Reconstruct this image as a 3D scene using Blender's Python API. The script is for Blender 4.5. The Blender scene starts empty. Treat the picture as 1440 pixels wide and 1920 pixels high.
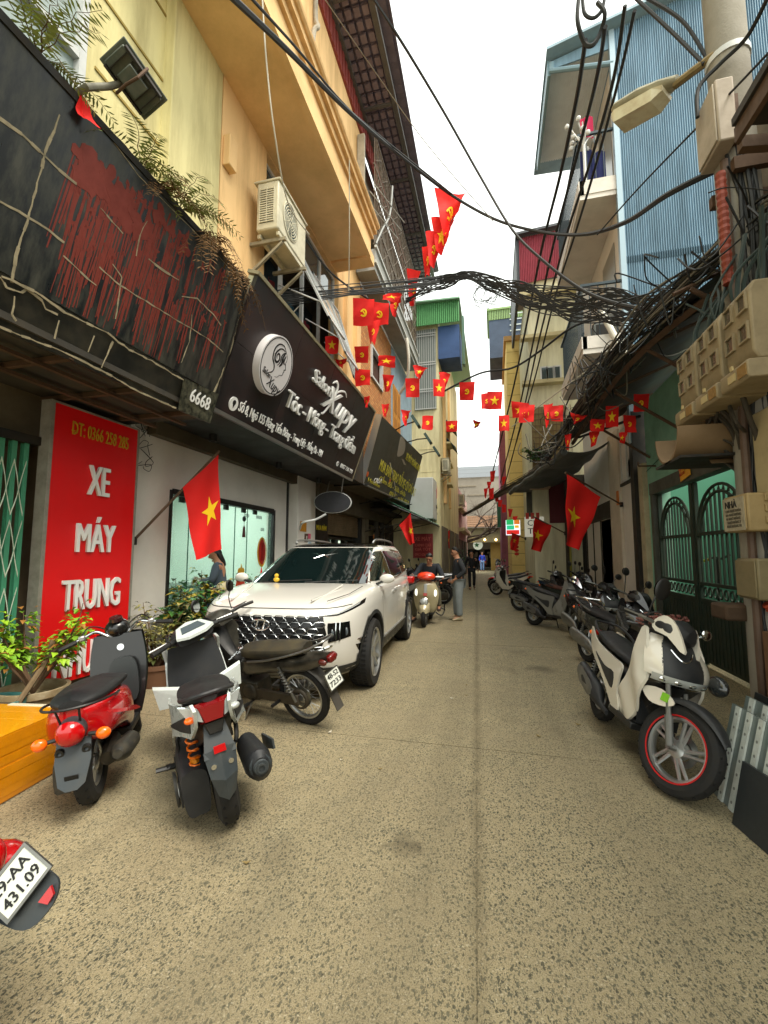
import bpy,bmesh,math,random
from mathutils import Vector as V,Matrix,Euler
from mathutils.geometry import delaunay_2d_cdt
sc = bpy.context.scene
C = sc.collection
R = math.radians
# ---------------------------------------------------------------- camera, sky, sun, exposure
cam = bpy.data.objects.new('camera',bpy.data.cameras.new('camera'))
C.objects.link(cam)
cam.data.sensor_fit = 'VERTICAL'
cam.data.sensor_height = 36.0
cam.data.lens = 36.0 * 830 / 1920
cam.data.clip_start = 0.05
cam.data.clip_end = 500
cam.location = (0,0,1.5)
cam.rotation_euler = (R(90 + 5.44),0,R(14.0))
sc.camera = cam
w = bpy.data.worlds.new('World')
sc.world = w
w.use_nodes = True
wt = w.node_tree
bg = wt.nodes['Background']
sky = wt.nodes.new('ShaderNodeTexSky')
sky.sky_type = 'NISHITA'
sky.sun_disc = False
sky.sun_elevation = R(58)
sky.sun_rotation = R(125)
sky.air_density = 1.0
sky.dust_density = 6.0
hs = wt.nodes.new('ShaderNodeMix')
hs.data_type = 'RGBA'
hs.inputs[0].default_value = 0.86                      # cloud deck: the blue sky is nearly all covered
hs.inputs[7].default_value = (8.1,8.4,7.75,1)
wt.links.new(sky.outputs[0],hs.inputs[6])
wt.links.new(hs.outputs[2],bg.inputs[0])
bg.inputs[1].default_value = 0.115
sd = bpy.data.lights.new('sun','SUN')
sd.energy = 1.5
sd.angle = R(24)
sd.color = (1.0,0.93,0.80)
sun = bpy.data.objects.new('sun',sd)
C.objects.link(sun)
# from the right and behind the camera, high
_el,_az = R(58),R(125)
sun.rotation_euler = V((-math.sin(_az) * math.cos(_el),-math.cos(_az) * math.cos(_el),-math.sin(_el))).to_track_quat('-Z','Y').to_euler()
sc.view_settings.view_transform = 'Standard'
sc.view_settings.look = 'None'
sc.view_settings.gamma = 1
sc.view_settings.use_curve_mapping = False
sc.view_settings.exposure = 1.34
# ---------------------------------------------------------------- helpers
rnd = random.Random(11)
def U(a,b): return rnd.uniform(a,b)
CY,SY,CP,SP = math.cos(R(14)),math.sin(R(14)),math.cos(R(5.44)),math.sin(R(5.44))
def ray(u,v):
    x = (u - 720) / 830; y = 1.0; z = -(v - 960) / 830
    y,z = y * CP - z * SP,y * SP + z * CP
    return V((x * CY - y * SY,x * SY + y * CY,z))
def at(u,v,x=None,y=None,z=None):
    """survey: the point of the photograph's ray that lies on one plane of the alley"""
    r = ray(u,v)
    t = x / r[0] if x is not None else y / r[1] if y is not None else (z - 1.5) / r[2]
    return V((0,0,1.5)) + r * t
def lin(h):
    h = h.lstrip('#')
    f = lambda c: c / 12.92 if c <= .04045 else ((c + .055) / 1.055) ** 2.4
    return tuple(f(int(h[i:i + 2],16) / 255) for i in (0,2,4)) + (1,)
_mats = {}
def mat(name,col,rough=.6,metal=0.,grime=.0,gcol='#2a241c',gs=1.6,bump=0.,bs=60,coat=0.,streak=False,emit=0.,spec=.5,trans=0.,alpha=1.,mott=.0):
    """a procedural material: base colour, blotchy wear, vertical streaks, fine relief"""
    if name in _mats: return _mats[name]
    m = bpy.data.materials.new(name); _mats[name] = m
    m.use_nodes = True
    nt = m.node_tree; N = nt.nodes; L = nt.links
    b = N['Principled BSDF']
    c = lin(col)
    m.diffuse_color = c
    b.inputs['Base Color'].default_value = c
    b.inputs['Roughness'].default_value = rough
    b.inputs['Metallic'].default_value = metal
    b.inputs['Specular IOR Level'].default_value = spec
    b.inputs['Coat Weight'].default_value = coat
    b.inputs['Coat Roughness'].default_value = .06
    b.inputs['Transmission Weight'].default_value = trans
    b.inputs['Alpha'].default_value = alpha
    if emit:
        b.inputs['Emission Color'].default_value = c
        b.inputs['Emission Strength'].default_value = emit
    if grime or bump or mott:
        g = N.new('ShaderNodeNewGeometry')
        mp = N.new('ShaderNodeMapping')
        L.new(g.outputs['Position'],mp.inputs[0])
        if streak: mp.inputs['Scale'].default_value = (1,1,.13)
    if grime or mott:
        n = N.new('ShaderNodeTexNoise'); n.inputs['Scale'].default_value = gs * (3 if streak else 1)
        n.inputs['Detail'].default_value = 9; n.inputs['Roughness'].default_value = .68
        L.new(mp.outputs[0],n.inputs[0])
        rp = N.new('ShaderNodeMapRange')
        rp.inputs[1].default_value = .42; rp.inputs[2].default_value = .66 if streak else .78
        rp.inputs[3].default_value = 0; rp.inputs[4].default_value = grime
        L.new(n.outputs[0],rp.inputs[0])
        mx = N.new('ShaderNodeMix'); mx.data_type = 'RGBA'
        mx.inputs[6].default_value = c; mx.inputs[7].default_value = lin(gcol)
        L.new(rp.outputs[0],mx.inputs[0])
        out = mx.outputs[2]
        if mott:
            n2 = N.new('ShaderNodeTexNoise'); n2.inputs['Scale'].default_value = .9; n2.inputs['Detail'].default_value = 5
            L.new(g.outputs['Position'],n2.inputs[0])
            r2 = N.new('ShaderNodeMapRange'); r2.inputs[1].default_value = .3; r2.inputs[2].default_value = .7
            r2.inputs[3].default_value = 1 - mott; r2.inputs[4].default_value = 1 + mott * .6
            L.new(n2.outputs[0],r2.inputs[0])
            vm = N.new('ShaderNodeVectorMath'); vm.operation = 'SCALE'
            L.new(out,vm.inputs[0]); L.new(r2.outputs[0],vm.inputs['Scale'])
            out = vm.outputs[0]
        L.new(out,b.inputs['Base Color'])
        r3 = N.new('ShaderNodeMapRange'); r3.inputs[1].default_value = .3; r3.inputs[2].default_value = .75
        r3.inputs[3].default_value = max(.03,rough - .08); r3.inputs[4].default_value = min(1,rough + .2)
        L.new(n.outputs[0],r3.inputs[0]); L.new(r3.outputs[0],b.inputs['Roughness'])
    if bump:
        n3 = N.new('ShaderNodeTexNoise'); n3.inputs['Scale'].default_value = bs; n3.inputs['Detail'].default_value = 6
        L.new(g.outputs['Position'],n3.inputs[0])
        bp = N.new('ShaderNodeBump'); bp.inputs['Strength'].default_value = bump; bp.inputs['Distance'].default_value = .01
        L.new(n3.outputs[0],bp.inputs['Height']); L.new(bp.outputs[0],b.inputs['Normal'])
    return m
def cr(p,n=6,closed=False):
    """Catmull-Rom through points (tuples of any length)"""
    p = [tuple(q) for q in p]; out = []; k = len(p)
    for i in range(k if closed else k - 1):
        a,b,c,d = (p[(i - 1) % k],p[i],p[(i + 1) % k],p[(i + 2) % k]) if closed else (p[max(i - 1,0)],p[i],p[i + 1],p[min(i + 2,k - 1)])
        for j in range(n):
            t = j / n
            out.append(tuple(.5 * (2 * y + (z - x) * t + (2 * x - 5 * y + 4 * z - w_) * t * t + (3 * y - x - 3 * z + w_) * t ** 3) for x,y,z,w_ in zip(a,b,c,d)))
    if not closed: out.append(p[-1])
    return out
def fillpoly(outline,step):
    """triangulate a 2-D outline with inner points so that it can be bent"""
    o = [V((a[0],a[1])) for a in outline]; n = len(o)
    xs = [a[0] for a in o]; ys = [a[1] for a in o]; pts = list(o)
    if step:
        x = min(xs) + step * .5; r = 0
        while x < max(xs):
            y = min(ys) + step * (.5 if r % 2 else .27)
            while y < max(ys): pts.append(V((x,y))); y += step
            x += step; r += 1
    v,e,f,*_ = delaunay_2d_cdt(pts,[(i,(i + 1) % n) for i in range(n)],[],1,1e-5)
    used = sorted({i for a in f for i in a}); ix = {q: i for i,q in enumerate(used)}
    return [tuple(v[i]) for i in used],[tuple(ix[i] for i in a) for a in f]
class B:
    """collects geometry for ONE mesh object"""
    def __init__(s): s.v = []; s.f = []; s.k = []; s.mi = 0
    def add(s,vs,fs):
        o = len(s.v); s.v += [tuple(a) for a in vs]
        for f in fs: s.f.append(tuple(i + o for i in f)); s.k.append(s.mi)
        return s
    def box(s,a,b,m=None):
        x0,y0,z0 = a; x1,y1,z1 = b
        vs = [(x,y,z) for x in (x0,x1) for y in (y0,y1) for z in (z0,z1)]
        if m: vs = [m @ V(q) for q in vs]
        return s.add(vs,[(0,1,3,2),(4,6,7,5),(0,4,5,1),(2,3,7,6),(0,2,6,4),(1,5,7,3)])
    def cbox(s,c,d,m=None):
        return s.box([c[i] - d[i] / 2 for i in range(3)],[c[i] + d[i] / 2 for i in range(3)],m)
    def poly(s,*p): return s.add(p,[tuple(range(len(p)))])
    def slab(s,quad,off):
        """a quad given thickness by the vector off"""
        q = [V(a) for a in quad]; n = len(q); o = V(off)
        return s.add(q + [a + o for a in q],[tuple(range(n)),tuple(range(2 * n - 1,n - 1,-1))] + [(i,i + n,(i + 1) % n + n,(i + 1) % n) for i in range(n)])
    def prism(s,outline,fn,a,b):
        """outline in 2-D, fn(p, q, t) -> 3-D, between t = a and t = b"""
        n = len(outline)
        return s.add([fn(p[0],p[1],a) for p in outline] + [fn(p[0],p[1],b) for p in outline],
                     [tuple(range(n - 1,-1,-1)),tuple(range(n,2 * n))] + [(i,(i + 1) % n,(i + 1) % n + n,i + n) for i in range(n)])
    def tube(s,pts,r,n=8,cap=True,flat=1.0):
        pts = [V(p) for p in pts]; k = len(pts); rs = list(r) if hasattr(r,'__len__') else [r] * k
        vs = []; up = None
        for i in range(k):
            t = (pts[min(i + 1,k - 1)] - pts[max(i - 1,0)])
            t = t.normalized() if t.length > 1e-9 else V((0,0,1))
            if up is None: up = t.cross(V((0,0,1)) if abs(t.z) < .9 else V((1,0,0))).normalized()
            up = (up - t * up.dot(t)); up = up.normalized() if up.length > 1e-6 else t.orthogonal().normalized()
            bi = t.cross(up)
            for j in range(n):
                a = 2 * math.pi * j / n
                vs.append(pts[i] + (up * math.cos(a) + bi * math.sin(a) * flat) * rs[i])
        fs = [(i * n + j,i * n + (j + 1) % n,(i + 1) * n + (j + 1) % n,(i + 1) * n + j) for i in range(k - 1) for j in range(n)]
        if cap: fs += [tuple(range(n - 1,-1,-1)),tuple((k - 1) * n + j for j in range(n))]
        return s.add(vs,fs)
    def lathe(s,prof,n=20,m=None,a0=0,a1=2 * math.pi,closed=False):
        """profile [(r, z)] turned about z"""
        full = abs(a1 - a0 - 2 * math.pi) < 1e-6; q = n if full else n + 1; k = len(prof)
        vs = [V((r * math.cos(a0 + (a1 - a0) * j / n),r * math.sin(a0 + (a1 - a0) * j / n),z)) for r,z in prof for j in range(q)]
        if m: vs = [m @ a for a in vs]
        kk = k if closed else k - 1
        return s.add(vs,[(i * q + j,i * q + (j + 1) % q,((i + 1) % k) * q + (j + 1) % q,((i + 1) % k) * q + j) for i in range(kk) for j in range(n)])
    def loft(s,rings,cap=True,closed=True):
        n = len(rings[0]); k = len(rings); m_ = n if closed else n - 1
        fs = [(i * n + j,i * n + (j + 1) % n,(i + 1) * n + (j + 1) % n,(i + 1) * n + j) for i in range(k - 1) for j in range(m_)]
        if cap: fs += [tuple(range(n - 1,-1,-1)),tuple((k - 1) * n + j for j in range(n))]
        return s.add([p for r in rings for p in r],fs)
    def sloft(s,secs,nx=5,ny=4,cap=True):
        """sections [(x, [(y,z) half outline bottom to top])], mirrored in y and smoothed both ways"""
        rows = [cr([(x,y,z) for y,z in h],ny) for x,h in secs]
        cols = [cr([r[j] for r in rows],nx) for j in range(len(rows[0]))]
        rings = []
        for i in range(len(cols[0])):
            half = [c[i] for c in cols]
            rings.append(half + [(a,-b,c_) for a,b,c_ in reversed(half) if abs(b) > 1e-5])
        mn = min(len(r) for r in rings)
        if any(len(r) != mn for r in rings):
            rings = [[c[i] for c in cols] + [(c[i][0],-c[i][1],c[i][2]) for c in reversed(cols)] for i in range(len(cols[0]))]
        return s.loft(rings,cap)
    def ell(s,c,r,nu=14,nv=9,m=None):
        prof = [(math.sin(math.pi * i / nv),-math.cos(math.pi * i / nv)) for i in range(nv + 1)]
        M = Matrix.Translation(c) @ (m.to_4x4() if m else Matrix()) @ Matrix.Diagonal((*r,1))
        return s.lathe([(max(a,1e-4),b) for a,b in prof],nu,M)
    def grid(s,fn,nu,nv):
        vs = [fn(i / nu,j / nv) for i in range(nu + 1) for j in range(nv + 1)]
        return s.add(vs,[(i * (nv + 1) + j,(i + 1) * (nv + 1) + j,(i + 1) * (nv + 1) + j + 1,i * (nv + 1) + j + 1) for i in range(nu) for j in range(nv)])
    def panel(s,outline,fn,thick=(0,0,0),step=.05):
        """a bent shell: outline in 2-D, fn(a, b) -> 3-D, its back moved by thick"""
        if step: outline = [(p[0] + (q[0] - p[0]) * i / n,p[1] + (q[1] - p[1]) * i / n) for p,q in zip(outline,list(outline[1:]) + [outline[0]]) for n in [max(1,round(math.hypot(q[0] - p[0],q[1] - p[1]) / step))] for i in range(n)]
        v,f = fillpoly(outline,step)
        o = [V(fn(*a)) for a in v]; t = V(thick); n = len(v)
        if t.length < 1e-6: return s.add(o,f)
        es = {}
        for a in f:
            for i in range(len(a)):
                e = (a[i],a[(i + 1) % len(a)]); es[e] = 1
        rim = [e for e in es if (e[1],e[0]) not in es]
        return s.add(o + [a + t for a in o],f + [tuple(i + n for i in reversed(a)) for a in f] + [(b,a,a + n,b + n) for a,b in rim])
    def mirror(s,start=0):
        """mirror everything added since vertex `start` in y"""
        n = len(s.v); fs = [(f,k) for f,k in zip(s.f,s.k) if min(f) >= start]
        vs = [(x,-y,z) for x,y,z in s.v[start:]]; s.v += vs
        for f,k in fs: s.f.append(tuple(i - start + n for i in reversed(f))); s.k.append(k)
        return s
    def mesh(s,name,mats,smooth=35):
        me = bpy.data.meshes.new(name)
        me.from_pydata(s.v,[],s.f)
        for m in (mats if isinstance(mats,(list,tuple)) else [mats]): me.materials.append(m)
        if any(s.k): me.polygons.foreach_set('material_index',s.k)
        if smooth:
            me.polygons.foreach_set('use_smooth',[True] * len(me.polygons))
            me.update(); me.set_sharp_from_angle(angle=R(smooth))
        me.validate(); me.update()
        return me
    def build(s,name,mats,parent=None,smooth=35,bevel=0,m=None,label=None):
        bm = bmesh.new(); me = s.mesh(name,mats,0)
        bm.from_mesh(me); bmesh.ops.recalc_face_normals(bm,faces=bm.faces); bm.to_mesh(me); bm.free()
        if smooth:
            me.polygons.foreach_set('use_smooth',[True] * len(me.polygons))
            me.update(); me.set_sharp_from_angle(angle=R(smooth))
        o = bpy.data.objects.new(name,me); C.objects.link(o)
        if parent: o.parent = parent
        if m: o.matrix_local = m
        if label: o['label'] = label
        if bevel:
            bv = o.modifiers.new('bevel','BEVEL'); bv.width = bevel; bv.segments = 2; bv.limit_method = 'ANGLE'
        return o
def inst(src,parent=None,m=None,name=None):
    """another object with the same mesh"""
    o = src.copy(); C.objects.link(o); o.parent = parent
    if name: o.name = name
    if m is not None: o.matrix_local = m
    return o
def tag(o,label,cat,group=None,kind=None):
    o['label'] = label; o['category'] = cat
    if group: o['group'] = group
    if kind: o['kind'] = kind
    return o
def thing(name,label,cat,loc=(0,0,0),rz=0,group=None):
    o = bpy.data.objects.new(name,None); C.objects.link(o)
    o.location = loc; o.rotation_euler = (0,0,rz); o.empty_display_size = .1
    return tag(o,label,cat,group)
def struct(o): o['kind'] = 'structure'; return o
def dup(root,m=None,label=None,group=None):
    """a copy of a thing with copies of its parts and sub-parts"""
    r = root.copy(); C.objects.link(r)
    if m is not None: r.matrix_world = m
    if label: r['label'] = label
    if group: r['group'] = group
    for ch in list(root.children):
        c = ch.copy(); C.objects.link(c); c.parent = r
        for g_ in ch.children:
            d = g_.copy(); C.objects.link(d); d.parent = c
    return r
def frame(o,x,y):
    """matrix with its origin at o, local x and y along the two vectors"""
    x = V(x).normalized(); z = x.cross(V(y)).normalized(); y = z.cross(x)
    return Matrix(((x.x,y.x,z.x,o[0]),(x.y,y.y,z.y,o[1]),(x.z,y.z,z.z,o[2]),(0,0,0,1)))
def text(name,body,size,m,mw,parent=None,ext=.004,bold=0.,sx=1.,align='CENTER',shear=0.,space=1.,width=None):
    """raised lettering as a mesh; width, when given, is the finished length"""
    cu = bpy.data.curves.new(name,'FONT'); cu.body = body; cu.size = size; cu.extrude = ext
    cu.align_x = align; cu.align_y = 'CENTER'; cu.shear = shear; cu.resolution_u = 2
    cu.space_character = space
    o = bpy.data.objects.new(name,cu); C.objects.link(o)
    bpy.context.view_layer.update()
    me = bpy.data.meshes.new_from_object(o.evaluated_get(bpy.context.evaluated_depsgraph_get()))
    bpy.data.objects.remove(o); bpy.data.curves.remove(cu)
    me.materials.clear(); me.materials.append(m); me.name = name
    # overlapping pieces of a glyph must not share a plane
    par = list(range(len(me.vertices)))
    def root(i):
        while par[i] != i: par[i] = par[par[i]]; i = par[i]
        return i
    for e in me.edges: par[root(e.vertices[0])] = root(e.vertices[1])
    ids = {}
    for v in me.vertices: v.co.z += .0002 * (ids.setdefault(root(v.index),len(ids)) % 5)
    if bold:                                             # heavier strokes: the glyphs laid twice more, a hair apart
        bm = bmesh.new(); bm.from_mesh(me); me2 = me.copy()
        for i,d in ((1,-1),(2,1)):
            for v in me2.vertices: v.co.x += d * i * bold * size; v.co.z += .0011
            bm.from_mesh(me2)
        bm.to_mesh(me); bm.free(); bpy.data.meshes.remove(me2)
    if width:
        xs = [v.co.x for v in me.vertices]; sx = width / max(max(xs) - min(xs),1e-4); c0 = (max(xs) + min(xs)) / 2
        for v in me.vertices: v.co.x -= c0
    o = bpy.data.objects.new(name,me); C.objects.link(o)
    if parent: o.parent = parent
    o.matrix_local = mw @ Matrix.Diagonal((sx,1,1,1))
    return o
def T(x,y,z): return Matrix.Translation((x,y,z))
def RX(a): return Matrix.Rotation(R(a),4,'X')
def RY(a): return Matrix.Rotation(R(a),4,'Y')
def RZ(a): return Matrix.Rotation(R(a),4,'Z')
EX,EY,EZ = V((1,0,0)),V((0,1,0)),V((0,0,1))
def star(r,ri=.382):
    return [((r if i % 2 == 0 else r * ri) * math.sin(math.pi * i / 5),(r if i % 2 == 0 else r * ri) * math.cos(math.pi * i / 5)) for i in range(10)]

# ---------------------------------------------------------------- materials
def ground_mat():
    m = bpy.data.materials.new('washed_aggregate'); m.use_nodes = True
    nt = m.node_tree; N = nt.nodes; L = nt.links; b = N['Principled BSDF']
    g = N.new('ShaderNodeNewGeometry')
    def noise(sc_,det=6,ro=.6):
        n = N.new('ShaderNodeTexNoise'); n.inputs['Scale'].default_value = sc_; n.inputs['Detail'].default_value = det; n.inputs['Roughness'].default_value = ro
        L.new(g.outputs['Position'],n.inputs[0]); return n.outputs[0]
    def rng(x,a,b_,c,d):
        r = N.new('ShaderNodeMapRange'); L.new(x,r.inputs[0])
        for i,q in enumerate((a,b_,c,d)): r.inputs[i + 1].default_value = q
        return r.outputs[0]
    def mix(f,a,b_,bl='MIX'):
        x = N.new('ShaderNodeMix'); x.data_type = 'RGBA'; x.blend_type = bl
        if hasattr(f,'links'): L.new(f,x.inputs[0])
        else: x.inputs[0].default_value = f
        for i,q in ((6,a),(7,b_)):
            if hasattr(q,'links'): L.new(q,x.inputs[i])
            else: x.inputs[i].default_value = q
        return x.outputs[2]
    def mul(a,b_):
        x = N.new('ShaderNodeMath'); x.operation = 'MULTIPLY'
        for i,q in enumerate((a,b_)):
            if hasattr(q,'links'): L.new(q,x.inputs[i])
            else: x.inputs[i].default_value = q
        return x.outputs[0]
    def stones(scale,dmax,keep,stretch):
        mp = N.new('ShaderNodeMapping'); mp.inputs['Scale'].default_value = (1,stretch,1); mp.inputs['Rotation'].default_value = (0,0,.5 + scale)
        L.new(g.outputs['Position'],mp.inputs[0])
        wv = N.new('ShaderNodeTexNoise'); wv.inputs['Scale'].default_value = scale * .9; wv.inputs['Detail'].default_value = 2
        L.new(mp.outputs[0],wv.inputs[0])
        ad = N.new('ShaderNodeVectorMath'); ad.operation = 'MULTIPLY_ADD'; ad.inputs[1].default_value = (.02,) * 3
        L.new(wv.outputs['Color'],ad.inputs[0]); L.new(mp.outputs[0],ad.inputs[2])
        v = N.new('ShaderNodeTexVoronoi'); v.inputs['Scale'].default_value = scale
        L.new(ad.outputs[0],v.inputs[0])
        sp = N.new('ShaderNodeSeparateColor'); L.new(v.outputs['Color'],sp.inputs[0])
        return mul(rng(v.outputs['Distance'],dmax * .8,dmax,1,0),rng(sp.outputs[0],keep,keep + .06,0,1)),sp.outputs[1]
    base = mix(rng(noise(1.1),.35,.7,0,1),lin('#8d7f60'),lin('#a29470'))
    base = mix(rng(noise(4.5,8,.7),.45,.72,0,.6),base,lin('#756d55'))
    base = mix(rng(noise(170,4,.7),.42,.66,0,.55),base,lin('#c0b498'))
    base = mix(rng(noise(260,3,.7),.52,.66,0,.6),base,lin('#5e5442'))
    area = rng(noise(.55,4),.36,.56,.55,1)            # the wash has exposed the stones more in some patches
    s1,h1 = stones(70,.40,.16,.62); s2,h2 = stones(132,.42,.2,.7); s3,h3 = stones(75,.33,.72,1.3)
    base = mix(mul(mul(s2,.95),area),base,mix(h2,lin('#3a3a30'),lin('#666250')))
    base = mix(mul(mul(s1,.9),area),base,mix(h1,lin('#34362d'),lin('#605e4d')))
    base = mix(mul(s3,.6),base,lin('#beb398'))
    tm = N.new('ShaderNodeMapping'); tm.inputs['Scale'].default_value = (2.3,.16,1); L.new(g.outputs['Position'],tm.inputs[0])
    tn = N.new('ShaderNodeTexNoise'); tn.inputs['Scale'].default_value = 1; tn.inputs['Detail'].default_value = 6; L.new(tm.outputs[0],tn.inputs[0])
    base = mix(rng(tn.outputs[0],.5,.72,0,.45),base,lin('#6f6650'))          # grimy wheel tracks along the alley
    sp_ = N.new('ShaderNodeSeparateXYZ'); L.new(g.outputs['Position'],sp_.inputs[0])
    ml = N.new('ShaderNodeMath'); ml.operation = 'MULTIPLY_ADD'; ml.inputs[1].default_value = .0388; ml.inputs[2].default_value = .028; L.new(sp_.outputs[1],ml.inputs[0])
    ad = N.new('ShaderNodeMath'); ad.operation = 'ADD'; L.new(sp_.outputs[0],ad.inputs[0]); L.new(ml.outputs[0],ad.inputs[1])
    ab = N.new('ShaderNodeMath'); ab.operation = 'ABSOLUTE'; L.new(ad.outputs[0],ab.inputs[0])
    base = mix(mul(rng(ab.outputs[0],.0,.06,.6,0),rng(noise(6),.3,.6,.3,1)),base,lin('#5d543f'))          # dirt gathered along the joint
    # damp oil marks
    vd = N.new('ShaderNodeTexNoise'); vd.inputs['Scale'].default_value = .8; vd.inputs['Detail'].default_value = 7
    mp = N.new('ShaderNodeMapping'); mp.inputs['Location'].default_value = (3.1,1.7,0)
    L.new(g.outputs['Position'],mp.inputs[0]); L.new(mp.outputs[0],vd.inputs[0])
    base = mix(rng(vd.outputs[0],.6,.72,0,.5),base,lin('#524a3b'))
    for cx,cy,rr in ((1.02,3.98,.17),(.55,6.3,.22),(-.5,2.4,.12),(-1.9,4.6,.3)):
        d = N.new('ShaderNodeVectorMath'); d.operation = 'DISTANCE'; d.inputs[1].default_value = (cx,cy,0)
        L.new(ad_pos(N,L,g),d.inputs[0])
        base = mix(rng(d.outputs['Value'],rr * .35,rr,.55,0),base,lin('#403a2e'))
    L.new(base,b.inputs['Base Color'])
    b.inputs['Roughness'].default_value = .78; b.inputs['Specular IOR Level'].default_value = .35
    bp = N.new('ShaderNodeBump'); bp.inputs['Strength'].default_value = .55; bp.inputs['Distance'].default_value = .006
    hh = N.new('ShaderNodeMath'); hh.operation = 'ADD'; L.new(noise(120,5,.7),hh.inputs[0]); L.new(mul(s1,.35),hh.inputs[1])
    L.new(hh.outputs[0],bp.inputs['Height']); L.new(bp.outputs[0],b.inputs['Normal'])
    return m
def ad_pos(N,L,g):
    n = N.new('ShaderNodeTexNoise'); n.inputs['Scale'].default_value = 9; L.new(g.outputs['Position'],n.inputs[0])
    a = N.new('ShaderNodeVectorMath'); a.operation = 'MULTIPLY_ADD'; a.inputs[1].default_value = (.25,.25,0)
    L.new(n.outputs['Color'],a.inputs[0]); L.new(g.outputs['Position'],a.inputs[2])
    s = N.new('ShaderNodeVectorMath'); s.operation = 'SUBTRACT'; s.inputs[1].default_value = (.125,.125,0)
    L.new(a.outputs[0],s.inputs[0]); return s.outputs[0]
GM = ground_mat()
BLACK = mat('black_plastic','#161616',.42,grime=.25,gcol='#4a463e',gs=6)
GLOSSB = mat('gloss_black','#0a0b0c',.16,coat=.6)
RUBBER = mat('rubber','#131313',.82,grime=.5,gcol='#3a352c',gs=14)
CHROME = mat('chrome','#d9dbdc',.12,1.)
STEEL = mat('steel','#8a8a86',.35,.9,grime=.3,gs=8)
ALLOY = mat('alloy','#b9bab8',.3,.85)
DARKM = mat('dark_metal','#2a2926',.5,.5,grime=.4,gcol='#5a4a38',gs=5)
ENGINE = mat('engine_grey','#37352f',.55,.4,grime=.6,gcol='#6d5f49',gs=18)
SEATM = mat('seat_vinyl','#17181a',.55,grime=.3,gcol='#45423b',gs=7)
AMBER = mat('amber_lens','#ff6a0a',.2,coat=.5)
REDL = mat('red_lens','#b3060c',.16,coat=.6)
CLEARL = mat('clear_lens','#b9bdbb',.12,coat=.6,metal=.3)
MIRROR = mat('mirror_glass','#aab3b5',.05,1.)
PLATEM = mat('plate_white','#dfe2d8',.5,grime=.2,gs=10)
INK = mat('black_ink','#101010',.6)
WHITEI = mat('white_letter','#e4e4e0',.5)
FLAGR = mat('flag_red','#dc1208',.75,mott=.12)
FLAGY = mat('flag_yellow','#f4c40a',.7)
CABLE = mat('cable_black','#1c1e1e',.65)
CABLEG = mat('cable_grey','#6f6a5e',.7)
CABLEW = mat('cable_white','#bdb8a8',.6)
WOODP = mat('pole_wood','#5b4430',.75,grime=.4,gs=9)
PALE = mat('plaster_pale_yellow','#e0d59c',.85,grime=.6,gcol='#9a8c5c',gs=.9,bump=.2,bs=40,mott=.08,streak=True)
PEACH = mat('plaster_peach','#edc48a',.85,grime=.55,gcol='#a27c48',gs=.8,bump=.2,bs=40,mott=.08,streak=True)
PEACHD = mat('plaster_ochre','#efc78c',.85,grime=.45,gcol='#94703c',gs=1.4,bump=.12,bs=40)
CREAM = mat('plaster_cream','#e6dbae',.85,grime=.6,gcol='#9b8a5e',gs=.7,bump=.12,streak=True)
WHITEP = mat('plaster_white','#ddd8d0',.8,grime=.22,gcol='#8c8478',gs=1.6,bump=.06)
GREENP = mat('plaster_mint','#8dbfa6',.85,grime=.55,gcol='#46604f',gs=1.3,bump=.15,mott=.12)
CONC = mat('concrete','#857c6c',.85,grime=.5,gcol='#4b4337',gs=2.2,bump=.2)
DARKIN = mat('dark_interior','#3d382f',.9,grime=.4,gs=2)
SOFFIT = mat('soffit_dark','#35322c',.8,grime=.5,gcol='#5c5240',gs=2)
GREENG = mat('gate_green','#4a9a78',.5,.1,grime=.4,gcol='#2c4a3c',gs=4)
GATEP = mat('gate_grey_green','#d3e0cc',.6,.0,grime=.4,gcol='#45594a',gs=5)
RUST = mat('rusty_steel','#5d4634',.7,.3,grime=.6,gcol='#33261c',gs=5)
GLASS = mat('window_glass','#3d4a4c',.06,spec=.7,coat=.3)
GLASSG = mat('green_glass','#6fb8a0',.05,alpha=.30,spec=.6)
ALUW = mat('white_aluminium','#c8cac8',.45,grime=.2,gs=5)
SKINM = mat('skin','#a9785a',.55,mott=.08)
HAIR = mat('hair_black','#120f0d',.5)
# ---------------------------------------------------------------- ground
g0 = B().poly((-120,-40,-.014),(120,-40,-.014),(120,160,-.014),(-120,160,-.014))
struct(g0.build('ground',mat('joint_dirt','#857b60',.9,grime=.4,gs=6),smooth=0))
def seam(y): return -.09 - .0388 * (y - 1.6)
road = bpy.data.objects.new('road',None); C.objects.link(road); struct(road)
ys = [-4.5,-.4,3.66,7.72,11.8,15.9,20,24,28,32,36,42]
for i in range(len(ys) - 1):
    a,b = ys[i] + .004,ys[i + 1] - .004
    for sgn in (-1,1):
        e = -5.4 if sgn < 0 else 3.2
        q = [(e,a),(seam(a) + sgn * .0009,a),(seam(b) + sgn * .0009,b),(e,b)]
        bb = B().slab([(x,y,0) for x,y in q],(0,0,-.01))
        bb.build('road_slab',GM,road,smooth=0)
# litter and leaf scraps on the road
for i in range(16):
    x,y = U(-1.6,.9),U(2.0,7)
    bb = B(); s_ = U(.012,.03); a = U(0,6)
    bb.panel([(-s_,0),(0,s_ * .4),(s_,0),(0,-s_ * .45)],lambda p,q: (x + p * math.cos(a) - q * math.sin(a),y + p * math.sin(a) + q * math.cos(a),.006 + abs(p) * .3),(0,0,.002),0)
    tag(bb.build('litter_scrap',mat('dry_leaf','#8a7648',.8) if i % 3 else mat('paper_scrap','#c9c2b0',.8),smooth=0),'small dry leaf scrap lying on the road' if i % 3 else 'small pale paper scrap lying on the road','litter','scraps of litter on the road')

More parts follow.
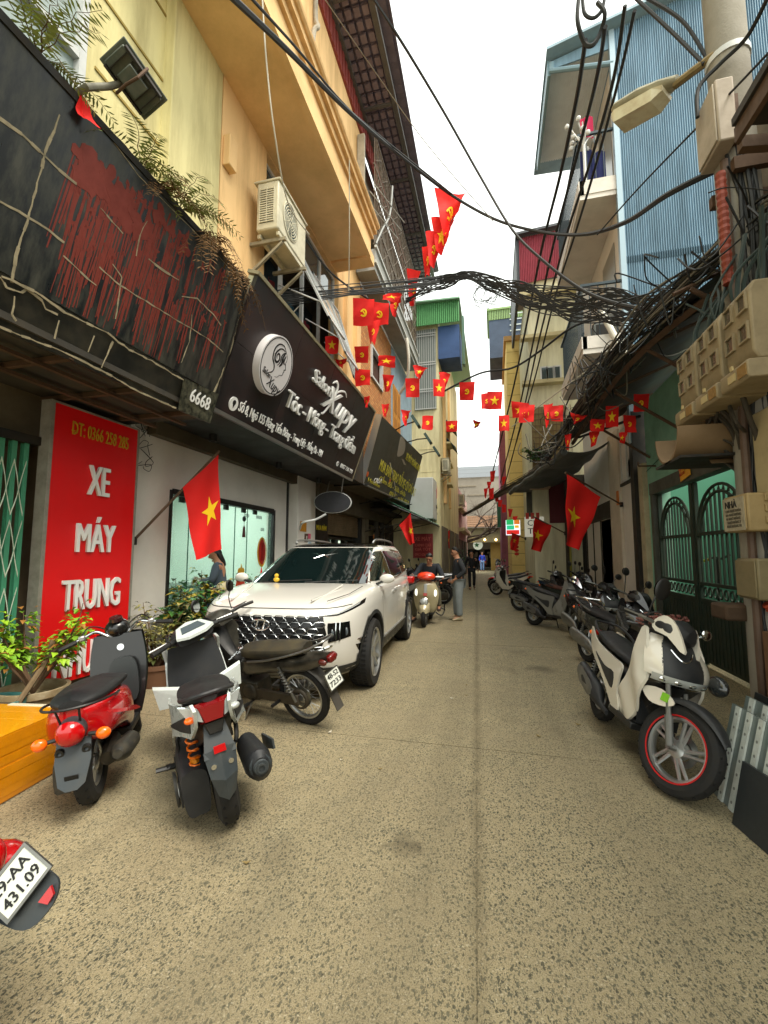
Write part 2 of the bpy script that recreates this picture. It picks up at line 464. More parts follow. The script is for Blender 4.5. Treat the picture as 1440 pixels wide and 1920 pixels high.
# ================================================================ LEFT SIDE
XU,XG = -3.1,-4.2
def wallx(b,x,y0,y1,z0,z1,holes=(),t=-.25):
    """wall on a plane x = const with rectangular openings (y0, y1, z0, z1)"""
    ysl = sorted({y0,y1,*[h[0] for h in holes],*[h[1] for h in holes]})
    for a,c in zip(ysl,ysl[1:]):
        zs = [z0]
        for h in sorted(holes,key=lambda h: h[2]):
            if h[0] <= a + 1e-6 and h[1] >= c - 1e-6: zs += [h[2],h[3]]
        zs.append(z1)
        for i in range(0,len(zs),2):
            if zs[i + 1] - zs[i] > .001: b.box((min(x,x + t),a,zs[i]),(max(x,x + t),c,zs[i + 1]))
    return b
def ac_unit(label,loc,rz,cat='air conditioner'):
    """outdoor unit: local +x is the fan face, y its length"""
    t = thing('air_conditioner',label,cat,loc,rz,'air conditioner outdoor units')
    body = mat('ac_beige','#cdc6ac',.5,grime=.4,gcol='#6e654c',gs=5)
    dk = mat('ac_inside','#3c4c50',.6)
    b = B(); b.box((-.16,-.41,0),(.14,.41,.56)); b.build('casing',body,t,bevel=.018)
    b = B(); b.box((-.17,-.36,-.05),(-.12,.36,-.003)); b.box((.09,-.36,-.05),(.13,.36,-.003)); b.build('foot',body,t,bevel=.006); b = B(); b.box((-.2,-.42,.561),(.16,.42,.585)); b.build('top_cover',body,t,bevel=.006)
    b = B(); b.box((-.11,-.413,.08),(.08,-.411,.48)); b.build('side_recess',dk,t,smooth=0)
    b = B()
    for i in range(15): b.box((-.115,-.425,.085 + i * .027),(.085,-.414,.097 + i * .027))
    for x in (-.115,-.02,.08): b.box((x,-.426,.08),(x + .008,-.4135,.49))
    b.build('side_grille',body,t,smooth=0)
    b = B(); b.lathe([(.2,.142),(.215,.15),(.2,.155)],24,RY(90) @ T(-.28,-.08,0))
    b.build('fan_ring',body,t)
    b = B()
    for r in (.03,.06,.09,.12,.15,.18): b.lathe([(r,.150),(r + .006,.154),(r + .012,.150)],24,RY(90) @ T(-.28,-.08,0))
    for k in range(10):
        a = k * math.pi / 5; b.tube([(.15,-.08 + .02 * math.cos(a),.28 + .02 * math.sin(a)),(.15,-.08 + .2 * math.cos(a + .5),.28 + .2 * math.sin(a + .5))],.004,4)
    b.build('fan_grille',body,t)
    b = B(); b.lathe([(0,.141),(.2,.1415)],24,RY(90) @ T(-.28,-.08,0)); b.build('fan_opening',dk,t,smooth=0)
    for y in (-.3,.3):
      b = B(); b.box((-.3,y - .02,-.09),(.2,y + .02,-.052)); b.slab([(-.3,y - .018,-.4),(-.3,y - .018,-.44),(.15,y - .018,-.12),(.15,y - .018,-.09)],(0,.036,0))
      b.build('bracket',mat('ac_bracket','#9a9179',.6,grime=.6,gs=8),t,smooth=0)
    return t
# ---------------------------------------------------------------- house with the old black sign
ha = thing('yellow_house','pale yellow rendered house above the stained black sign','house',(XU,0,0))
b = B(); wallx(b,-.12,-2.5,3.46,3.25,11.5,[(1.2,2.62,4.2,9.5)])
b.build('wall',PALE,ha,smooth=0)
b = B(); b.box((-.4,3.46,3.25),(0,4.285,11.5)); b.build('pilaster',PALE,ha,bevel=.012)
for k,z in enumerate((4.9,5.62,6.35,7.1,7.85,8.6)):
    b = B(); b.box((-.119,2.7,z),(-.108,3.45,z + .026)); b.build('groove',mat('groove_brown','#9a8444',.9),ha,smooth=0)
for z in (7.45,8.9):
    b = B(); b.box((.003,3.95,z),(.09,4.09,z + .42)); b.build('vent_block',PALE,ha,bevel=.01)
fr = B()
for q in ((1.2,1.26),(2.56,2.62),(1.86,1.91)): fr.box((-.2,q[0],4.2),(-.11,q[1],9.5))
for z in (4.2,5.55,7.0,9.44): fr.box((-.2,1.262,z),(-.112,2.558,z + .06))
wf = fr.build('window',ALUW,ha,smooth=0)
B().box((-.18,1.2,4.2),(-.17,2.62,9.5)).build('pane',mat('milky_glass','#8f9c98',.15,spec=.6,grime=.2,gs=2),wf,smooth=0)
# ground floor of that house
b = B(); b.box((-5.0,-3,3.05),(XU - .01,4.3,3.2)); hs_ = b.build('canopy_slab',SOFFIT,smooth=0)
hs_.parent = ha; hs_.matrix_parent_inverse = T(-XU,0,0)
b = B()
for y in (1.9,2.6,3.3,4.0): b.box((-4.4,y,3.0),(-3.15,y + .04,3.045))
b.box((-3.85,1.5,2.97),(-3.8,4.28,2.998)); b.box((-3.45,1.5,2.97),(-3.41,4.28,2.998))
o = b.build('soffit_frame',RUST,ha,smooth=0); o.matrix_parent_inverse = T(-XU,0,0)
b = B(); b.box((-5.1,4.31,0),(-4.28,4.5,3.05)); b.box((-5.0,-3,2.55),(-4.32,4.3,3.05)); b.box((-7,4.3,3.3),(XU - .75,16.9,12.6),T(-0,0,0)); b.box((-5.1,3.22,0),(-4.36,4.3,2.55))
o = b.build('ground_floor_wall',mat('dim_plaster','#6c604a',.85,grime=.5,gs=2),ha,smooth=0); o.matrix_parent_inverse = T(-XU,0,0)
# folding gate
gt = thing('folding_gate','green steel folding gate with diamond lattice beside the red sign','gate',(-4.2,0,0))
slat = None
for i in range(15):
    y = 1.62 + i * .105
    if slat is None:
        b = B(); b.slab([(-.02,0,.04),(.02,.0,.04),(.02,.0,2.52),(-.02,0,2.52)],(0,.012,0)); b.box((.02,-.012,.04),(.026,.03,2.52)); b.box((-.026,-.012,.04),(-.02,.03,2.52))
        slat = b.build('slat',GREENG,gt,smooth=0); slat.location = (0,y,0)
    else: inst(slat,gt,T(0,y,0))
b = B()
for z in (.35,.95,1.55,2.1):
    for i in range(14):
        y = 1.63 + i * .105
        for s_ in (-1,1):
            p = cr([(.03,y,z - s_ * .24),(.033 + .004 * s_,y + .035,z - s_ * .1),(.033 + .004 * s_,y + .07,z + s_ * .1),(.03,y + .105,z + s_ * .24)],3)
            for a,c in zip(p,p[1:]):
                b.slab([(a[0],a[1],a[2] - .016),(a[0],a[1],a[2] + .016),(c[0],c[1],c[2] + .016),(c[0],c[1],c[2] - .016)],(.004,0,0))
b.build('lattice_links',GATEP,gt,smooth=0)
for z0,z1 in ((2.52,2.6),(0,.035)): B().box((-.05,1.5,z0),(.06,3.2,z1)).build('rail',DARKM,gt,smooth=0)
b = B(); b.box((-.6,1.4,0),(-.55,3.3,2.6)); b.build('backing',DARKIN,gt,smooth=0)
# ---------------------------------------------------------------- old black sign
K1 = .27
FA = frame((-3.1,4.25,2.98),EY,V((K1,0,1)))
def on(fr,u,v):
    n = V(fr.col[2][:3]); o = fr.translation; r = ray(u,v); c = V((0,0,1.5))
    return fr.inverted() @ (c + r * ((o - c).dot(n) / r.dot(n)))
sg = thing('shop_sign','old blank black sign panel with red paint runs and cracked seams','sign')
sg.matrix_world = FA
OLDB = mat('old_black_panel','#181b1c',.33,grime=.85,gcol='#4a4a40',gs=3.2,streak=True,spec=.5)
HT = 1.62
b = B(); b.box((-5.6,.33,-.1),(0,HT,0)); b.build('panel',OLDB,sg,smooth=0)
b = B(); b.slab([(-5.6,0,-.06),(-.02,0,-.06),(-.02,.325,-.005),(-5.6,.325,-.005)],(0,0,-.05)); b.build('lower_strip',mat('old_black_strip','#232422',.38,grime=.6,gcol='#56503f',gs=4),sg,smooth=0)
b = B(); b.box((-5.62,HT,-.14),(.02,HT + .05,.012)); b.box((-.004,.3,-.12),(.025,HT,.012)); b.build('edge_trim',DARKM,sg,smooth=0)
def crack(b,px,wd,zz=.004,wob=.006):
    pts = [on(FA,*p) for p in px]; pts = [V((p.x,p.y,0)) for p in pts]; out = []
    for a,c in zip(pts,pts[1:]):
        n = max(2,int((c - a).length / .05))
        for i in range(n): out.append(a.lerp(c,i / n) + V((U(-wob,wob),U(-wob,wob),0)))
    out.append(pts[-1])
    for a,c in zip(out,out[1:]):
        d = (c - a)
        if d.length < 1e-4: continue
        n = V((-d.y,d.x,0)).normalized() * (wd * U(.2,.75)) ; n2 = n
        b.slab([a - n + V((0,0,zz)),c - n2 + V((0,0,zz)),c + n2 + V((0,0,zz)),a + n + V((0,0,zz))],(0,0,-.006))
b = B()
for ln,wd in (([(0,222),(40,250),(75,285),(110,318),(143,345)],.016),([(112,217),(85,285),(55,400),(30,480),(22,530)],.014),([(0,377),(50,405),(90,430),(120,455)],.012),
               ([(0,520),(12,540),(40,548),(50,543),(78,563),(85,580),(108,590)],.013),([(28,555),(22,590),(30,602)],.01),([(110,600),(102,635)],.01),([(176,630),(165,660)],.009),([(212,640),(190,690)],.012),([(118,478),(150,510),(180,535)],.012),
               ([(0,612),(40,630),(110,655),(150,675),(200,700),(260,735),(330,765)],.013),([(185,500),(225,535),(290,575),(340,605),(390,635),(418,660)],.009),([(278,485),(310,510),(335,525)],.014),([(340,555),(370,560),(400,590),(414,610)],.009),
               ([(210,495),(228,520),(222,560),(216,598)],.009),([(275,415),(262,440),(255,480)],.009),([(188,390),(230,438)],.01),([(360,590),(355,640),(340,680)],.007)): crack(b,ln,wd,wob=.004)
for ln in ([(0,517),(60,545),(120,585),(160,605),(200,625),(240,655),(290,680),(330,705),(390,735)],): crack(b,ln,.014,.012)
crack(b,[(463,540),(450,580),(435,640),(420,690),(400,735)],.016,.012)
crack(b,[(80,70),(130,140),(190,235),(260,330),(330,400),(400,470),(455,530)],.006,.004,.002)
b.build('cracked_sealant',mat('old_sealant','#a3977a',.8,grime=.8,gcol='#4a4434',gs=9),sg,smooth=0)['kind'] = 'stuff'
b = B(); b2 = B()
REDP = mat('dried_red_paint','#7d2d1f',.6,grime=.4,gcol='#4a1a12',gs=9)
def blot(c,r,sx=1.,zz=.003):
    n = 22; ph = U(0,6); o = []
    for i in range(n):
        a = 2 * math.pi * i / n; q = r * (1 + .35 * math.sin(3 * a + ph) + U(-.3,.3)); o.append((c[0] + q * sx * math.cos(a),c[1] + q * math.sin(a)))
    b.panel(o,lambda x,y: (x,y,zz),(0,0,-.006),0)
for (u,v),r,sx in (((150,290),.10,.8),((165,325),.17,.9),((185,345),.15,1),((200,340),.13,.8),((215,370),.17,1),((230,400),.13,1.1),((245,370),.09,.7),((262,425),.13,1.2),((280,420),.07,.6),((300,405),.11,.9),((322,430),.09,.8),((345,465),.1,.9),((352,440),.05,.5),((380,500),.05,.7),((405,590),.05,1.3),((420,585),.04,.6),((285,545),.03,.8),((400,570),.05,.5)):
    p = on(FA,u,v); blot((p.x,p.y),r * .72,sx,U(.002,.004))
for i in range(330):
    u = U(135,425); v = 330 + (u - 150) * .62 + U(-50,150)
    p = on(FA,u,v)
    if not (.34 < p.y < HT - .05 and p.x < -.05): continue
    L_ = U(.1,.75) * (.6 if u > 330 else 1); wd = U(.003,.010) ; y1 = max(.34,p.y - L_); x = p.x; z0 = U(.0012,.0022)
    x1 = x + U(-.03,.03)
    b2.slab([(x - wd,p.y,z0),(x + wd,p.y,z0),(x1 + wd * .5,y1,z0),(x1 - wd * .5,y1,z0)],(0,0,-.004))
    if rnd.random() < .3: blot((x,p.y),U(.01,.03),1,z0)
b.build('paint_splash',REDP,sg,smooth=0)['kind'] = 'stuff'; b2.build('paint_drips',REDP,sg,smooth=0)['kind'] = 'stuff'
b = B()
p0,p1,p2,p3 = [on(FA,*q) for q in ((343,710),(406,738),(390,793),(333,768))]
b.slab([V((p.x,p.y,.03)) for p in (p3,p2,p1,p0)],(0,0,-.025))
pl = b.build('number_plate',mat('veined_black_stone','#23261f',.3,grime=.9,gcol='#77745f',gs=16),sg,smooth=0)
c = (p0 + p1 + p2 + p3) / 4
text('number','6668',.2,WHITEI,T(c.x - .0,c.y + .02,.034) @ RZ(-1),pl,.003,.01,.82)
# ferns growing on top of the black sign
def fern(label,base,n,ln,droop,dry=0.,spread=1.,grp='ferns growing along the top of the black sign'):
    t = thing('fern',label,'fern',base,0,grp); st = B()
    for k in range(n):
        b = B(); a = U(-1.5,1.5) * spread; L_ = ln * U(.6,1.1); up = U(.5,1.1); d = V((math.cos(a),math.sin(a),0)); pts = []
        for i in range(9):
            q = i / 8; pts.append(V((0,U(-.02,.02),0)) + d * (L_ * q * .9) + V((0,0,L_ * (up * q - droop * q * q * 1.5))))
        st.tube(pts,[.004 * (1 - .7 * i / 8) for i in range(9)],4)
        for i in range(1,9):
            for hh in (0,.5):
                if i == 8 and hh: continue
                p = pts[i] if not hh else pts[i].lerp(pts[min(8,i + 1)],.5)
                tg = (pts[min(8,i + 1)] - pts[i - 1]).normalized(); sd_ = tg.cross(EZ).normalized()
                ll = L_ * .17 * (1.05 - abs(i / 8 - .45))
                for s_ in (-1,1):
                    e = p + sd_ * s_ * ll + tg * ll * .5 + V((0,0,U(-.5,.05) * ll)); m_ = p.lerp(e,.5) + tg * .008
                    m2 = p.lerp(e,.5) - tg * .008
                    b.add([p,m_,e,m2],[(0,1,2,3)])
        b.build('frond',mat('fern_dry','#6a4a20',.8) if dry > .5 else mat('fern_green','#808c48',.7,mott=.3),t,smooth=0)
    st.build('stem',mat('fern_stem','#5a4420',.8),t)
    return t
def sgtop(u,v): return FA @ V((on(FA,u,v).x,HT + .04,-.05))
fern('sparse fern with curled thin fronds at the window end of the black sign',sgtop(85,95),10,.55,.5,0)
fern('green fern on the black sign, below the floodlight',sgtop(270,330),10,.5,.55,0)
fern('drooping brown fern on the black sign, second from the salon sign',sgtop(320,365),8,.45,.9,1)
fern('long feathery green fern arching off the black sign',sgtop(345,395),10,.55,.65,0)
fern('dead brown fern hanging over the salon end of the black sign',sgtop(400,455),16,.5,1.15,1)
fern('small withered fern at the corner between the two black signs',sgtop(452,512),9,.38,1.3,1)
# floodlight on its arm
fl = thing('floodlight','dark rectangular floodlight on an arm above the black sign','floodlight',FA @ V((on(FA,150,165).x,HT + .05,-.03)))
fo = fl.location.copy(); hd = at(253,150,x=-2.45) - fo
b = B(); b.tube([(0,0,0),V((.1,.0,.03)),hd * .55,hd * .93],[.022,.024,.022,.02],10); b.build('arm',mat('arm_dirty','#6f6c5c',.6,grime=.6,gs=9),fl)
Mh = T(*hd) @ frame((0,0,0),V((.22,.78,-.38)),V((.85,-.1,.42))) @ Matrix.Scale(.62,4)
b = B(); b.slab([(-.3,-.19,0),(.3,-.19,0),(.3,.19,0),(-.3,.19,0)],(0,0,.03)); b.slab([(-.26,-.14,.03),(.26,-.14,.03),(.26,.14,.03),(-.26,.14,.03)],(0,0,.09))
b.box((-.12,-.1,.12),(.12,.1,.2)); b.build('lamp_housing',mat('lamp_housing_grey','#4c544b',.5,.3,grime=.6,gcol='#8b8672',gs=7),fl,bevel=.01,m=Mh)
b = B()
for y in (-.155,.155): b.box((-.24,y - .012,-.002),(.24,y + .012,.16))
for k in range(6): b.box((-.2 + k * .08,-.13,.12),(-.19 + k * .08,.13,.17))
b.build('cooling_fins',DARKM,fl,m=Mh,smooth=0)
b = B(); b.tube([(-.02,-.2,.02),(-.02,-.22,.2),(-.02,-.05,.3),(0,.1,.3),(0,.2,.16),(0,.2,.02)],.016,8); b.build('bracket',RUST,fl,m=Mh)
rg = thing('torn_flag','torn red cloth scrap caught under the floodlight arm','flag scrap',fo)
b = B(); b.grid(lambda s_,t_: (.03 + .06 * s_ * t_ + .015 * math.sin(7 * t_),.12 * s_ * (t_ ** .7) + .012 * math.sin(9 * s_),-.17 * t_ + .02),5,6); b.build('cloth',FLAGR,rg)
# ---------------------------------------------------------------- red motorbike-shop board
rs = thing('red_sign','tall red signboard with raised white and gold lettering beside the folding gate','sign',(-4.05,0,0))
b = B(); b.box((-.1,3.24,.27),(0,4.25,2.95)); b.build('board',mat('sign_red','#e0060c',.4,grime=.08,gcol='#8a0408',gs=1.5),rs,smooth=0)
b = B(); b.box((-.12,3.2,.25),(.006,3.238,2.97)); b.box((-.12,4.252,.25),(.006,4.28,2.97)); b.box((-.12,3.24,2.951),(.006,4.25,2.97)); b.build('edge_frame',mat('sign_frame','#9a958a',.5,.3,grime=.5,gs=6),rs,smooth=0)
FR = frame((-4.05,0,0),EY,EZ)
def sign_text(parent,fr,body,m,L_,Rr,h,bold=0.,ext=.006,zz=.004,shear=0.,ang=True,name='lettering',sp=1.,back=None):
    """lettering between two surveyed points (left and right ends at mid height); h = cap height in metres"""
    a,c = on(fr,*L_),on(fr,*Rr)
    mid = (a + c) / 2; an = math.atan2(c.y - a.y,c.x - a.x) if ang else 0
    m_ = T(mid.x,mid.y,zz) @ RZ(math.degrees(an))
    return text(name,body,h / .715,m,back @ m_ if back else m_,parent,ext,bold,1.,shear=shear,space=sp,width=(c - a).length)
GOLD = mat('gold_letter','#c8961e',.45)
for body,m,L_,Rr,h in (('DT: 0366 258 285',GOLD,(135,805),(240,832),.14),('XE',WHITEI,(163,905),(203,907),.32),('MÁY',WHITEI,(140,1015),(213,1010),.3),('TRUNG',WHITEI,(113,1122),(222,1110),.31),('NHUNG',WHITEI,(97,1245),(218,1222),.33)):
    sign_text(rs,FR,body,m,L_,Rr,h,.03 if h > .2 else .008,.012 if h > .2 else .003,.014 if h > .2 else .005,ang=False,back=T(4.05,0,0) @ FR)
p = at(135,805,x=-4.05); B().box((.009,p.y - .012,p.z - .016),(.011,p.y + .03,p.z - .004),T(0,0,0)).build('lettering_bar',GOLD,rs,smooth=0)          # the stroke through the D
# ---------------------------------------------------------------- salon house
hb = thing('salon_house','peach rendered house with a deep ochre ledge over the hair salon','house')
b = B(); wallx(b,XU,4.295,9.98,3.3,13,[(5.36,8.43,4.6,7.36),(7.9,8.75,8.6,11.2)],-.22); b.build('wall',PEACH,hb,smooth=0)
b = B()
for y0,y1 in ((8.75,9.0),(9.45,9.75)): b.box((XU - .02,y0,4.95),(XU + .1,y1,7.35))
b.build('pilaster',PEACH,hb,smooth=0,bevel=.01)
b = B()
# ledge: soffit slab, stepped fascia
b.box((-3.1,2.6,7.37),(-2.32,7.88,7.62)); b.box((-2.32,2.6,7.34),(-2.24,7.9,7.72)); b.build('ledge',PEACHD,hb,smooth=0)
b = B(); b.box((-2.36,2.6,7.72),(-2.19,7.93,7.83)); b.box((-2.6,2.6,7.83),(-2.13,7.96,7.93)); b.tube([(-2.12,2.6,7.98),(-2.12,7.97,7.98)],.055,10); b.box((-3.1,2.6,7.93),(-2.16,7.97,8.03)); b.build('cornice_moulding',PEACH,hb,smooth=25)
b = B(); b.box((-3.1,7.975,7.4),(-2.28,8.3,7.6)); b.build('ledge_return',PEACHD,hb,smooth=0)
for z,y in ((9.1,9.2),(6.2,4.32)):
    b = B(); b.box((XU + .002,y,z),(XU + .1,y + .16,z + .4)); b.build('vent_block',PEACH,hb,bevel=.01)
# big window with tilted sashes
fr = B()
for y in (5.36,6.05,6.85,7.62,8.38): fr.box((XU - .15,y,4.6),(XU - .09,y + .05,7.36))
for z in (4.6,6.55,7.31): fr.box((XU - .15,5.412,z),(XU - .092,8.378,z + .05))
wn = fr.build('window',ALUW,hb,smooth=0)
B().box((XU - .13,5.36,6.6),(XU - .12,8.43,7.36)).build('pane',GLASS,wn,smooth=0)
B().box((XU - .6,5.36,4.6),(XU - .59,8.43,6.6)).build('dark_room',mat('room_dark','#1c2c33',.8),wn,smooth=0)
def sash(y0,y1,zt,h,ang,lab):
    s_ = math.sin(R(ang)) * h; c_ = math.cos(R(ang)) * h
    q = [(XU,y0,zt),(XU,y1,zt),(XU + s_,y1,zt - c_),(XU + s_,y0,zt - c_)]
    f = B()
    for i in range(4):
        a,c = V(q[i]),V(q[(i + 1) % 4]); d = (V(q[(i + 2) % 4]) - c).normalized() * .06
        f.slab([a,c,c + d,a + d],(.028,0,.008))
    o = f.build('open_sash',ALUW,hb,smooth=0,label=lab)
    B().slab([V(a) + V((.008,0,0)) for a in q],(.006,0,.002)).build('pane',mat('sash_glass','#a9b0b0',.12,spec=.7),o,smooth=0)
    B().tube([(XU - .1,y0 + .02,zt - h * .5),(XU + s_ * .8,y0 + .02,zt - c_ * .8)],.012,6).build('stay',ALUW,o)
sash(5.95,6.62,6.58,1.75,26,'half open sash nearest the air conditioner'); sash(7.0,7.72,6.58,1.75,22,None); sash(7.9,8.4,6.58,1.75,17,None)
for i in range(7):                                   # washing hung inside the window
    b = B(); y = 5.45 + i * .34; ww = U(.1,.16); hh = U(.5,.9)
    b.grid(lambda s_,t_: (XU - .3 + .03 * math.sin(9 * s_ + i),y - ww + 2 * ww * s_,5.9 - hh * t_),6,5)
    tag(b.build('hanging_garment',mat('cloth_%d' % (i % 4),('#1d4a5c','#16323f','#7d2a35','#2f5a72')[i % 4],.9)),('teal','dark blue','maroon','pale blue')[i % 4] + ' garment drying inside the salon house window' + (', nearer the air conditioner' if i < 3 else ', at the middle' if i == 3 else ', nearer the pilaster'),'laundry','washing in the salon house window')
fr = B(); fr.box((XU - .12,7.9,8.6),(XU - .06,7.96,11.2)); fr.box((XU - .12,8.69,8.6),(XU - .06,8.75,11.2)); fr.box((XU - .12,7.962,10.2),(XU - .062,8.688,10.26))
w2 = fr.build('upper_window',ALUW,hb,smooth=0); B().box((XU - .1,7.9,8.6),(XU - .09,8.75,11.2)).build('pane',GLASS,w2,smooth=0)
b = B(); b.tube(cr([(XU + .05,6.9,12.6),(XU + .05,6.9,11.6),(XU + .12,6.85,11.3),(XU + .05,6.8,11.05),(XU + .05,6.8,9.6)],6),.045,8); b.build('drain_pipe',mat('pvc_grey','#a8a090',.6,grime=.4,gs=5),hb)
p = at(485,350,y=4.9); a1 = ac_unit('large beige air conditioner outdoor unit beside the salon house window',(-2.78,5.3,5.72),0); a1.scale = (1.05,1.05,1.2)
a2 = ac_unit('air conditioner outdoor unit standing above the ochre ledge',(-2.86,7.25,9.15),0); a2.scale = (1.1,1.1,1.15)
# TV aerial
ta = thing('tv_aerial','bare metal TV aerial on a bent pole near the roof','aerial',(-2.6,9.6,8.9))
b = B(); b.tube(cr([(0,0,0),(.1,.25,.55),(.22,.5,1.1),(.28,.55,1.9)],5),.035,8); b.build('pole',STEEL,ta)
for k in range(3):
    b = B(); c0 = V((.12 + .06 * k,.2 + .12 * k,.75 + .3 * k)); b.tube([c0 + V((-.28,-.5,.18)),c0 + V((.28,.5,-.18))],.012,6); b.build('rod',ALLOY,ta)
# big eaves roof
b = B(); b.box((XU - .05,9.47,3.2),(XU + .02,10.27,4.85)); b.build('filler_panel',mat('filler_dark','#23221e',.6,grime=.5,gcol='#6a4a2c',gs=3),hb,smooth=0)
er = thing('eaves_roof','dark metal eaves roof with studded underside high over the left houses','roof')
b = B(); n = 60
b.add([(x,6.2 + 10.9 * i / n,12.85 + (.02 if i % 2 else 0) + (.14 if x > -2.5 else 0)) for i in range(n + 1) for x in (-3.35,-1.95 + .0)],[(2 * i,2 * i + 1,2 * i + 3,2 * i + 2) for i in range(n)])
b.slab([(-3.35,6.2,12.95),(-1.86,6.2,13.1),(-2.02,17.1,13.1),(-3.35,17.1,12.95)],(0,0,.06)); b.build('roof_sheet',mat('eaves_purple_grey','#6a5f6a',.7,.1,grime=.4,gs=2),er,smooth=0)
b = B()
for i in range(42):
    for j in range(4):
        b.cbox((-2.92 + j * .19,6.6 + i * .25,12.81),(.13,.17,.06))
b.build('underside_studs',mat('stud_grey','#766a76',.7,grime=.3,gs=4),er,smooth=0)
b = B(); b.box((-2.25,6.2,12.74),(-2.13,17.05,12.86)); b.box((-3.05,6.2,12.72),(-2.97,17.05,12.86))
for y in (7.5,9.8,12.1,14.4,16.9): b.box((-2.96,y,12.73),(-2.26,y + .07,12.8))
b.build('rafter',mat('rafter_grey','#5d5a58',.7,.2,grime=.4,gs=4),er,smooth=0)
b = B()
for i in range(109): b.box((-3.1,6.2 + i * .1,12.2),(-3.055 if i % 2 else -3.035,6.3 + i * .1,12.75))
b.build('red_corrugated_fascia',mat('red_sheet','#8a3a34',.6,grime=.4,gs=3),er,smooth=0)
# ---------------------------------------------------------------- salon sign
K2 = .347
FB = frame((-3.1,4.32,3.17),EY,V((K2,0,1)))
sb = thing('salon_sign','black hair salon signboard with raised white lettering and a round logo','sign'); sb.matrix_world = FB
SB = mat('salon_black','#1b1c1e',.4,grime=.5,gcol='#4a2a22',gs=1.6)
WS,HS = 5.12,1.6
# four cladding panels with fine joints
for i in range(4):
    for j in range(2):
        b = B(); b.box((i * WS / 4 + .003,.02 + j * .8,-.05),((i + 1) * WS / 4 - .003,.02 + (j + 1) * .8 - .005,0)); b.build('cladding_panel',SB,sb,smooth=0)
b = B(); b.box((-.02,-.03,-.3),(WS + .02,.016,.012)); b.box((0,0,-.12),(WS,HS,-.052)); b.build('frame_bottom',ALLOY,sb,smooth=0)
b = B(); b.box((-.02,HS + .02,-.14),(WS + .02,HS + .06,.014)); b.box((WS + .002,.018,-.13),(WS + .03,HS + .02,.008)); b.build('frame_top',mat('trim_beige','#8d8468',.6,grime=.5,gs=6),sb,smooth=0)
for L_,Rr,body,h,bo,sh in (((586,704),(619,733),'Salon',.21,.022,0),((533,752),(665,838),'Tóc - Móng - Trang điểm',.25,.016,0),((446,762),(602,851),'Số 8, Ngõ 155 Đặng Tiến Đông - Trung Liệt - Đống Đa - HN',.125,.006,0),((637,872),(659,885),'0967 736 199',.09,.006,0)):
    sign_text(sb,FB,body,WHITEI,L_,Rr,h,bo,.018 if h > .2 else .004,.02,ang=False)
o = sign_text(sb,FB,'Xupy',WHITEI,(606,738),(664,795),.42,.004,.02,.022,.35,ang=False)
b = B()
def pl_(px,w_,zz=.02):
    P_ = cr([on(FB,*q) for q in px],6)
    b.tube([(p[0],p[1],zz) for p in P_],[w_ * (.35 + .65 * math.sin(math.pi * (i + .5) / len(P_))) for i in range(len(P_))],6,flat=.5)
pl_([(622,718),(630,716),(631,728),(622,750),(606,772),(600,774)],.035); pl_([(603,757),(615,752),(632,735),(645,735),(648,745)],.02)
b.build('brush_stroke',WHITEI,sb)
for u,v,r in ((437,757,.085),(632.5,869.5,.05)):
    c = on(FB,u,v); b = B(); b.lathe([(0,.012),(r,.012),(r,-.004)],24,T(c.x,c.y,0)); o = b.build('icon_disc',WHITEI,sb)
    b = B(); b.lathe([(0,.016),(r * .36,.016),(r * .36,.01)],16,T(c.x,c.y + r * .22,0)); b.add([(c.x - r * .3,c.y + r * .1,.0155),(c.x,c.y - r * .62,.0155),(c.x + r * .3,c.y + r * .1,.0155)],[(0,1,2)]); b.build('pin_mark',INK,o,smooth=0)
c = on(FB,507,684); rr = .385
lg = B(); lg.lathe([(0,.1),(rr,.1),(rr,-.02)],48,T(c.x,c.y,0)); lo = lg.build('logo_disc',mat('logo_white','#d6d2d2',.5),sb)
b = B(); b.lathe([(rr - .03,.1005),(rr - .03,.104),(rr - .018,.104),(rr - .018,.1005)],48,T(c.x,c.y,0)); b.build('logo_ring',INK,lo)
b = B()
def ln(pts,w_): 
    P_ = cr(pts,6); b.tube([(c.x + p[0] * rr,c.y + p[1] * rr,.101) for p in P_],[w_ * rr * (.3 + .7 * math.sin(math.pi * (i + .5) / len(P_))) for i in range(len(P_))],5,flat=.35)
# woman's profile with swept-up curled hair
ln([(.28,.62),(.42,.52),(.46,.38),(.44,.3),(.52,.16),(.56,.1),(.48,.07),(.5,0),(.47,-.04),(.48,-.1),(.42,-.16),(.3,-.2),(.2,-.3),(.05,-.34)],.02)
ln([(.3,.6),(.05,.74),(-.25,.68),(-.42,.45),(-.38,.15),(-.2,0),(-.12,-.15),(-.2,-.28),(-.36,-.36)],.035)
ln([(.2,.62),(-.02,.62),(-.2,.5),(-.3,.32),(-.24,.16),(-.1,.12),(0,.22),(-.03,.36),(-.14,.4),(-.2,.3),(-.14,.22)],.045)
ln([(.26,.6),(.18,.4),(.22,.2),(.12,.05)],.06); ln([(.22,.6),(.08,.42),(.1,.2),(0,.04)],.03); ln([(.34,.52),(.3,.36),(.34,.22)],.04); ln([(.33,.24),(.4,.26),(.45,.22)],.02)
b.build('logo_drawing',INK,lo)
text('logo_lettering','Salon',.105,INK,T(c.x - .17,c.y - .155,.103) @ RZ(-8),lo,.001,.004,.9)
text('logo_lettering','Xupy',.19,INK,T(c.x + .06,c.y - .245,.103) @ RZ(-8),lo,.001,.003,.8,shear=.3)
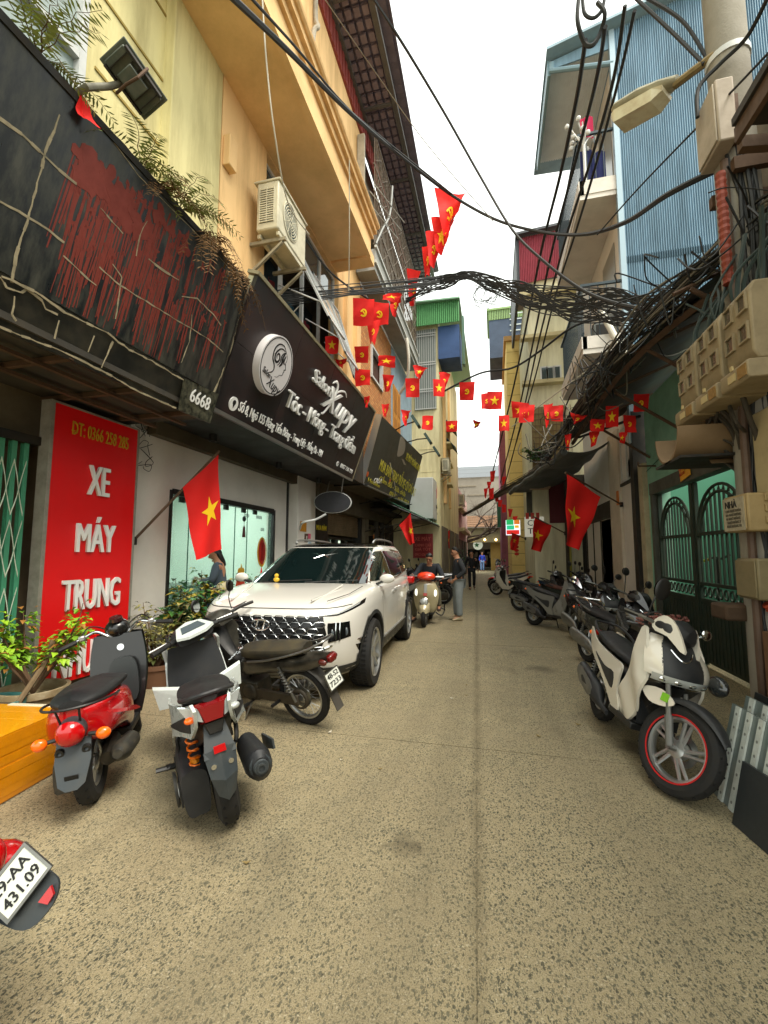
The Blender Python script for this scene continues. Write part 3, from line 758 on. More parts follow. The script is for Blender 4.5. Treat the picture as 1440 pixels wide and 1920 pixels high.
# soffit and shop front of the salon
sf = thing('salon_shop','white hair salon front with green tinted glass doors','shopfront',(0,0,0))
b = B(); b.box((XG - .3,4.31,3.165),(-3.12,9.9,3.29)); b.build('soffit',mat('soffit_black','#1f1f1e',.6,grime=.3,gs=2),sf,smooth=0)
b = B(); b.box((XG + .05,4.5,2.98),(XG + .18,8.55,3.16)); b.build('beam',mat('beam_dark','#4d4330',.7,grime=.3,gs=3),sf,smooth=0)
b = B(); wallx(b,XG,4.3,8.55,0,3.16,[(5.03,7.9,0,2.36)],-.16); b.build('wall',WHITEP,sf,smooth=0)
b = B()
for y0,y1 in ((5.0,5.045),(7.86,7.92)): b.box((XG - .1,y0,0),(XG + .02,y1,2.36))
b.box((XG - .1,5.046,2.3),(XG + .022,7.859,2.38)); b.box((XG - .04,8.42,0),(XG + .03,8.47,3.16)); b.build('door_frame',BLACK,sf,smooth=0)
GLm = mat('glass_tint','#a9d8c4',.05,alpha=.2,spec=.6)
yy = [5.05,5.46,6.1,6.62,7.0,7.85]
for i in range(5):
    b = B(); b.box((XG - .05,yy[i] + .008,.05),(XG - .038,yy[i + 1] - .008,2.295)); g_ = b.build('glass_panel',GLm,sf,smooth=0)
    b = B(); b.box((XG - .06,yy[i] + .2,2.22),(XG - .02,yy[i] + .3,2.294)); b.box((XG - .06,yy[i] + .02,.02),(XG - .02,yy[i + 1] - .02,.1)); b.build('clamp',BLACK,g_,smooth=0)
    b = B(); b.box((XG - .052,yy[i] + .001,.05),(XG - .036,yy[i] + .007,2.295)); b.build('glass_edge',mat('glass_edge_green','#1d4a3c',.2),g_,smooth=0)
b = B(); b.lathe([(0,.02),(.06,.02),(.07,.0)],14,T(XG - .02,6.72,1.12) @ RY(90)); b.build('door_lock',BLACK,sf)
b = B(); b.box((-7.6,4.4,0),(-7.5,9.2,3.1)); b.box((-7.5,4.35,0),(XG - .17,4.45,3.1)); b.box((-7.5,9.1,0),(XG - .17,9.2,3.1)); b.box((-7.5,4.45,2.95),(XG - .17,9.1,3.05)); b.build('room_walls',mat('salon_white','#d7e2d8',.7),sf,smooth=0)
b = B(); b.box((-7.5,4.45,-.008),(XG - .01,9.1,.012)); b.build('room_floor',mat('salon_floor','#7c8a84',.3),sf,smooth=0)
b = B(); b.box((-6.4,5.2,2.92),(-5.2,8.4,2.948)); b.build('ceiling_lamp',mat('lamp_on','#eafff4',.5,emit=4.2),sf,smooth=0)
# dark counter with mirrors inside
ct = thing('counter','dark green counter inside the salon window','counter',(-6.4,5.4,0)); B().box((0,-.4,.012),(.6,2.9,.85)).build('body',mat('counter_green','#4c6b5c',.4),ct,bevel=.02); B().box((-.04,-.44,.852),(.64,2.94,.9)).build('counter_top',mat('counter_top','#2c3a34',.25),ct,bevel=.01)
for i,(u,v) in enumerate(((400,815),(523,868),(598,897))):
    p = at(u,v,z=3.16); b = B(); b.lathe([(.055,.004),(.055,-.1),(.03,-.1)],18); t_ = thing('downlight','black cylinder downlight under the salon sign, %s' % ('nearest the camera','the middle one','farthest of the three')[i],'lamp',p,0,'downlights under the salon sign')
    b.build('can',BLACK,t_); b = B(); b.lathe([(0,-.07),(.045,-.07)],14); b.build('lens',mat('lens_off','#8e8a80',.3),t_)
t_ = thing('dome_camera','small white dome security camera on the salon wall','camera',at(325,815,x=XG + .06)); b = B(); b.lathe([(.055,.06),(.06,0),(.05,-.03)],16); b.build('housing',ALUW,t_); b = B(); b.ell((0,0,-.035),(.045,.045,.05)); b.build('dome',GLOSSB,t_)
b = B()
for k in range(5):
    p = at(262 + k * 3,800 + k * 20,x=XG + .02); b.tube(cr([p + V((U(0,.05),U(-.15,.15),U(-.12,.12))) for _ in range(6)],4),.004,4)
tag(b.build('loose_wire',CABLE),'tangle of loose thin wire hanging on the white salon wall','wire')
# decorations on the salon glass
def deco(label,cat,loc): return thing('glass_decoration',label,cat,loc)
t_ = deco('red and gold oval new year plaque with a red tail on the salon glass','decoration',at(490,1035,x=XG - .02))
b = B(); b.lathe([(0,.02),(.13,.016),(.15,0)],28,RY(90) @ Matrix.Diagonal((1.75,1,1,1))); b.build('plaque',mat('plaque_red','#b0281a',.5),t_)
b = B(); b.lathe([(.135,.018),(.15,.024),(.16,.012)],28,RY(90) @ Matrix.Diagonal((1.75,1,1,1))); b.build('gold_rim',GOLD,t_)
b = B(); b.box((.018,-.05,-.16),(.026,.05,.17)); b.build('centre_panel',mat('plaque_dark','#8c0f12',.5),t_); b = B(); b.lathe([(.004,.0),(.02,-.1),(.035,-.5)],10,T(.01,0,-.28)); b.build('tail',FLAGR,t_)
t_ = deco('dark hanging tassel with a bead on the salon glass','tassel',at(458,975,x=XG - .02))
b = B(); b.tube([(0,0,.2),(0,0,-.12)],.004,4); b.build('cord',INK,t_); b = B(); b.ell((0,0,.02),(.03,.04,.05)); b.build('bead',INK,t_); b = B(); b.lathe([(.005,-.1),(.018,-.13),(.03,-.3),(.0,-.3)],10); b.build('tassel',mat('tassel_red','#4a1012',.8),t_)
for i,(u,v,h,lab) in enumerate(((451,1092,.62,'red figure cut-out sticker low on the glass door'),(387,1125,.62,'red and gold figure sticker between the plant and the woman'),(481,1090,.3,'small brown round sticker beside the red plaque'))):
    p = at(u,v,x=XG - .028); t_ = deco(lab,'sticker',p)
    if i < 2:
        b = B(); b.panel(cr([(-.14,-.31),(.14,-.31),(.13,.0),(.08,.08),(-.08,.08),(-.13,0)],3,True),lambda a,c_: (0,a,c_),(-.003,0,0),0); b.build('robe',mat('sticker_red','#b81f18',.6,grime=.5,gcol='#d08a20',gs=25),t_,smooth=0)
        b = B(); b.lathe([(0,.004),(.085,.004),(.085,0)],18,T(0,0,.15) @ RY(90)); b.build('face',mat('sticker_face','#e0b48e',.6),t_,smooth=0)
        b = B(); b.panel(cr([(-.1,.17),(.1,.17),(.07,.25),(.03,.24),(0,.32),(-.03,.24),(-.07,.25)],2,True),lambda a,c_: (.006,a,c_),(-.003,0,0),0); b.build('hat',GOLD,t_,smooth=0)
    else:
        b = B(); b.lathe([(0,.004),(.1,.004),(.1,0)],18,RY(90)); b.build('disc',mat('sticker_brown','#7a5a35',.6,grime=.5,gcol='#c8a060',gs=30),t_,smooth=0)
for u0,u1,v,n in ((458,470,967,4),(478,494,970,6),(488,497,993,4)):
    t_ = deco('row of small dark letters printed on the glass, %s' % {4: 'the short one',6: 'the longer one'}[n] if v != 993 else 'tiny dark print above the red plaque','print',at((u0 + u1) / 2,v,x=XG - .026)); b = B()
    for k in range(n): b.box((0,(k - n / 2) * .035,-.03),(.003,(k - n / 2) * .035 + .015,.03))
    b.build('letters',INK,t_,smooth=0)

# ---------------------------------------------------------------- pillar, second shop and its house
pi = thing('white_pillar','white rendered pillar right of the salon glass, with small stickers','pillar')
b = B(); b.box((-4.5,8.56,0),(-4.0,9.5,3.16)); b.build('shaft',WHITEP,pi,bevel=.01)
for u0,u1,v0,v1,m,nm in ((563,574,979,996,mat('gold_plaque','#b8761c',.4,grime=.6,gcol='#f0c040',gs=20),'gold_plaque'),(571,577,1001,1016,mat('brown_plate','#5a4334',.6),'number_plate'),(577,582,1001,1010,mat('pink_sticker','#cf5a78',.6),'sticker'),(578,583,1012,1021,mat('blue_sticker','#a7bccb',.6),'sticker')):
    p,q = at(u0,v1,x=-3.995),at(u1,v0,x=-3.995); b = B(); b.box((-3.999,p.y,p.z),(-3.985,q.y,q.z)); o = b.build(nm,m,pi,smooth=0)
    if nm == 'number_plate': text('number','8',.11,WHITEI,frame((-3.984,(p.y + q.y) / 2,(p.z + q.z) / 2),EY,EZ),o,.001,.01)
YEL = mat('yellow_letter','#c9b82a',.5)
hc = thing('brick_house','tall narrow brick house with a grey caged balcony beyond the salon','house')
BRK = mat('brick_wall','#b5713c',.85,grime=.4,gcol='#7a4527',gs=3)
def brickify(m):
    nt = m.node_tree; N = nt.nodes; L = nt.links; bs = N['Principled BSDF']; g = N.new('ShaderNodeNewGeometry'); mp = N.new('ShaderNodeMapping')
    mp.inputs['Rotation'].default_value = (0,R(-90),0)
    sx = N.new('ShaderNodeSeparateXYZ'); cx = N.new('ShaderNodeCombineXYZ'); L.new(g.outputs['Position'],sx.inputs[0]); L.new(sx.outputs[1],cx.inputs[0]); L.new(sx.outputs[2],cx.inputs[1])
    t = N.new('ShaderNodeTexBrick'); t.inputs['Scale'].default_value = 1; t.inputs['Brick Width'].default_value = .22; t.inputs['Row Height'].default_value = .075; t.inputs['Mortar Size'].default_value = .008
    t.inputs['Color1'].default_value = lin('#b8703a'); t.inputs['Color2'].default_value = lin('#cf8f52'); t.inputs['Mortar'].default_value = lin('#8b7050')
    L.new(cx.outputs[0],t.inputs[0]); L.new(t.outputs[0],bs.inputs['Base Color'])
    bp = N.new('ShaderNodeBump'); bp.inputs['Distance'].default_value = .01; bp.invert = True; L.new(t.outputs[1],bp.inputs['Height']); L.new(bp.outputs[0],bs.inputs['Normal'])
brickify(BRK)
GREYB = mat('balcony_grey','#9a9c98',.8,grime=.4,gs=1.5)
BLUEW = mat('pale_blue_plaster','#8ea5b5',.85,grime=.3,gs=2)
b = B(); wallx(b,XU,9.985,13.35,3.3,8.2,[(10.95,12.15,6.2,7.1)]); b.build('brick_wall',BRK,hc,smooth=0)
b = B(); wallx(b,XU + .02,13.355,16.9,3.3,8.2,[(13.5,14.6,5.0,7.0)]); b.build('blue_wall',BLUEW,hc,smooth=0)
b = B(); wallx(b,XU - .25,9.985,16.9,8.2,12.7,[(11,13,8.8,11),(14,15.5,8.8,11)]); b.build('upper_wall',mat('upper_grey','#8a8378',.85,grime=.4,gs=1.5),hc,smooth=0)
fr = B()
for y in (10.95,12.09): fr.box((XU - .05,y,6.2),(XU + .05,y + .06,7.1))
for z in (6.2,7.04): fr.box((XU - .05,11.012,z),(XU + .052,12.088,z + .06))
o = fr.build('window',ALUW,hc,smooth=0); B().box((XU - .1,10.95,6.2),(XU - .08,12.15,7.1)).build('pane',mat('red_curtain','#4a2a22',.6),o,smooth=0)
b = B()
for i in range(2):
    y0 = 13.52 + i * .54
    b.box((XU - .02,y0,5.02),(XU + .05,y0 + .52,6.98))
o = b.build('wood_shutter',mat('orange_wood','#c98a3a',.6,grime=.3,gs=6),hc,smooth=0)
b = B()
for i in range(2):
    for z in (5.15,6.1): b.box((XU + .051,13.6 + i * .54,z),(XU + .06,13.96 + i * .54,z + .75))
b.build('shutter_panel',mat('orange_wood_dark','#a86d2a',.6),o,smooth=0)
b = B(); b.box((XU + .02,9.6,8.25),(-2.62,15.6,8.42)); b.box((-2.72,9.6,8.42),(-2.6,15.6,8.78)); b.box((-3.1,9.5,8.42),(-2.73,9.6,8.78)); b.build('balcony',GREYB,hc,smooth=0)
b = B(); b.box((-2.615,9.55,8.4),(-2.57,15.65,8.47)); b.box((-2.615,9.55,8.78),(-2.56,15.65,8.84)); b.build('balcony_edge',mat('pale_edge','#b9bcb8',.7),hc,smooth=0)
b = B()
for i in range(44): b.box((-2.655,9.65 + i * .135,8.84),(-2.64,9.665 + i * .135,11.9))
for z in (8.9,9.6,10.3,11.0,11.85): b.box((-2.665,9.6,z),(-2.63,15.6,z + .03))
for i in range(9):
    for k in range(4): b.tube([(-2.63,9.7 + i * .66,9.0 + k * .72),(-2.63,10.3 + i * .66,9.55 + k * .72)],.008,4); b.tube([(-2.63,10.3 + i * .66,9.0 + k * .72),(-2.63,9.7 + i * .66,9.55 + k * .72)],.008,4)
b.build('balcony_cage',mat('cage_brown','#776a5c',.6,.3,grime=.5,gs=6),hc,smooth=0)
b = B(); b.box((-3.08,9.62,8.43),(-2.9,9.7,11.9)); b.box((-3.1,9.05,8.6),(-2.75,9.5,8.85)); b.build('cage_end',mat('cage_end_white','#b5ab98',.7,grime=.5,gs=3),hc,smooth=0)
b = B(); b.tube(cr([(-2.55,13.2,8.3),(-2.5,13.25,7.6),(-2.62,13.5,7.0),(-2.9,13.7,6.7)],6),.05,8); b.build('drain_pipe',mat('pvc_white','#cfcbbd',.5),hc)
# shop below
sh = thing('motorbike_shop','dark motorbike shop with a half open roller shutter right of the white pillar','shopfront')
b = B(); b.box((-4.6,9.51,2.62),(-3.9,16.9,3.25)); b.box((-4.6,9.51,3.251),(-3.12,16.9,3.298)); b.box((-7,9.4,3.251),(-4.61,17,3.298)); b.build('lintel',mat('lintel_brown','#5d5443',.8,grime=.4,gs=2),sh,smooth=0)
b = B()
for i in range(12): b.slab([(-4.18,10.35,2.62 - i * .05),(-4.13,10.35,2.595 - i * .05),(-4.13,13.2,2.595 - i * .05),(-4.18,13.2,2.62 - i * .05)],(-.012,0,-.036))
b.build('roller_shutter',mat('shutter_tan','#857358',.6,.3,grime=.4,gs=3),sh,smooth=0)
b = B()
for y in (10.3,13.22): b.box((-4.3,y,0),(-4.05,y + .12,2.62))
b.box((-4.25,10.42,1.9),(-4.2,13.21,1.96)); b.box((-4.25,10.42,1.64),(-4.2,13.21,1.72))
for y in (10.9,11.5,12.3): b.box((-4.252,y,1.725),(-4.19,y + .07,1.898))
b.build('transom_frame',BLACK,sh,smooth=0)
b = B(); b.box((-4.4,10.5,1.73),(-4.38,10.86,1.89)); b.box((-4.4,11.0,1.73),(-4.38,11.48,1.89)); b.box((-4.4,12.0,1.73),(-4.38,12.28,1.89)); b.build('transom_pane',mat('lit_pane','#d8ecd0',.4,emit=.55),sh,smooth=0)
b = B(); b.box((-5.9,9.6,0),(-5.8,14.4,2.62)); b.build('back_wall',mat('shop_wall_green','#8e9a7c',.8,grime=.3,gs=2),sh,smooth=0)
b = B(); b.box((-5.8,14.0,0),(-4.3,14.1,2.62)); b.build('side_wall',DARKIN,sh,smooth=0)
b = B(); b.box((-4.22,10.43,.02),(-4.21,11.7,1.635)); b.box((-4.2,11.72,.02),(-4.19,13.2,1.635)); b.build('door_glass',mat('shop_glass','#9fae92',.06,alpha=.35,spec=.6),sh,smooth=0)
b = B(); b.box((-4.35,13.35,0),(-3.95,13.8,2.62)); o = b.build('pillar',mat('dirty_pillar','#6d6350',.8,grime=.5,gs=4),sh,smooth=0)
for u,v in ((701,1006),(703,1018)):
    p = at(u,v,x=-3.94); b = B(); b.box((-3.95,p.y - .06,p.z - .07),(-3.94,p.y + .06,p.z + .07)); b.build('sticker',mat('orange_sticker','#c8762a',.6) if v < 1010 else YEL,o,smooth=0)
vs = thing('vertical_sign','narrow black upright sign with yellow words beside the roller shutter','sign',(-4.02,9.92,1.5))
b = B(); b.box((-.03,-.36,-1.4),(0,.36,1.15)); b.build('board',mat('board_black','#141512',.5,grime=.2,gs=4),vs,smooth=0)
for wd,z in (('MUA BÁN',.62),('TRAO ĐỔI',.12)): text('lettering',wd,.17,YEL,T(.004,0,z) @ frame((0,0,0),EY,EZ),vs,.003,.012,width=.62)
ov = thing('oval_sign','black oval sign hanging under the end of the salon signboard','sign',at(624,942,y=9.3))
M_ = RZ(14) @ RX(90); b = B(); b.lathe([(0,.05),(.4,.05),(.41,.03),(.41,-.03),(.4,-.05),(0,-.05)],32,M_ @ Matrix.Diagonal((1,.58,1,1))); b.build('board',mat('oval_black','#15151a',.5,grime=.5,gcol='#3a3a44',gs=14),ov)
b = B(); b.lathe([(.405,.035),(.425,.03),(.425,-.03),(.405,-.035)],32,M_ @ Matrix.Diagonal((1,.58,1,1))); b.build('rim',ALUW,ov)
b = B(); b.tube([(.2,0,.2),(.3,-.15,.55)],.013,6); b.tube([(-.15,0,.22),(-.12,.1,.5)],.013,6); b.build('hanger',STEEL,ov)
b = B(); b.tube(cr([at(562,992,x=-3.95),at(568,980,x=-3.7),at(592,974,x=-3.5),at(611,964,x=-3.3)],5),.022,8); tag(b.build('bent_pipe',ALUW),'bent white steel pipe in front of the white pillar','pipe')
# second board
up2 = V((.28,0,1))
P2 = [V((-3.1,10.3,3.24)),V((-2.84,15.1,3.24)),V((-2.35,15.1,4.86)),V((-2.63,10.3,4.9))]
FC = frame(P2[0],P2[1] - P2[0],P2[3] - P2[0])
s2 = thing('shop_sign','dark printed signboard with yellow lettering beyond the salon sign','sign'); s2.matrix_world = FC
WC = (P2[1] - P2[0]).length; HC = (P2[3] - P2[0]).length
b = B(); b.box((0,0,-.08),(WC,HC,0)); b.build('panel',mat('banner_dark','#34342c',.5,grime=.4,gcol='#4a463a',gs=1.5),s2,smooth=0)
b = B(); b.box((-.03,-.01,-.14),(-.002,HC + .01,.03)); b.box((0,-.03,-.14),(WC,-.002,.02)); b.build('edge_frame',ALLOY,s2,smooth=0)
YEL2 = mat('faded_yellow','#b5ab34',.6)
for L_,Rr,bd,h in (((761,855),(787,880),'XE MÁY HOÀNG ANH',.22),((712,872),(778,925),'MUA BÁN, TRAO ĐỔI XE CŨ GIÁ CAO',.3),((711,897),(760,928),'Cầm đồ - Sửa chữa',.15),((690,899),(712,912),'Hotline',.11),((730,925),(766,944),'0912 636 858',.14)):
    sign_text(s2,FC,bd,YEL2,L_,Rr,h,.008,.002,.004)
c = on(FC,708,902); text('lettering','CADA',.2,WHITEI,T(c.x,c.y,.004) @ RZ(8),s2,.002,.01,shear=.3,width=.6)
b = B()
b.panel(cr([on(FC,*q)[:2] for q in ((752,818),(760,830),(757,850),(745,856),(747,838))],3,True),lambda x,y: (x,y,.003),(0,0,-.004),0)
b.panel([on(FC,*q)[:2] for q in ((753,860),(757,862),(761,872),(757,871))],lambda x,y: (x,y,.003),(0,0,-.004),0); b.build('printed_mirror',mat('print_grey','#8d8577',.5),s2,smooth=0)
b = B(); b.tube([on(FC,*q)[:2] + (.01,) if False else tuple(on(FC,*q)[:2]) + (.003,) for q in ((731,868),(737,890),(741,915),(741,930))],.025,5,flat=.1); b.build('torn_strip',mat('print_pale','#a39d8e',.6),s2)
b = B()
for q in ((689,889),(731,902)):
    c = on(FC,*q); b.lathe([(0,.004),(.07,.004),(.07,0)],12,T(c.x,c.y,0))
b.build('print_emblem',mat('print_orange','#b8501c',.6),s2,smooth=0)
for i,(u,v,u2,v2) in enumerate(((745,796,779,790),(766,826,802,822),(790,850,818,846))):   # sign lamps on stalks
    p = FC @ V((on(FC,u,v).x,HC,0)); q = at(u2,v2,x=p.x + .75)
    t_ = thing('sign_lamp','small dark lamp on a stalk over the second signboard, %s' % ('nearest','middle one','farthest')[i],'lamp',p,0,'stalk lamps over the second signboard')
    d = q - p; b = B(); b.tube([(0,0,0),d * .5 + V((0,0,.03)),d],.018,6); b.build('stalk',DARKM,t_)
    b = B(); b.slab([d + V(a) for a in ((-.1,-.14,.1),(.06,-.14,-.16),(.06,.14,-.16),(-.1,.14,.1))],(.06,0,.04)); b.build('head',mat('lamp_teal','#3c5450',.5),t_,smooth=0)
# green awning frame beyond the shop
aw = thing('green_awning','green translucent sheet awning on a black frame beyond the second signboard','awning')
b = B(); n = 30
b.grid(lambda s_,t_: (-3.6 + 1.55 * t_,13.2 + 6.0 * s_,3.35 - .75 * t_ + .02 * math.sin(s_ * n * 2.1)),60,4)
b.build('sheet',mat('green_sheet','#4f8a70',.35,alpha=.8,grime=.3,gs=3),aw)
b = B()
for y in (13.2,15.2,17.2,19.2): b.tube([(-3.7,y,3.3),(-2.05,y,2.55)],.025,6); b.tube([(-3.9,y,2.2),(-2.1,y,2.55)],.015,6)
b.tube([(-2.05,13.1,2.55),(-2.05,19.3,2.55)],.025,6); b.tube([(-2.85,13.1,2.92),(-2.85,19.3,2.92)],.02,6)
b.build('frame',BLACK,aw)
b = B(); b.box((-3.9,10.4,3.2),(-3.0,10.44,3.24)); b.tube([(-3.9,12.6,3.0),(-2.6,12.6,3.2)],.02,6); b.tube([(-3.9,15.0,2.9),(-2.75,15.0,3.22)],.02,6); b.tube([(-3.9,15.0,2.3),(-2.85,15.0,3.2)],.015,6)
o = b.build('sign_bracket',BLACK,s2,smooth=0); o.matrix_parent_inverse = FC.inverted()
# dark stalls under the awning
st = thing('dark_stall','dark cluttered stall under the green awning behind the car','stall')
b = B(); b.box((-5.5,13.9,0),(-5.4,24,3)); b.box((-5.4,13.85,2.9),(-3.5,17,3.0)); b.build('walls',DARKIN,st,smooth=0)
b = B()
for y in (14.6,15.4,16.2,16.9): b.box((-4.0,y,0),(-3.85,y + .1,2.6))
b.box((-4.0,13.9,2.3),(-3.9,17,2.4)); b.build('posts',mat('stall_post','#4a4336',.7,grime=.4,gs=4),st,smooth=0)
b = B()
for i in range(26): b.cbox((U(-5.2,-4.2),U(14.2,16.8),U(.2,2.0)),(U(.15,.5),U(.15,.5),U(.15,.4)),)
o = b.build('stacked_goods',mat('dim_goods','#4e4636',.8,grime=.6,gcol='#1d1a15',gs=4),st,smooth=0); o['kind'] = 'stuff'
rb = thing('red_banner','dark red printed banner hanging behind the man on the scooter','banner',at(793,1024,y=15.6))
b = B(); b.grid(lambda s_,t_: (-.36 + .72 * s_,.02 * math.sin(6 * s_),-.42 + .86 * t_),8,6); b.build('cloth',mat('banner_red','#7e0c10',.6,grime=.3,gs=3),rb)
for wd,z,h in (('XE MÁY',.25,.15),('CHÍNH CHỦ',.03,.1),('GIÁ TỐT',-.12,.1),('0912 636 858',-.3,.1)): text('lettering',wd,h / .72,mat('banner_letter','#c05a48',.6),T(0,-.035,z) @ RX(90),rb,.002,.01,width=.56)
# ---------------------------------------------------------------- cream building with the green roof
hd_ = thing('cream_building','tall cream building with a green metal roof box and white window grille','building')
b = B(); b.box((-5.6,17.0,0),(-2.0,26,11.0)); b.build('wall',CREAM,hd_,smooth=0)
zt = at(815,590,y=16.9).z
b = B(); n = 24
for i in range(n): b.slab([(-3.0 + 1.86 * i / n,16.72,10.55),(-3.0 + 1.86 * (i + .5) / n,16.68,10.55),(-3.0 + 1.86 * (i + .5) / n,16.68,11.45),(-3.0 + 1.86 * i / n,16.72,11.45)],(0,.02,0)); b.slab([(-3.0 + 1.86 * (i + .5) / n,16.68,10.55),(-3.0 + 1.86 * (i + 1) / n,16.72,10.55),(-3.0 + 1.86 * (i + 1) / n,16.72,11.45),(-3.0 + 1.86 * (i + .5) / n,16.68,11.45)],(0,.02,0))
b.build('green_sheet_wall',mat('green_corrugated','#5f9d66',.5,.2,grime=.3,gs=2),hd_,smooth=0)
b = B(); b.slab([(-3.1,16.55,11.47),(-1.1,16.55,11.42),(-1.1,26,11.42),(-3.1,26,11.47)],(0,0,.06)); b.build('roof',mat('green_roof','#8fb79a',.5,.2),hd_,smooth=0)
b = B(); b.box((-2.0 + .002,16.9,9.2),(-1.16,18.3,10.54)); b.build('blue_balcony_box',mat('blue_sheet','#38588a',.6,.1,grime=.3,gs=2),hd_,smooth=0)
b = B(); b.slab([(-1.06,16.9,10.9),(-.98,17,10.9),(-.98,17.2,9.0),(-1.06,17.1,9.0)],(0,.3,0)); b.build('side_flap',mat('green_flap','#5b7a6c',.6),hd_,smooth=0)
gr = B()
for i in range(10): gr.box((-2.93 + i * .088,16.9,7.2),(-2.915 + i * .088,16.92,10.5))
for z in (7.2,7.9,8.0,9.0,9.1,10.2,10.3): gr.box((-2.95,16.895,z),(-2.1,16.925,z + .03))
wn = gr.build('window_grille',ALUW,hd_,smooth=0); B().box((-2.95,16.96,7.2),(-2.1,16.995,10.5)).build('pane',mat('window_shade','#7d8580',.4),wn,smooth=0)
b = B(); b.box((-2.0 + .003,18.2,3.6),(-1.9,18.6,9.2)); b.box((-2.0 + .003,20.4,3.6),(-1.92,20.7,9.2)); b.build('ochre_pilaster',PEACHD,hd_,smooth=0)
b = B()
for z in (4.5,5.4,6.3,7.1): b.box((-2.0 + .003,19.0,z),(-1.75,20.2,z + .08)); b.box((-2.8,16.985,z + .2),(-2.2,16.998,z + .22))
b.build('sill',CREAM,hd_,smooth=0)
p = at(823,878,x=-1.86); a3 = ac_unit('small air conditioner on the cream building beside the ochre pilaster',(-1.8,17.6,4.75),0); a3.scale = (.9,.9,.9)
for i,z in enumerate((6.9,6.1)):                     # dark awning flaps
    b = B(); b.slab([(-1.99,19.0,z + .5),(-1.55,19.0,z),(-1.55,20.4,z),(-1.99,20.4,z + .5)],(0,0,.03)); b.build('window_awning',mat('awning_teal','#46606a',.7),hd_,smooth=0)
wb = thing('box_sign','white box sign with small dark lettering projecting from the cream building','sign')
cx = at(812,930,y=15.9).x
b = B(); b.box((-3.0,15.9,2.78),(cx,19.5,4.3)); b.build('box',mat('box_white','#c9cac6',.6,grime=.3,gcol='#8f8d80',gs=1.2),wb,bevel=.02)
b = B(); b.slab([(-3.0,15.95,2.77),(cx - .02,15.95,2.77),(cx - .5,19.4,2.4),(-3.0,19.4,2.4)],(0,0,.006)); b.build('underside',mat('box_under','#8b8375',.7),wb,smooth=0)
for wd,y,z,s_,m_ in (('❀',17.0,3.85,.5,mat('logo_pink','#c06a78',.6)),('NHA KHOA',17.2,3.3,.2,INK),('thẩm mỹ',17.2,3.05,.16,INK)):
    if wd != '❀': text('lettering',wd,s_,m_,frame((cx + .004,y,z),EY,EZ),wb,.002,.01)
    else:
        b = B(); b.panel(star(.3,.6),lambda p_,q_: (cx + .004,y + p_,z + q_),(-.003,0,0),0); b.build('logo',m_,wb,smooth=0)
# the next houses down the left side
he = thing('pink_house','narrow faded pink house at the left of the market hall','house')
b = B(); b.box((-3.6,26.1,0),(-2.1,36,5.6)); b.build('wall',mat('pink_plaster','#b8958a',.85,grime=.4,gs=1.5),he,smooth=0)
b = B(); b.box((-2.1,27,2.9),(-1.7,34,3.1)); b.box((-2.1 + .003,26.2,4.2),(-1.8,30,4.3)); b.build('ledge',CREAM,he,smooth=0)
b = B()
for y in (27,29.6,32.2): b.box((-2.1 + .004,y,.1),(-2.05,y + 1.8,2.4))
b.build('door',DARKM,he,smooth=0)
ac_unit('air conditioner far down the left side above the pink house ledge',(-1.85,26.8,4.45),0)
b = B(); b.box((-2.0 + .004,17.3,.05),(-1.96,19.6,2.6)); b.box((-2.0 + .004,20.2,.05),(-1.96,22.6,2.6)); b.box((-2.0 + .004,23.2,.05),(-1.96,25.4,2.6)); b.build('ground_door',mat('stall_shutter','#6b6252',.7,grime=.4,gs=2),hd_,smooth=0)
# ---------------------------------------------------------------- market hall closing the street
YM = 41.5
mk = thing('market_hall','dark open market hall with tiled roof edge closing the street','building')
def fx(u,v,y=YM): return at(u,v,y=y)
x0,x1 = fx(835,1000).x,fx(985,1000).x
zr,zf,zb_ = fx(890,990).z,fx(890,1008).z,fx(890,1016).z
b = B(); b.box((x0 - 2,YM,fx(890,1017).z),(x1 + 2,YM + .4,zr)); b.build('fascia',mat('fascia_olive','#6d664c',.8,grime=.3,gs=1),mk,smooth=0)
b = B(); zt2 = fx(890,966).z; n = 60
for i in range(n):
    for j in range(5):
        xx = x0 - 2 + (x1 - x0 + 4) * i / n; ww = (x1 - x0 + 4) / n; f0,f1 = j / 5,(j + 1.15) / 5
        b.slab([(xx + .01,YM - .5 + 2.2 * f0,zr + (zt2 - zr) * f0 + .05),(xx + ww - .01,YM - .5 + 2.2 * f0,zr + (zt2 - zr) * f0 + .05),(xx + ww - .01,YM - .5 + 2.2 * f1,zr + (zt2 - zr) * f1),(xx + .01,YM - .5 + 2.2 * f1,zr + (zt2 - zr) * f1)],(0,0,.06))
o = b.build('roof_tiles',mat('terracotta_tile','#75573f',.8,grime=.7,gcol='#5c3a24',gs=6),mk,smooth=0); o['kind'] = 'stuff'
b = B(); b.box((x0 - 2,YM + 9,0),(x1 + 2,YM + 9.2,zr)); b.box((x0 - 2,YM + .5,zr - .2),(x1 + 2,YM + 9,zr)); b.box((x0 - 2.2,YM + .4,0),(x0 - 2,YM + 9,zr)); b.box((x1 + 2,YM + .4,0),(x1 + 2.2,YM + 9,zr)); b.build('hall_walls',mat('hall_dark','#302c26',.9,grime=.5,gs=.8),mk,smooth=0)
b = B()
for i in range(70):
    b.cbox((U(x0,x1),YM + U(3,8),U(.3,3.2)),(U(.1,.5),.2,U(.1,.5)))
o = b.build('hall_clutter',mat('hall_goods','#6d6350',.8,grime=.7,gcol='#24211b',gs=3),mk,smooth=0); o['kind'] = 'stuff'
b = B(); b.box((fx(920,1050).x,YM + 1,0),(fx(945,1050).x,YM + 1.3,zr - .25)); b.build('hall_pillar',mat('hall_yellow','#94783c',.8,grime=.4,gs=1),mk,smooth=0)
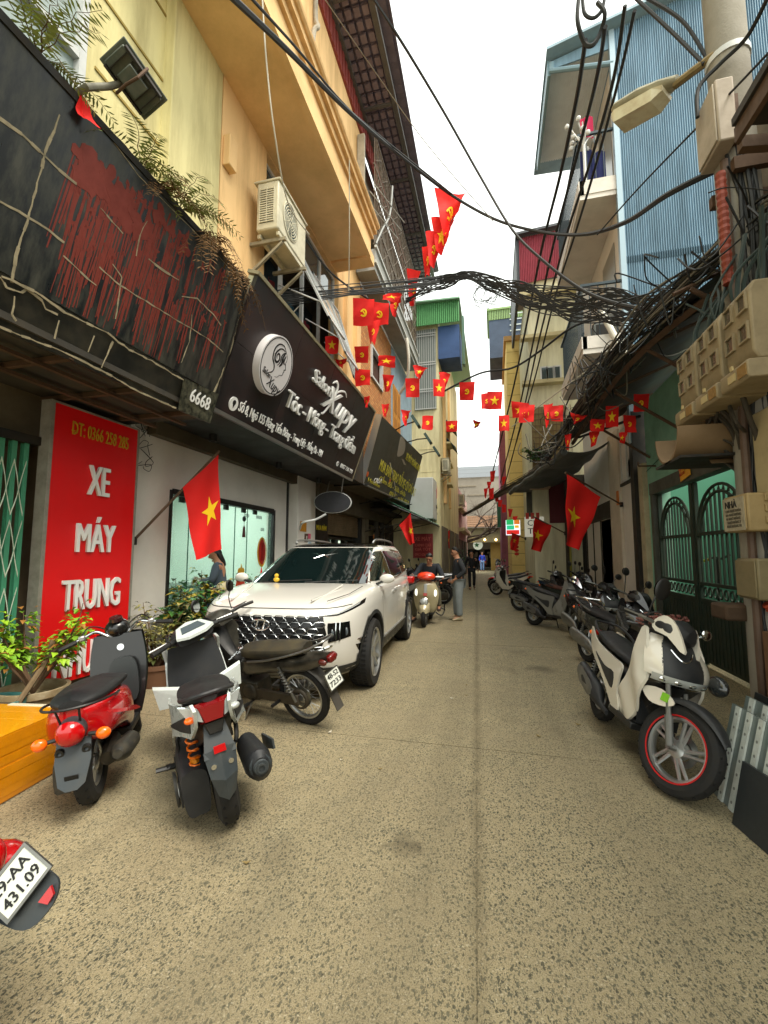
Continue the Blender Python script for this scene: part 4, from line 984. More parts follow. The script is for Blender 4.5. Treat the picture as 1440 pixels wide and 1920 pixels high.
for u in (887,909,930):
    p = fx(u,1012,YM - .06); b = B(); b.ell((p.x,p.y,p.z),(.09,.09,.09),10,6); b.build('lamp',mat('warm_lamp','#ffd890',.5,emit=6),mk)
b = B(); p = fx(896,1022,YM + 1.2); b.lathe([(0,.02),(.45,.02),(.45,-.02)],20,T(*p) @ RX(90)); o = b.build('round_sign',mat('round_sign_pale','#b9c0ae',.5,emit=.25),mk); b = B(); b.panel(star(.25,.5),lambda a,c_: (p.x + a - .1,p.y - .03,p.z + c_),(0,.004,0),0); b.build('green_mark',mat('mark_green','#2a7a4a',.5),o,smooth=0)
bw = thing('grey_building','grey weathered concrete building rising behind the market hall roof','building')
b = B(); zt3 = fx(890,895,YM + 3).z
b.box((x0 - 3,YM + 3,2),(x1 + 3,YM + 8,zt3)); b.build('wall',mat('grey_weathered','#8b8479',.85,grime=.6,gcol='#5d574d',gs=.4),bw,smooth=0)
b = B(); zz = zt3
for i in range(30): b.box((x0 - 3 + i * .45,YM + 2.9,zz),(x0 - 2.95 + i * .45,YM + 2.94,zz + .8))
for z in (.0,.4,.78): b.box((x0 - 3,YM + 2.89,zz + z),(x1 + 3,YM + 2.95,zz + z + .04))
b.box((x0 - 3,YM + 5,zz),(x1 + 3,YM + 7,zz + 1.5)); b.build('roof_railing',mat('rail_grey','#8f959c',.7),bw,smooth=0)
b = B()
for u,v in ((862,912),(900,928)): p = fx(u,v,YM + 2.98); b.box((p.x - 1.2,YM + 2.93,p.z - .06),(p.x + 1.6,YM + 2.998,p.z + .06))
b.build('wall_ledge',CONC,bw,smooth=0)
# bare tree
def bare_tree(loc,label):
    t = thing('bare_tree',label,'tree',loc); tr = B(); tw = B()
    def grow(b,p,d,r,L_,k):
        pts = [p]; q = p; dd = d
        for i in range(5):
            dd = (dd + V((U(-.25,.25),U(-.25,.25),U(-.16,.2)))).normalized(); q = q + dd * L_ / 5; pts.append(q)
        b.tube(pts,[r * (1 - .45 * i / 5) for i in range(6)],6 if k < 2 else 4)
        if k >= 5: return
        for i in range(3 if k < 4 else 2):
            s_ = pts[U(0,1) > .4 and 5 or 3]; a = (dd + V((U(-1,1),U(-.9,.9),U(-.45,.75)))).normalized()
            grow(tw,s_,a,max(.006,r * .52),L_ * U(.6,.85),k + 1)
    grow(tr,V((0,0,0)),V((.02,0,1)),.16,3.0,0)
    for a in ((.9,-.2,.35),(.85,-.4,.7),(.6,-.5,.2),(.95,.2,.1)): grow(tw,V((0,0,2.4 + U(0,.8))),V(a).normalized(),.085,2.0,1)
    tr.build('trunk',mat('bark','#4a4036',.9,grime=.5,gs=6),t); tw.build('branches',mat('twig','#5b5046',.9),t)
    return t
bare_tree((-2.15,35.5,0),'bare leafless tree spreading its branches in front of the market hall')

# ================================================================ RIGHT SIDE
XR = 2.7
BLUEM = mat('blue_corrugated','#7897ab',.5,.1,grime=.55,gcol='#4c626f',gs=1.5,streak=True)
# ---------------------------------------------------------------- mint house with the grey-green gate
mh = thing('mint_house','mint green rendered house behind the dark iron gate','house')
b = B(); wallx(b,XR,4.9,8.8,0,4.25,[(5.62,8.5,0,2.68)],.25); b.build('wall',GREENP,mh,smooth=0)
b = B(); b.box((4.3,5.0,0),(4.4,8.9,3.2)); b.build('yard_wall',mat('mint_light','#4d8069',.8,grime=.3,gs=2),mh,smooth=0)
for y in (5.0,8.7): B().box((XR + .26,y,0),(4.3,y + .1,3)).build('yard_side',mat('mint_side','#4f8a70',.8),mh,smooth=0)
b = B(); b.box((XR - .06,5.55,2.52),(XR + .1,8.56,2.72)); b.box((XR - .05,8.45,0),(XR + .1,8.56,2.52)); b.box((XR - .05,5.55,0),(XR + .1,5.64,2.52)); b.build('gate_frame',mat('gate_frame_grey','#4e5048',.6,.2,grime=.5,gs=3),mh,smooth=0)
b = B(); p,q = at(1212,885,x=XR),at(1240,858,x=XR); b.slab([(XR - .012,p.y,p.z),(XR - .012,q.y,p.z + .12),(XR - .012,q.y,q.z),(XR - .012,p.y,q.z - .1)],(.01,0,0)); b.build('vent_recess',mat('vent_dark_green','#2f6150',.8),mh,smooth=0)
b = B(); b.tube([(XR,8.35,3.0),(XR - .28,8.3,3.0),(XR - .28,8.3,3.07)],.014,6); b.build('hook',RUST,mh)
# iron gate
ig = thing('iron_gate','dark green iron gate with arched bars and a solid lower panel','gate',(XR + .03,0,0))
GI = mat('gate_iron','#2a3a31',.55,.4,grime=.4,gcol='#5a5442',gs=5)
b = B(); b.box((0,5.66,.06),(.025,7.04,.86)); b.build('lower_panel',GI,ig,smooth=0)
b = B(); b.box((0,7.12,.06),(.025,8.44,.86)); b.build('lower_panel',GI,ig,smooth=0)
b = B(); b.box((-.03,7.04,.02),(.05,7.12,2.5)); b.build('mullion',GI,ig,smooth=0)
for y0,y1 in ((5.66,7.04),(7.12,8.44)):
    b = B()
    for z in (.86,1.08,1.75): b.box((-.012,y0,z),(.03,y1,z + .045))
    b.box((-.015,y0,.02),(.035,y0 + .05,2.5)); b.box((-.015,y1 - .05,.02),(.035,y1,2.5)); b.build('leaf_frame',GI,ig,smooth=0)
    ym = (y0 + y1) / 2; hw = (y1 - y0) / 2 - .06
    for k in (0,.09):
        b = B(); b.tube([(.0,ym + (hw - k) * math.cos(math.pi * i / 16),1.76 + (.62 - k) * math.sin(math.pi * i / 16)) for i in range(17)],.02,6); b.build('arch',GI,ig)
    src = None
    for i in range(11):
        y = y0 + .1 + i * (y1 - y0 - .2) / 10; h = 1.76 + (.53 * math.sqrt(max(0,1 - ((y - ym) / (hw - .06)) ** 2)))
        b = B(); b.box((.0,y - .011,1.125),(.022,y + .011,h)); b.add([(.011,y - .03,h),(.011,y + .03,h),(.011,y,h + .09),(.03,y,h + .03),(-.008,y,h + .03)],[(0,3,2),(3,1,2),(1,4,2),(4,0,2)]); b.build('bar',GI,ig,smooth=0)
    b = B()
    for i in range(9):
        y = y0 + .12 + i * .14
        for s_ in (-1,1): b.tube([(.01,y + s_ * .045 * math.cos(a),.99 + .07 * math.sin(a) * (1 - .25 * a / 6)) for a in [q * .55 for q in range(11)]],.011,5)
    o = b.build('scroll_band',GI,ig); o['kind'] = 'stuff'
    b = B()
    for i in range(14): b.box((-.008,y0 + .08 + i * .094,.1),(.0,y0 + .1 + i * .094,.82))
    b.build('panel_ribs',GI,ig,smooth=0)
ys_ = thing('yellow_sign','small yellow warning sign tilted on the gate lintel','sign',at(1283,878,x=XR - .08))
b = B(); b.box((-.006,-.17,-.15),(.006,.17,.15),RX(-8)); b.build('plate',mat('sign_yellow','#d99a1c',.5,grime=.2,gs=8),ys_,bevel=.004)
FY = RX(-8) @ frame((-.008,0,0),-EY,EZ)
text('lettering','CẤM',.09,mat('sign_redprint','#b02218',.5),T(-.07,.04,0) @ RZ(0) if False else FY @ T(-.08,.03,0),ys_,.001,.008)
text('lettering','ĐỖ XE',.06,mat('sign_redprint','#b02218',.5),FY @ T(-.08,-.06,0),ys_,.001,.006)
b = B(); b.panel([(.02,.1),(.06,.1),(.045,.03),(.075,.03),(.02,-.08),(.035,.0),(.01,.0)],lambda p_,q_: tuple(FY @ V((p_,q_,.001))),(-.001,0,0),0); b.build('bolt_mark',INK,ys_,smooth=0)
# things seen through the gate
p = at(1345,1055,x=3.4); sc_ = thing('parked_bike_frame','dark bicycle handlebar with a yellow grip behind the gate','bicycle',p)
b = B(); b.tube(cr([(0,.45,.02),(0,.1,.08),(0,-.1,.06),(0,-.4,.12)],5),.016,6); b.tube([(0,0,.07),(0,.05,-.6)],.018,6); b.build('handlebar',BLACK,sc_); b = B(); b.tube([(0,.45,.02),(0,.28,.045)],.024,8); b.build('grip',YEL,sc_)
# ---------------------------------------------------------------- narrow white house: pillars, shutter, window
wh = thing('white_house','narrow white house front with a half closed yellow shutter and upper window','house')
WARM = mat('warm_white_plaster','#cdc2b0',.8,grime=.35,gcol='#7a6e5c',gs=2)
b = B(); b.box((2.6,10.28,0),(2.95,11.1,4.2)); b.build('pillar',WARM,wh,bevel=.012)
b = B(); b.box((2.62,8.82,0),(2.95,9.06,3.15)); b.build('pillar',mat('worn_cream','#b3a688',.8,grime=.6,gcol='#5d6650',gs=4),wh,bevel=.01)
b = B(); b.box((2.56,9.08,0),(2.85,9.3,4.2)); b.build('dark_post',DARKM,wh,smooth=0)
b = B(); b.box((2.85,9.8,0),(3.1,10.12,2.9)); b.build('inner_post',WARM,wh,smooth=0)
b = B()
for i in range(9): b.slab([(2.72,9.3,2.92 - i * .065),(2.68,9.3,2.885 - i * .065),(2.68,10.27,2.885 - i * .065),(2.72,10.27,2.92 - i * .065)],(.012,0,-.045))
b.build('roller_shutter',mat('shutter_yellow','#c2a661',.6,.1,grime=.3,gs=4),wh,smooth=0)
b = B(); b.box((2.62,9.3,2.92),(2.95,10.28,2.98)); b.build('lintel',DARKM,wh,smooth=0)
fr = B()
for y in (9.31,9.78,10.2): fr.box((2.64,y,2.985),(2.72,y + .06,4.15))
for z in (2.985,3.8,4.1): fr.box((2.642,9.32,z),(2.718,10.25,z + .05))
fr.box((2.66,9.37,3.036),(2.69,9.77,3.4)); o = fr.build('window',ALUW,wh,smooth=0); B().box((2.7,9.32,3.0),(2.71,10.25,4.12)).build('pane',mat('pale_green_glass','#6f857c',.1,spec=.7),o,smooth=0)
b = B(); b.box((3.3,9.1,0),(3.4,11,4.2)); b.box((2.8,9.1,4.2),(3.4,11.1,4.3)); b.build('inner_wall',mat('doorway_brown','#4d4332',.8),wh,smooth=0)
b = B(); b.box((2.57,10.3,2.55),(2.595,10.42,2.85)); b.build('orange_plate',mat('orange_plate','#c4702a',.6),wh,smooth=0)
# ---------------------------------------------------------------- grey doors and dark shops under the tarpaulin
ds = thing('dark_shop','dark open shop with a grey steel door under the tarpaulin on the right','shopfront')
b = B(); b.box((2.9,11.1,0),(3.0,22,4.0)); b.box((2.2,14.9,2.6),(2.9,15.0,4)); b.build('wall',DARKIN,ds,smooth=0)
b = B(); b.box((2.62,11.12,2.35),(2.9,14.8,2.75)); b.build('lintel',mat('lintel_dark','#3a352b',.8,grime=.4,gs=3),ds,smooth=0)
b = B(); b.box((2.66,11.2,.03),(2.72,12.3,2.33)); o = b.build('steel_door',mat('grey_steel_door','#5d665a',.5,.3,grime=.6,gcol='#34382f',gs=3),ds,smooth=0); b = B(); b.box((2.63,12.1,1.0),(2.66,12.2,1.2)); b.build('lock',BLACK,o,smooth=0)
b = B()
for y in (12.32,13.2,14.1,14.78): b.box((2.64,y,0),(2.74,y + .06,2.35))
for i in range(16): b.box((2.68,12.4 + i * .15,.05),(2.7,12.43 + i * .15,2.34))
b.build('folding_grille',mat('shop_grille','#2c2820',.6,.3,grime=.4,gs=4),ds,smooth=0)
p = at(1068,1030,y=13.2); b = B(); b.tube([(p.x,13.2,0),(p.x + .05,13.3,2.3)],.03,7); tag(b.build('bamboo_pole',mat('bamboo','#8a8432',.7)),'greenish bamboo pole leaning in the dark shop doorway','pole')
# shops further down on the right
rs2 = thing('curtained_shop','row of small shops with pale curtains beyond the tarpaulin','shopfront')
b = B(); b.box((1.75,15.1,2.5),(2.2,25,4.6)); b.build('fascia',mat('fascia_maroon','#5a1420',.7,grime=.3,gs=2),rs2,smooth=0)
b = B(); n = 70
b.grid(lambda s_,t_: (1.72 + .03 * math.sin(40 * s_),15.2 + 4.6 * s_,.05 + 2.4 * t_),n,3); b.build('curtain',mat('curtain_tan','#a48a5c',.8,grime=.3,gs=2),rs2)
b = B(); b.box((1.6,20,0),(2.2,20.4,2.6)); b.box((1.4,22,0),(2.2,22.3,2.6)); b.build('pillar',mat('shop_yellow','#a88a3a',.8,grime=.4,gs=3),rs2,smooth=0)
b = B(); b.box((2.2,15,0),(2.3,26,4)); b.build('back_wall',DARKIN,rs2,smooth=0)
# tarpaulin
tp = thing('tarpaulin','dark grey tarpaulin stretched over the parked scooters on the right','tarpaulin')
def tfn(s_,t_):
    a = V((2.62,10.9,4.1)).lerp(V((2.4,16.0,3.9)),s_); c = V((1.46,9.75,3.62)).lerp(V((.56,15.4,3.60)),s_)
    p = a.lerp(c,t_); p.z -= .3 * math.sin(math.pi * t_) * (.6 + .4 * math.sin(9 * s_)) ** 1 * .5 + .03 * math.sin(23 * s_ + 4 * t_); return p
b = B(); b.grid(tfn,24,10); b.build('sheet',mat('tarp_grey','#5d6164',.7,grime=.4,gcol='#2c2d2b',gs=2,mott=.1),tp)
b = B(); b.slab([tfn(1,.02),tfn(1,.72),tfn(1,.72) - V((0,0,1.15)),tfn(1,.02) - V((0,0,1.3))],(0,.03,0)); b.build('under_tarp_dark',mat('under_tarp_shade','#55554f',.8,grime=.4,gs=2),tp,smooth=0)  # added sheet, coloured dark to stand for the shade below the tarpaulin
b = B(); b.tube([tfn(i / 12,1) + V((0,0,-.02)) for i in range(13)],.07,8); b.build('roll_edge',mat('tarp_edge','#5e6160',.7,grime=.3,gs=4),tp)
# ---------------------------------------------------------------- near awning with its rusty beam
na = thing('metal_awning','old dark sheet metal awning on a rusty beam above the gate','awning')
EV = [V((2.12,3.2,3.86)),V((2.05,3.7,3.86)),V((1.9,4.25,3.87)),V((1.72,4.9,3.88)),V((1.59,5.6,3.88)),V((1.51,6.5,3.88)),V((1.49,8.0,3.86)),V((1.5,9.9,3.84))]
EVs = cr(EV,5)
b = B(); b.loft([[V(e) + V((0,0,.03)),V((3.0,e[1] + .1,4.55))] for e in EVs],False,False); b.build('sheet',mat('awning_dark','#3d3a34',.7,.2,grime=.6,gcol='#5d4634',gs=2),na,smooth=0)
b = B(); b.tube([V(e) + V((.16,0,.0)) for e in EVs],.045,4); b.build('rusty_beam',RUST,na,smooth=0)
for y in (4.4,5.6,7.0,8.6): B().tube([(XR,y,3.2),(1.75,y - .1,3.86)],.022,6).build('stay',RUST,na); B().tube([(XR + .1,y,4.35),(1.65,y,3.88)],.02,6).build('rafter',RUST,na)
# ---------------------------------------------------------------- blue corrugated house and its balconies
YB = 9.15
bh = thing('blue_house','tall house clad in blue corrugated sheets behind the concrete pole','house')
b = B(); n = 96; x0,x1 = 2.62,6.6; z0,z1 = 3.6,13.0; pts = []
for i in range(n):
    xx = x0 + (x1 - x0) * i / n; ww = (x1 - x0) / n
    pts += [(xx,YB),(xx + ww * .55,YB),(xx + ww * .68,YB - .035),(xx + ww * .87,YB - .035)]
def ztop(x): return 12.02 + (x - 1.35) * .26
vs = []; 
for x,y in pts: vs += [(x,y,z0),(x,y,ztop(x))]
b.add(vs,[(2 * i,2 * i + 2,2 * i + 3,2 * i + 1) for i in range(len(pts) - 1)]); b.build('corrugated_wall',BLUEM,bh,smooth=0)
b = B(); b.add([(x,y - .012,7.2) if k == 0 else (x,y - .012,7.34) for x,y in pts for k in (0,1)],[(2 * i,2 * i + 2,2 * i + 3,2 * i + 1) for i in range(len(pts) - 1)]); b.build('sheet_lap',mat('blue_lap','#46606f',.5,.3),bh,smooth=0)
b = B(); b.box((2.54,YB - .06,3.6),(2.64,YB + .06,ztop(2.6))); b.build('corner_flashing',mat('flashing','#8fa3ae',.4,.3),bh,smooth=0)
b = B(); b.box((2.66,YB + .05,0),(6.6,14.2,12)); b.build('body',WHITEP,bh,smooth=0)
b = B(); b.slab([(1.3,YB - .25,ztop(1.3) + .03),(6.7,YB - .25,ztop(6.7) + .03),(6.7,14,ztop(6.7) + .03),(1.3,12.1,ztop(1.3) + .03)],(0,0,.06)); b.build('roof',mat('roof_blue_grey','#7e97a3',.5,.2,grime=.3,gs=2),bh,smooth=0)
b = B()
for i in range(30): b.slab([(1.36 + i * .043,YB + .02,ztop(1.36) - .02),(1.36 + (i + .6) * .043,YB + .02,ztop(1.36) - .02),(1.36 + (i + .6) * .043,11.6,11.92),(1.36 + i * .043,11.6,11.92)],(0,0,.02))
b.slab([(1.36,YB + .02,ztop(1.36) + .005),(2.64,YB + .02,ztop(1.36) + .005),(2.64,11.6,11.945),(1.36,11.6,11.945)],(0,0,.02)); b.build('eave_soffit',mat('soffit_grey','#dde4e8',.6,grime=.2,gs=2),bh,smooth=0)
b = B(); b.slab([(1.38,YB + .01,11.85),(2.62,YB + .01,12.0),(2.62,YB + .01,12.34),(1.38,YB + .01,12.02)],(0,.03,0)); b.build('eave_end',BLUEM,bh,smooth=0)
b = B(); b.slab([(1.33,YB,12.05),(1.39,YB,12.05),(1.39,YB,11.7),(1.33,YB,11.7)],(0,2.45,-.0)); b.tube([(1.36,YB - .02,11.78),(2.6,YB - .02,11.6)],.05,8); b.tube([(1.42,YB - .02,11.95),(1.42,YB - .02,11.78)],.05,8); b.build('gutter_pipe',mat('pipe_blue_grey','#6f8b98',.5),bh)
def balcony(z,zt,xo,y1,rail,lab):
    t = B(); t.box((xo,YB,z),(2.655,y1,z + .1)); t.box((xo,YB - .02,z + .1),(2.655,YB + .08,zt)); t.box((xo - .02,YB - .02,z + .1),(xo + .08,y1,zt))
    o = t.build('balcony',mat('balcony_white','#d3cdc4',.8,grime=.4,gcol='#857e74',gs=1.5),bh,smooth=0,label=lab)
    r_ = B()
    for i in range(int((y1 - YB) / .115)): r_.box((xo + .02,YB + i * .115,zt),(xo + .036,YB + i * .115 + .016,rail))
    for i in range(int((2.6 - xo) / .16)): r_.box((xo + i * .16,YB + .02,zt),(xo + i * .16 + .016,YB + .036,rail))
    r_.box((xo,YB,rail),(xo + .05,y1,rail + .05)); r_.box((xo + .051,YB,rail),(2.6,YB + .05,rail + .05)); r_.box((xo + .01,YB,zt + .06),(xo + .04,y1,zt + .09))
    r_.build('railing',mat('rail_green','#26343a',.5,.3),o,smooth=0)
balcony(8.72,9.12,1.86,12.3,10.15,None); balcony(5.45,5.8,1.79,11.9,6.86,None)
b = B(); b.box((2.64,9.9,5.85),(2.655,10.9,8.2)); b.box((2.64,9.7,9.2),(2.655,10.7,11.4)); b.build('balcony_door',mat('door_glass_grey','#8d8a80',.3),bh,smooth=0)
for i,(x,z,h,cm,lb) in enumerate(((2.05,9.2,.8,'#1b2352','dark blue cloth hung on the upper balcony railing'),(2.3,9.15,.75,'#222a5e','second navy cloth hung deeper on the upper balcony'),(2.1,10.25,.5,'#b01e4a','crimson garment hung above the upper balcony'))):
    b = B(); b.grid(lambda s_,t_: (x - .13 + .26 * s_,9.35 + .03 * math.sin(8 * s_ + t_),z + h - h * t_),8,5); tag(b.build('hung_cloth',mat('hung_%d' % i,cm,.9)),lb,'laundry')
t_ = thing('flower_rack','white wire flower rack above the upper balcony railing','plant rack',(1.98,9.15,9.6)); b = B()
for k in range(9): a = U(0,6.28); l = U(.25,.6); b.tube(cr([(0,0,.3),(.3 * l * math.cos(a),.1 * math.sin(a),.5),(.7 * l * math.cos(a),.2 * math.sin(a),.3 + l * U(.2,1.2))],5),.014,5); b.ell((.7 * l * math.cos(a),.2 * math.sin(a),.3 + l * U(.2,1.2)),(.05,.05,.05),8,5)
b.tube([(0,0,-.5),(0,0,.4)],.03,6); b.build('stand',ALUW,t_)
b = B(); b.tube([at(1128,585,y=9.1),at(1165,655,y=9.0),at(1185,672,y=8.9)],.06,10); tag(b.build('down_pipe',mat('pvc_white','#cfcbbd',.5)),'short white plastic pipe slanting over the lower balcony','pipe')
t_ = thing('balcony_box','grey appliance box standing on the lower balcony','box',(2.25,9.5,5.82)); B().box((-.2,-.15,0),(.2,.15,.35)).build('casing',mat('box_grey','#6c706d',.6),t_,bevel=.02); B().box((-.16,-.156,.05),(.16,-.151,.3)).build('panel',DARKM,t_,smooth=0)
# ---------------------------------------------------------------- houses beyond the blue one
rh = thing('red_roof_house','pale house with a maroon corrugated top beyond the blue house','house')
Y2 = 15.2
xl = at(975,535,y=Y2).x; zb2 = at(1000,533,y=Y2).z; zt4 = at(972,450,y=Y2).z
b = B(); n = 46
vs = []; P_ = []
for i in range(n): xx = xl + (3.6 - xl) * i / n; P_ += [(xx,Y2 - .1),(xx + .03,Y2 - .06)]
for x,y in P_: vs += [(x,y,zb2 + (x - xl) * .1),(x,y,zt4 + (x - xl) * .06)]
b.add(vs,[(2 * i,2 * i + 2,2 * i + 3,2 * i + 1) for i in range(len(P_) - 1)]); b.build('maroon_sheet',mat('maroon_sheet','#a04a56',.5,.2,grime=.3,gs=2),rh,smooth=0)
b = B(); b.slab([(xl - .12,Y2 - .3,zt4),(3.7,Y2 - .3,zt4 + .2),(3.7,20,zt4 + .2),(xl - .12,20,zt4)],(0,0,.08)); b.box((xl - .1,Y2 - .05,zb2),(xl,20,zt4)); b.build('roof',mat('dark_roof_edge','#3c3f44',.6),rh,smooth=0)
xw = at(990,640,y=Y2).x
b = B(); b.box((xw,Y2,0),(3.6,20,zb2 + .1)); b.build('wall',mat('lemon_white','#dcd9bc',.85,grime=.4,gcol='#8d8660',gs=1.3,streak=True),rh,smooth=0)
b = B()
for v in (560,640,725): z = at(1000,v,y=Y2).z; b.box((xw - .25,Y2 - .3,z),(3.5,Y2 - .002,z + .12))
b.build('ledge',mat('ledge_cream','#c2b68c',.8,grime=.4,gs=2),rh,smooth=0)
for j,(u0,u1,v0,v1) in enumerate(((1016,1024,690,712),(1028,1036,690,712),(1041,1049,688,710))):
    p,q = at(u0,v1,y=Y2),at(u1,v0,y=Y2); b = B(); b.box((p.x - .05,Y2 - .04,p.z - .05),(q.x + .05,Y2 - .003,q.z + .05)); o = b.build('window',ALUW,rh,smooth=0); B().box((p.x,Y2 - .05,p.z),(q.x,Y2 - .041,q.z)).build('pane',GLASS,o,smooth=0)
b = B(); p,q = at(1000,900,y=Y2),at(1060,760,y=Y2); b.box((p.x,Y2 - .03,p.z),(q.x,Y2 - .004,q.z)); b.build('loggia_shade',mat('loggia','#8c7a50',.8,grime=.4,gs=2),rh,smooth=0)
b = B()
for i in range(12): b.box((p.x + i * .11,Y2 - .06,p.z),(p.x + i * .11 + .014,Y2 - .04,q.z))
for i in range(12): b.box((p.x,Y2 - .065,p.z + i * .2),(q.x,Y2 - .045,p.z + i * .2 + .014))
b.build('window_grille',mat('grille_rust','#6d5238',.6,.2),rh,smooth=0)
b = B(); p,q = at(995,915,y=Y2 - .5),at(1030,845,y=Y2 - .5); b.box((p.x,Y2 - .5,p.z),(q.x,Y2 - .004,p.z + .5)); b.box((p.x - .05,Y2 - .55,p.z + .5),(q.x + .05,Y2 - .004,p.z + .58)); b.build('flower_ledge',mat('pinkish_plaster','#c3aa98',.8,grime=.3,gs=2),rh,smooth=0)
yh = thing('yellow_house','narrow yellow house with ruled plaster courses and a diamond grille','house')
Y3 = 20.2; xa,xb = at(953,800,y=Y3).x,at(993,800,y=Y3).x; zt5 = at(960,640,y=Y3).z
b = B(); n = 22
for i in range(n): b.box((xa,Y3,zt5 * i / n + .02),(xb + .8,25.5,zt5 * (i + 1) / n))
b.build('plaster_course',mat('house_yellow','#e2c67c',.85,grime=.3,gcol='#9a7a3a',gs=1.5),yh,smooth=0)
b = B(); b.box((xa + .01,Y3 + .01,0),(xb + .78,25.4,zt5)); b.build('joint_core',mat('course_joint','#8d7038',.9),yh,smooth=0)
b = B(); b.box((xa - .1,Y3 - .12,zt5),(xb + .8,25.5,zt5 + .22)); b.build('cornice',mat('cornice_tan','#b58a52',.8),yh,smooth=0)
b = B(); p,q = at(982,880,y=Y3 - .3),at(996,788,y=Y3 - .3)
for i in range(14):
    z = p.z + (q.z - p.z) * i / 14; h = (q.z - p.z) / 14
    for s_ in (0,1): b.tube([(p.x,Y3 - .3,z + h * s_),(q.x,Y3 - .3,z + h * (1 - s_))],.02,4)
b.build('diamond_grille',mat('grille_brown','#8a6a44',.6,.2),yh,smooth=0)
oh = thing('sunblind_box','dark blue balcony box with a green sheet roof above the yellow house','balcony box')
Y4 = 22.5; p,q = at(918,672,y=Y4),at(976,580,y=Y4)
b = B(); b.box((p.x,Y4,p.z),(q.x + .3,Y4 + 3,q.z - .4)); b.build('sides',mat('box_navy','#33435a',.6,grime=.3,gs=2),oh,smooth=0)
b = B()
for i in range(20): b.box((p.x + i * .085,Y4 - .04,q.z - .4),(p.x + i * .085 + .05,Y4 - .005,q.z + .1))
b.box((p.x - .1,Y4 - .1,q.z + .1),(q.x + .4,Y4 + 3,q.z + .2)); b.build('green_sheet',mat('blind_green','#7f9a62',.5),oh,smooth=0)
gb = B()
for i in range(9): gb.box((q.x - .55,Y4 - .05,p.z + .1 + i * .3),(q.x + .1,Y4 - .03,p.z + .16 + i * .3))
gb.build('louvre',mat('louvre_pale','#aab4b4',.5),oh,smooth=0)
ph = thing('pink_strip_house','thin bright pink house edge at the far right end of the street','house')
b = B(); b.box((.42,25.8,0),(1.5,34,8.6)); b.build('wall',mat('pink_paint','#9a5c6c',.8,grime=.4,gs=1.5),ph,smooth=0)
b = B(); b.box((.4,25.7,0),(.419,33,8.4)); b.box((.42,25.7,2.6),(1.4,25.79,3.4)); b.build('trim',mat('pink_deep','#8f4a66',.8),ph,smooth=0)
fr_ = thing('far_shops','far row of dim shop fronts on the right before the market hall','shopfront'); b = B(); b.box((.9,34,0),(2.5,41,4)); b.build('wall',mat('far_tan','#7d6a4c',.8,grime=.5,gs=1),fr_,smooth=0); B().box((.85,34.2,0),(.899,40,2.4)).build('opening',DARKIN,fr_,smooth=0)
# ---------------------------------------------------------------- signs at the far right
ls = thing('light_box_sign','glowing green, yellow and red light box sign','sign',at(964,990,y=17.5))
b = B(); b.box((-.3,-.03,-.27),(.22,.1,.3)); b.build('casing',mat('lightbox_white','#e8f4ff',.4,emit=.4),ls,smooth=0)
for q,cl,nm in (((-.28,-.04,.12,-.02,.32),'#18b060','green_panel'),((-.27,-.04,-.06,.0,.1),'#20c890','green_panel'),((.02,-.04,.0,.17,.1),'#f0b818','yellow_panel'),((-.28,-.04,-.24,.18,-.08),'#e01c10','red_panel'),((.0,-.04,.14,.2,.3),'#d87818','orange_panel')):
    b = B(); b.box((q[0],q[1],q[2]),(q[3],q[1] + .008,q[4])); b.build(nm,mat('lit_' + cl[1:],cl,.4,emit=.3),ls,smooth=0)
cs = thing('white_sign','white hanging sign with black lettering behind the flags','sign',at(1002,988,y=15.0))
b = B(); b.box((-.3,0,-.32),(.3,.05,.33)); b.build('board',mat('sign_white','#d5d2c0',.5,emit=.15),cs,smooth=0)
for wd,z in (('Chú',.12),('Trà',-.14)): text('lettering',wd,.26,INK,T(.0,-.006,z) @ RX(90),cs,.002,.006,width=.42)
b = B()
for i in range(3): b.box((-.26 + i * .16,-.01,.26),(-.16 + i * .16,0,.46))
b.build('striped_top',mat('stripe_red','#c23a30',.6),cs,smooth=0)
gs_ = thing('green_plate_sign','small dark green plate hung in front of the market roof','sign',at(942,965,y=27)); B().box((-.3,0,-.75),(.3,.06,.75)).build('plate',mat('plate_green','#1f6a48',.5),gs_,smooth=0); B().tube([(0,.03,.75),(0,.03,1.6)],.02,6).build('hanger',DARKM,gs_)
bs2 = thing('blue_lit_sign','white and blue lit tube sign at the pink house','sign',at(846,1025,y=27)); 
for z in (-.42,.3,.55): B().box((-.4,0,z),(.45,.08,z + .1)).build('light_tube',mat('tube_green_white','#d8ffe0',.4,emit=2.2),bs2,smooth=0)
B().box((-.35,.02,-.3),(.3,.07,.2)).build('panel',mat('panel_blue_white','#7aa0e0',.4,emit=.6),bs2,smooth=0)
ln_ = thing('red_lanterns','string of red round lanterns hanging under the light box sign','lantern string',at(968,1010,y=17.3))
for k in range(5): B().ell((0,0,-.05 - k * .13),(.085,.085,.06),12,8).build('lantern',mat('lantern_red','#c01812',.6),ln_)
B().tube([(0,0,.1),(0,0,-.7)],.008,5).build('cord',mat('lantern_gold','#b08a30',.5),ln_)
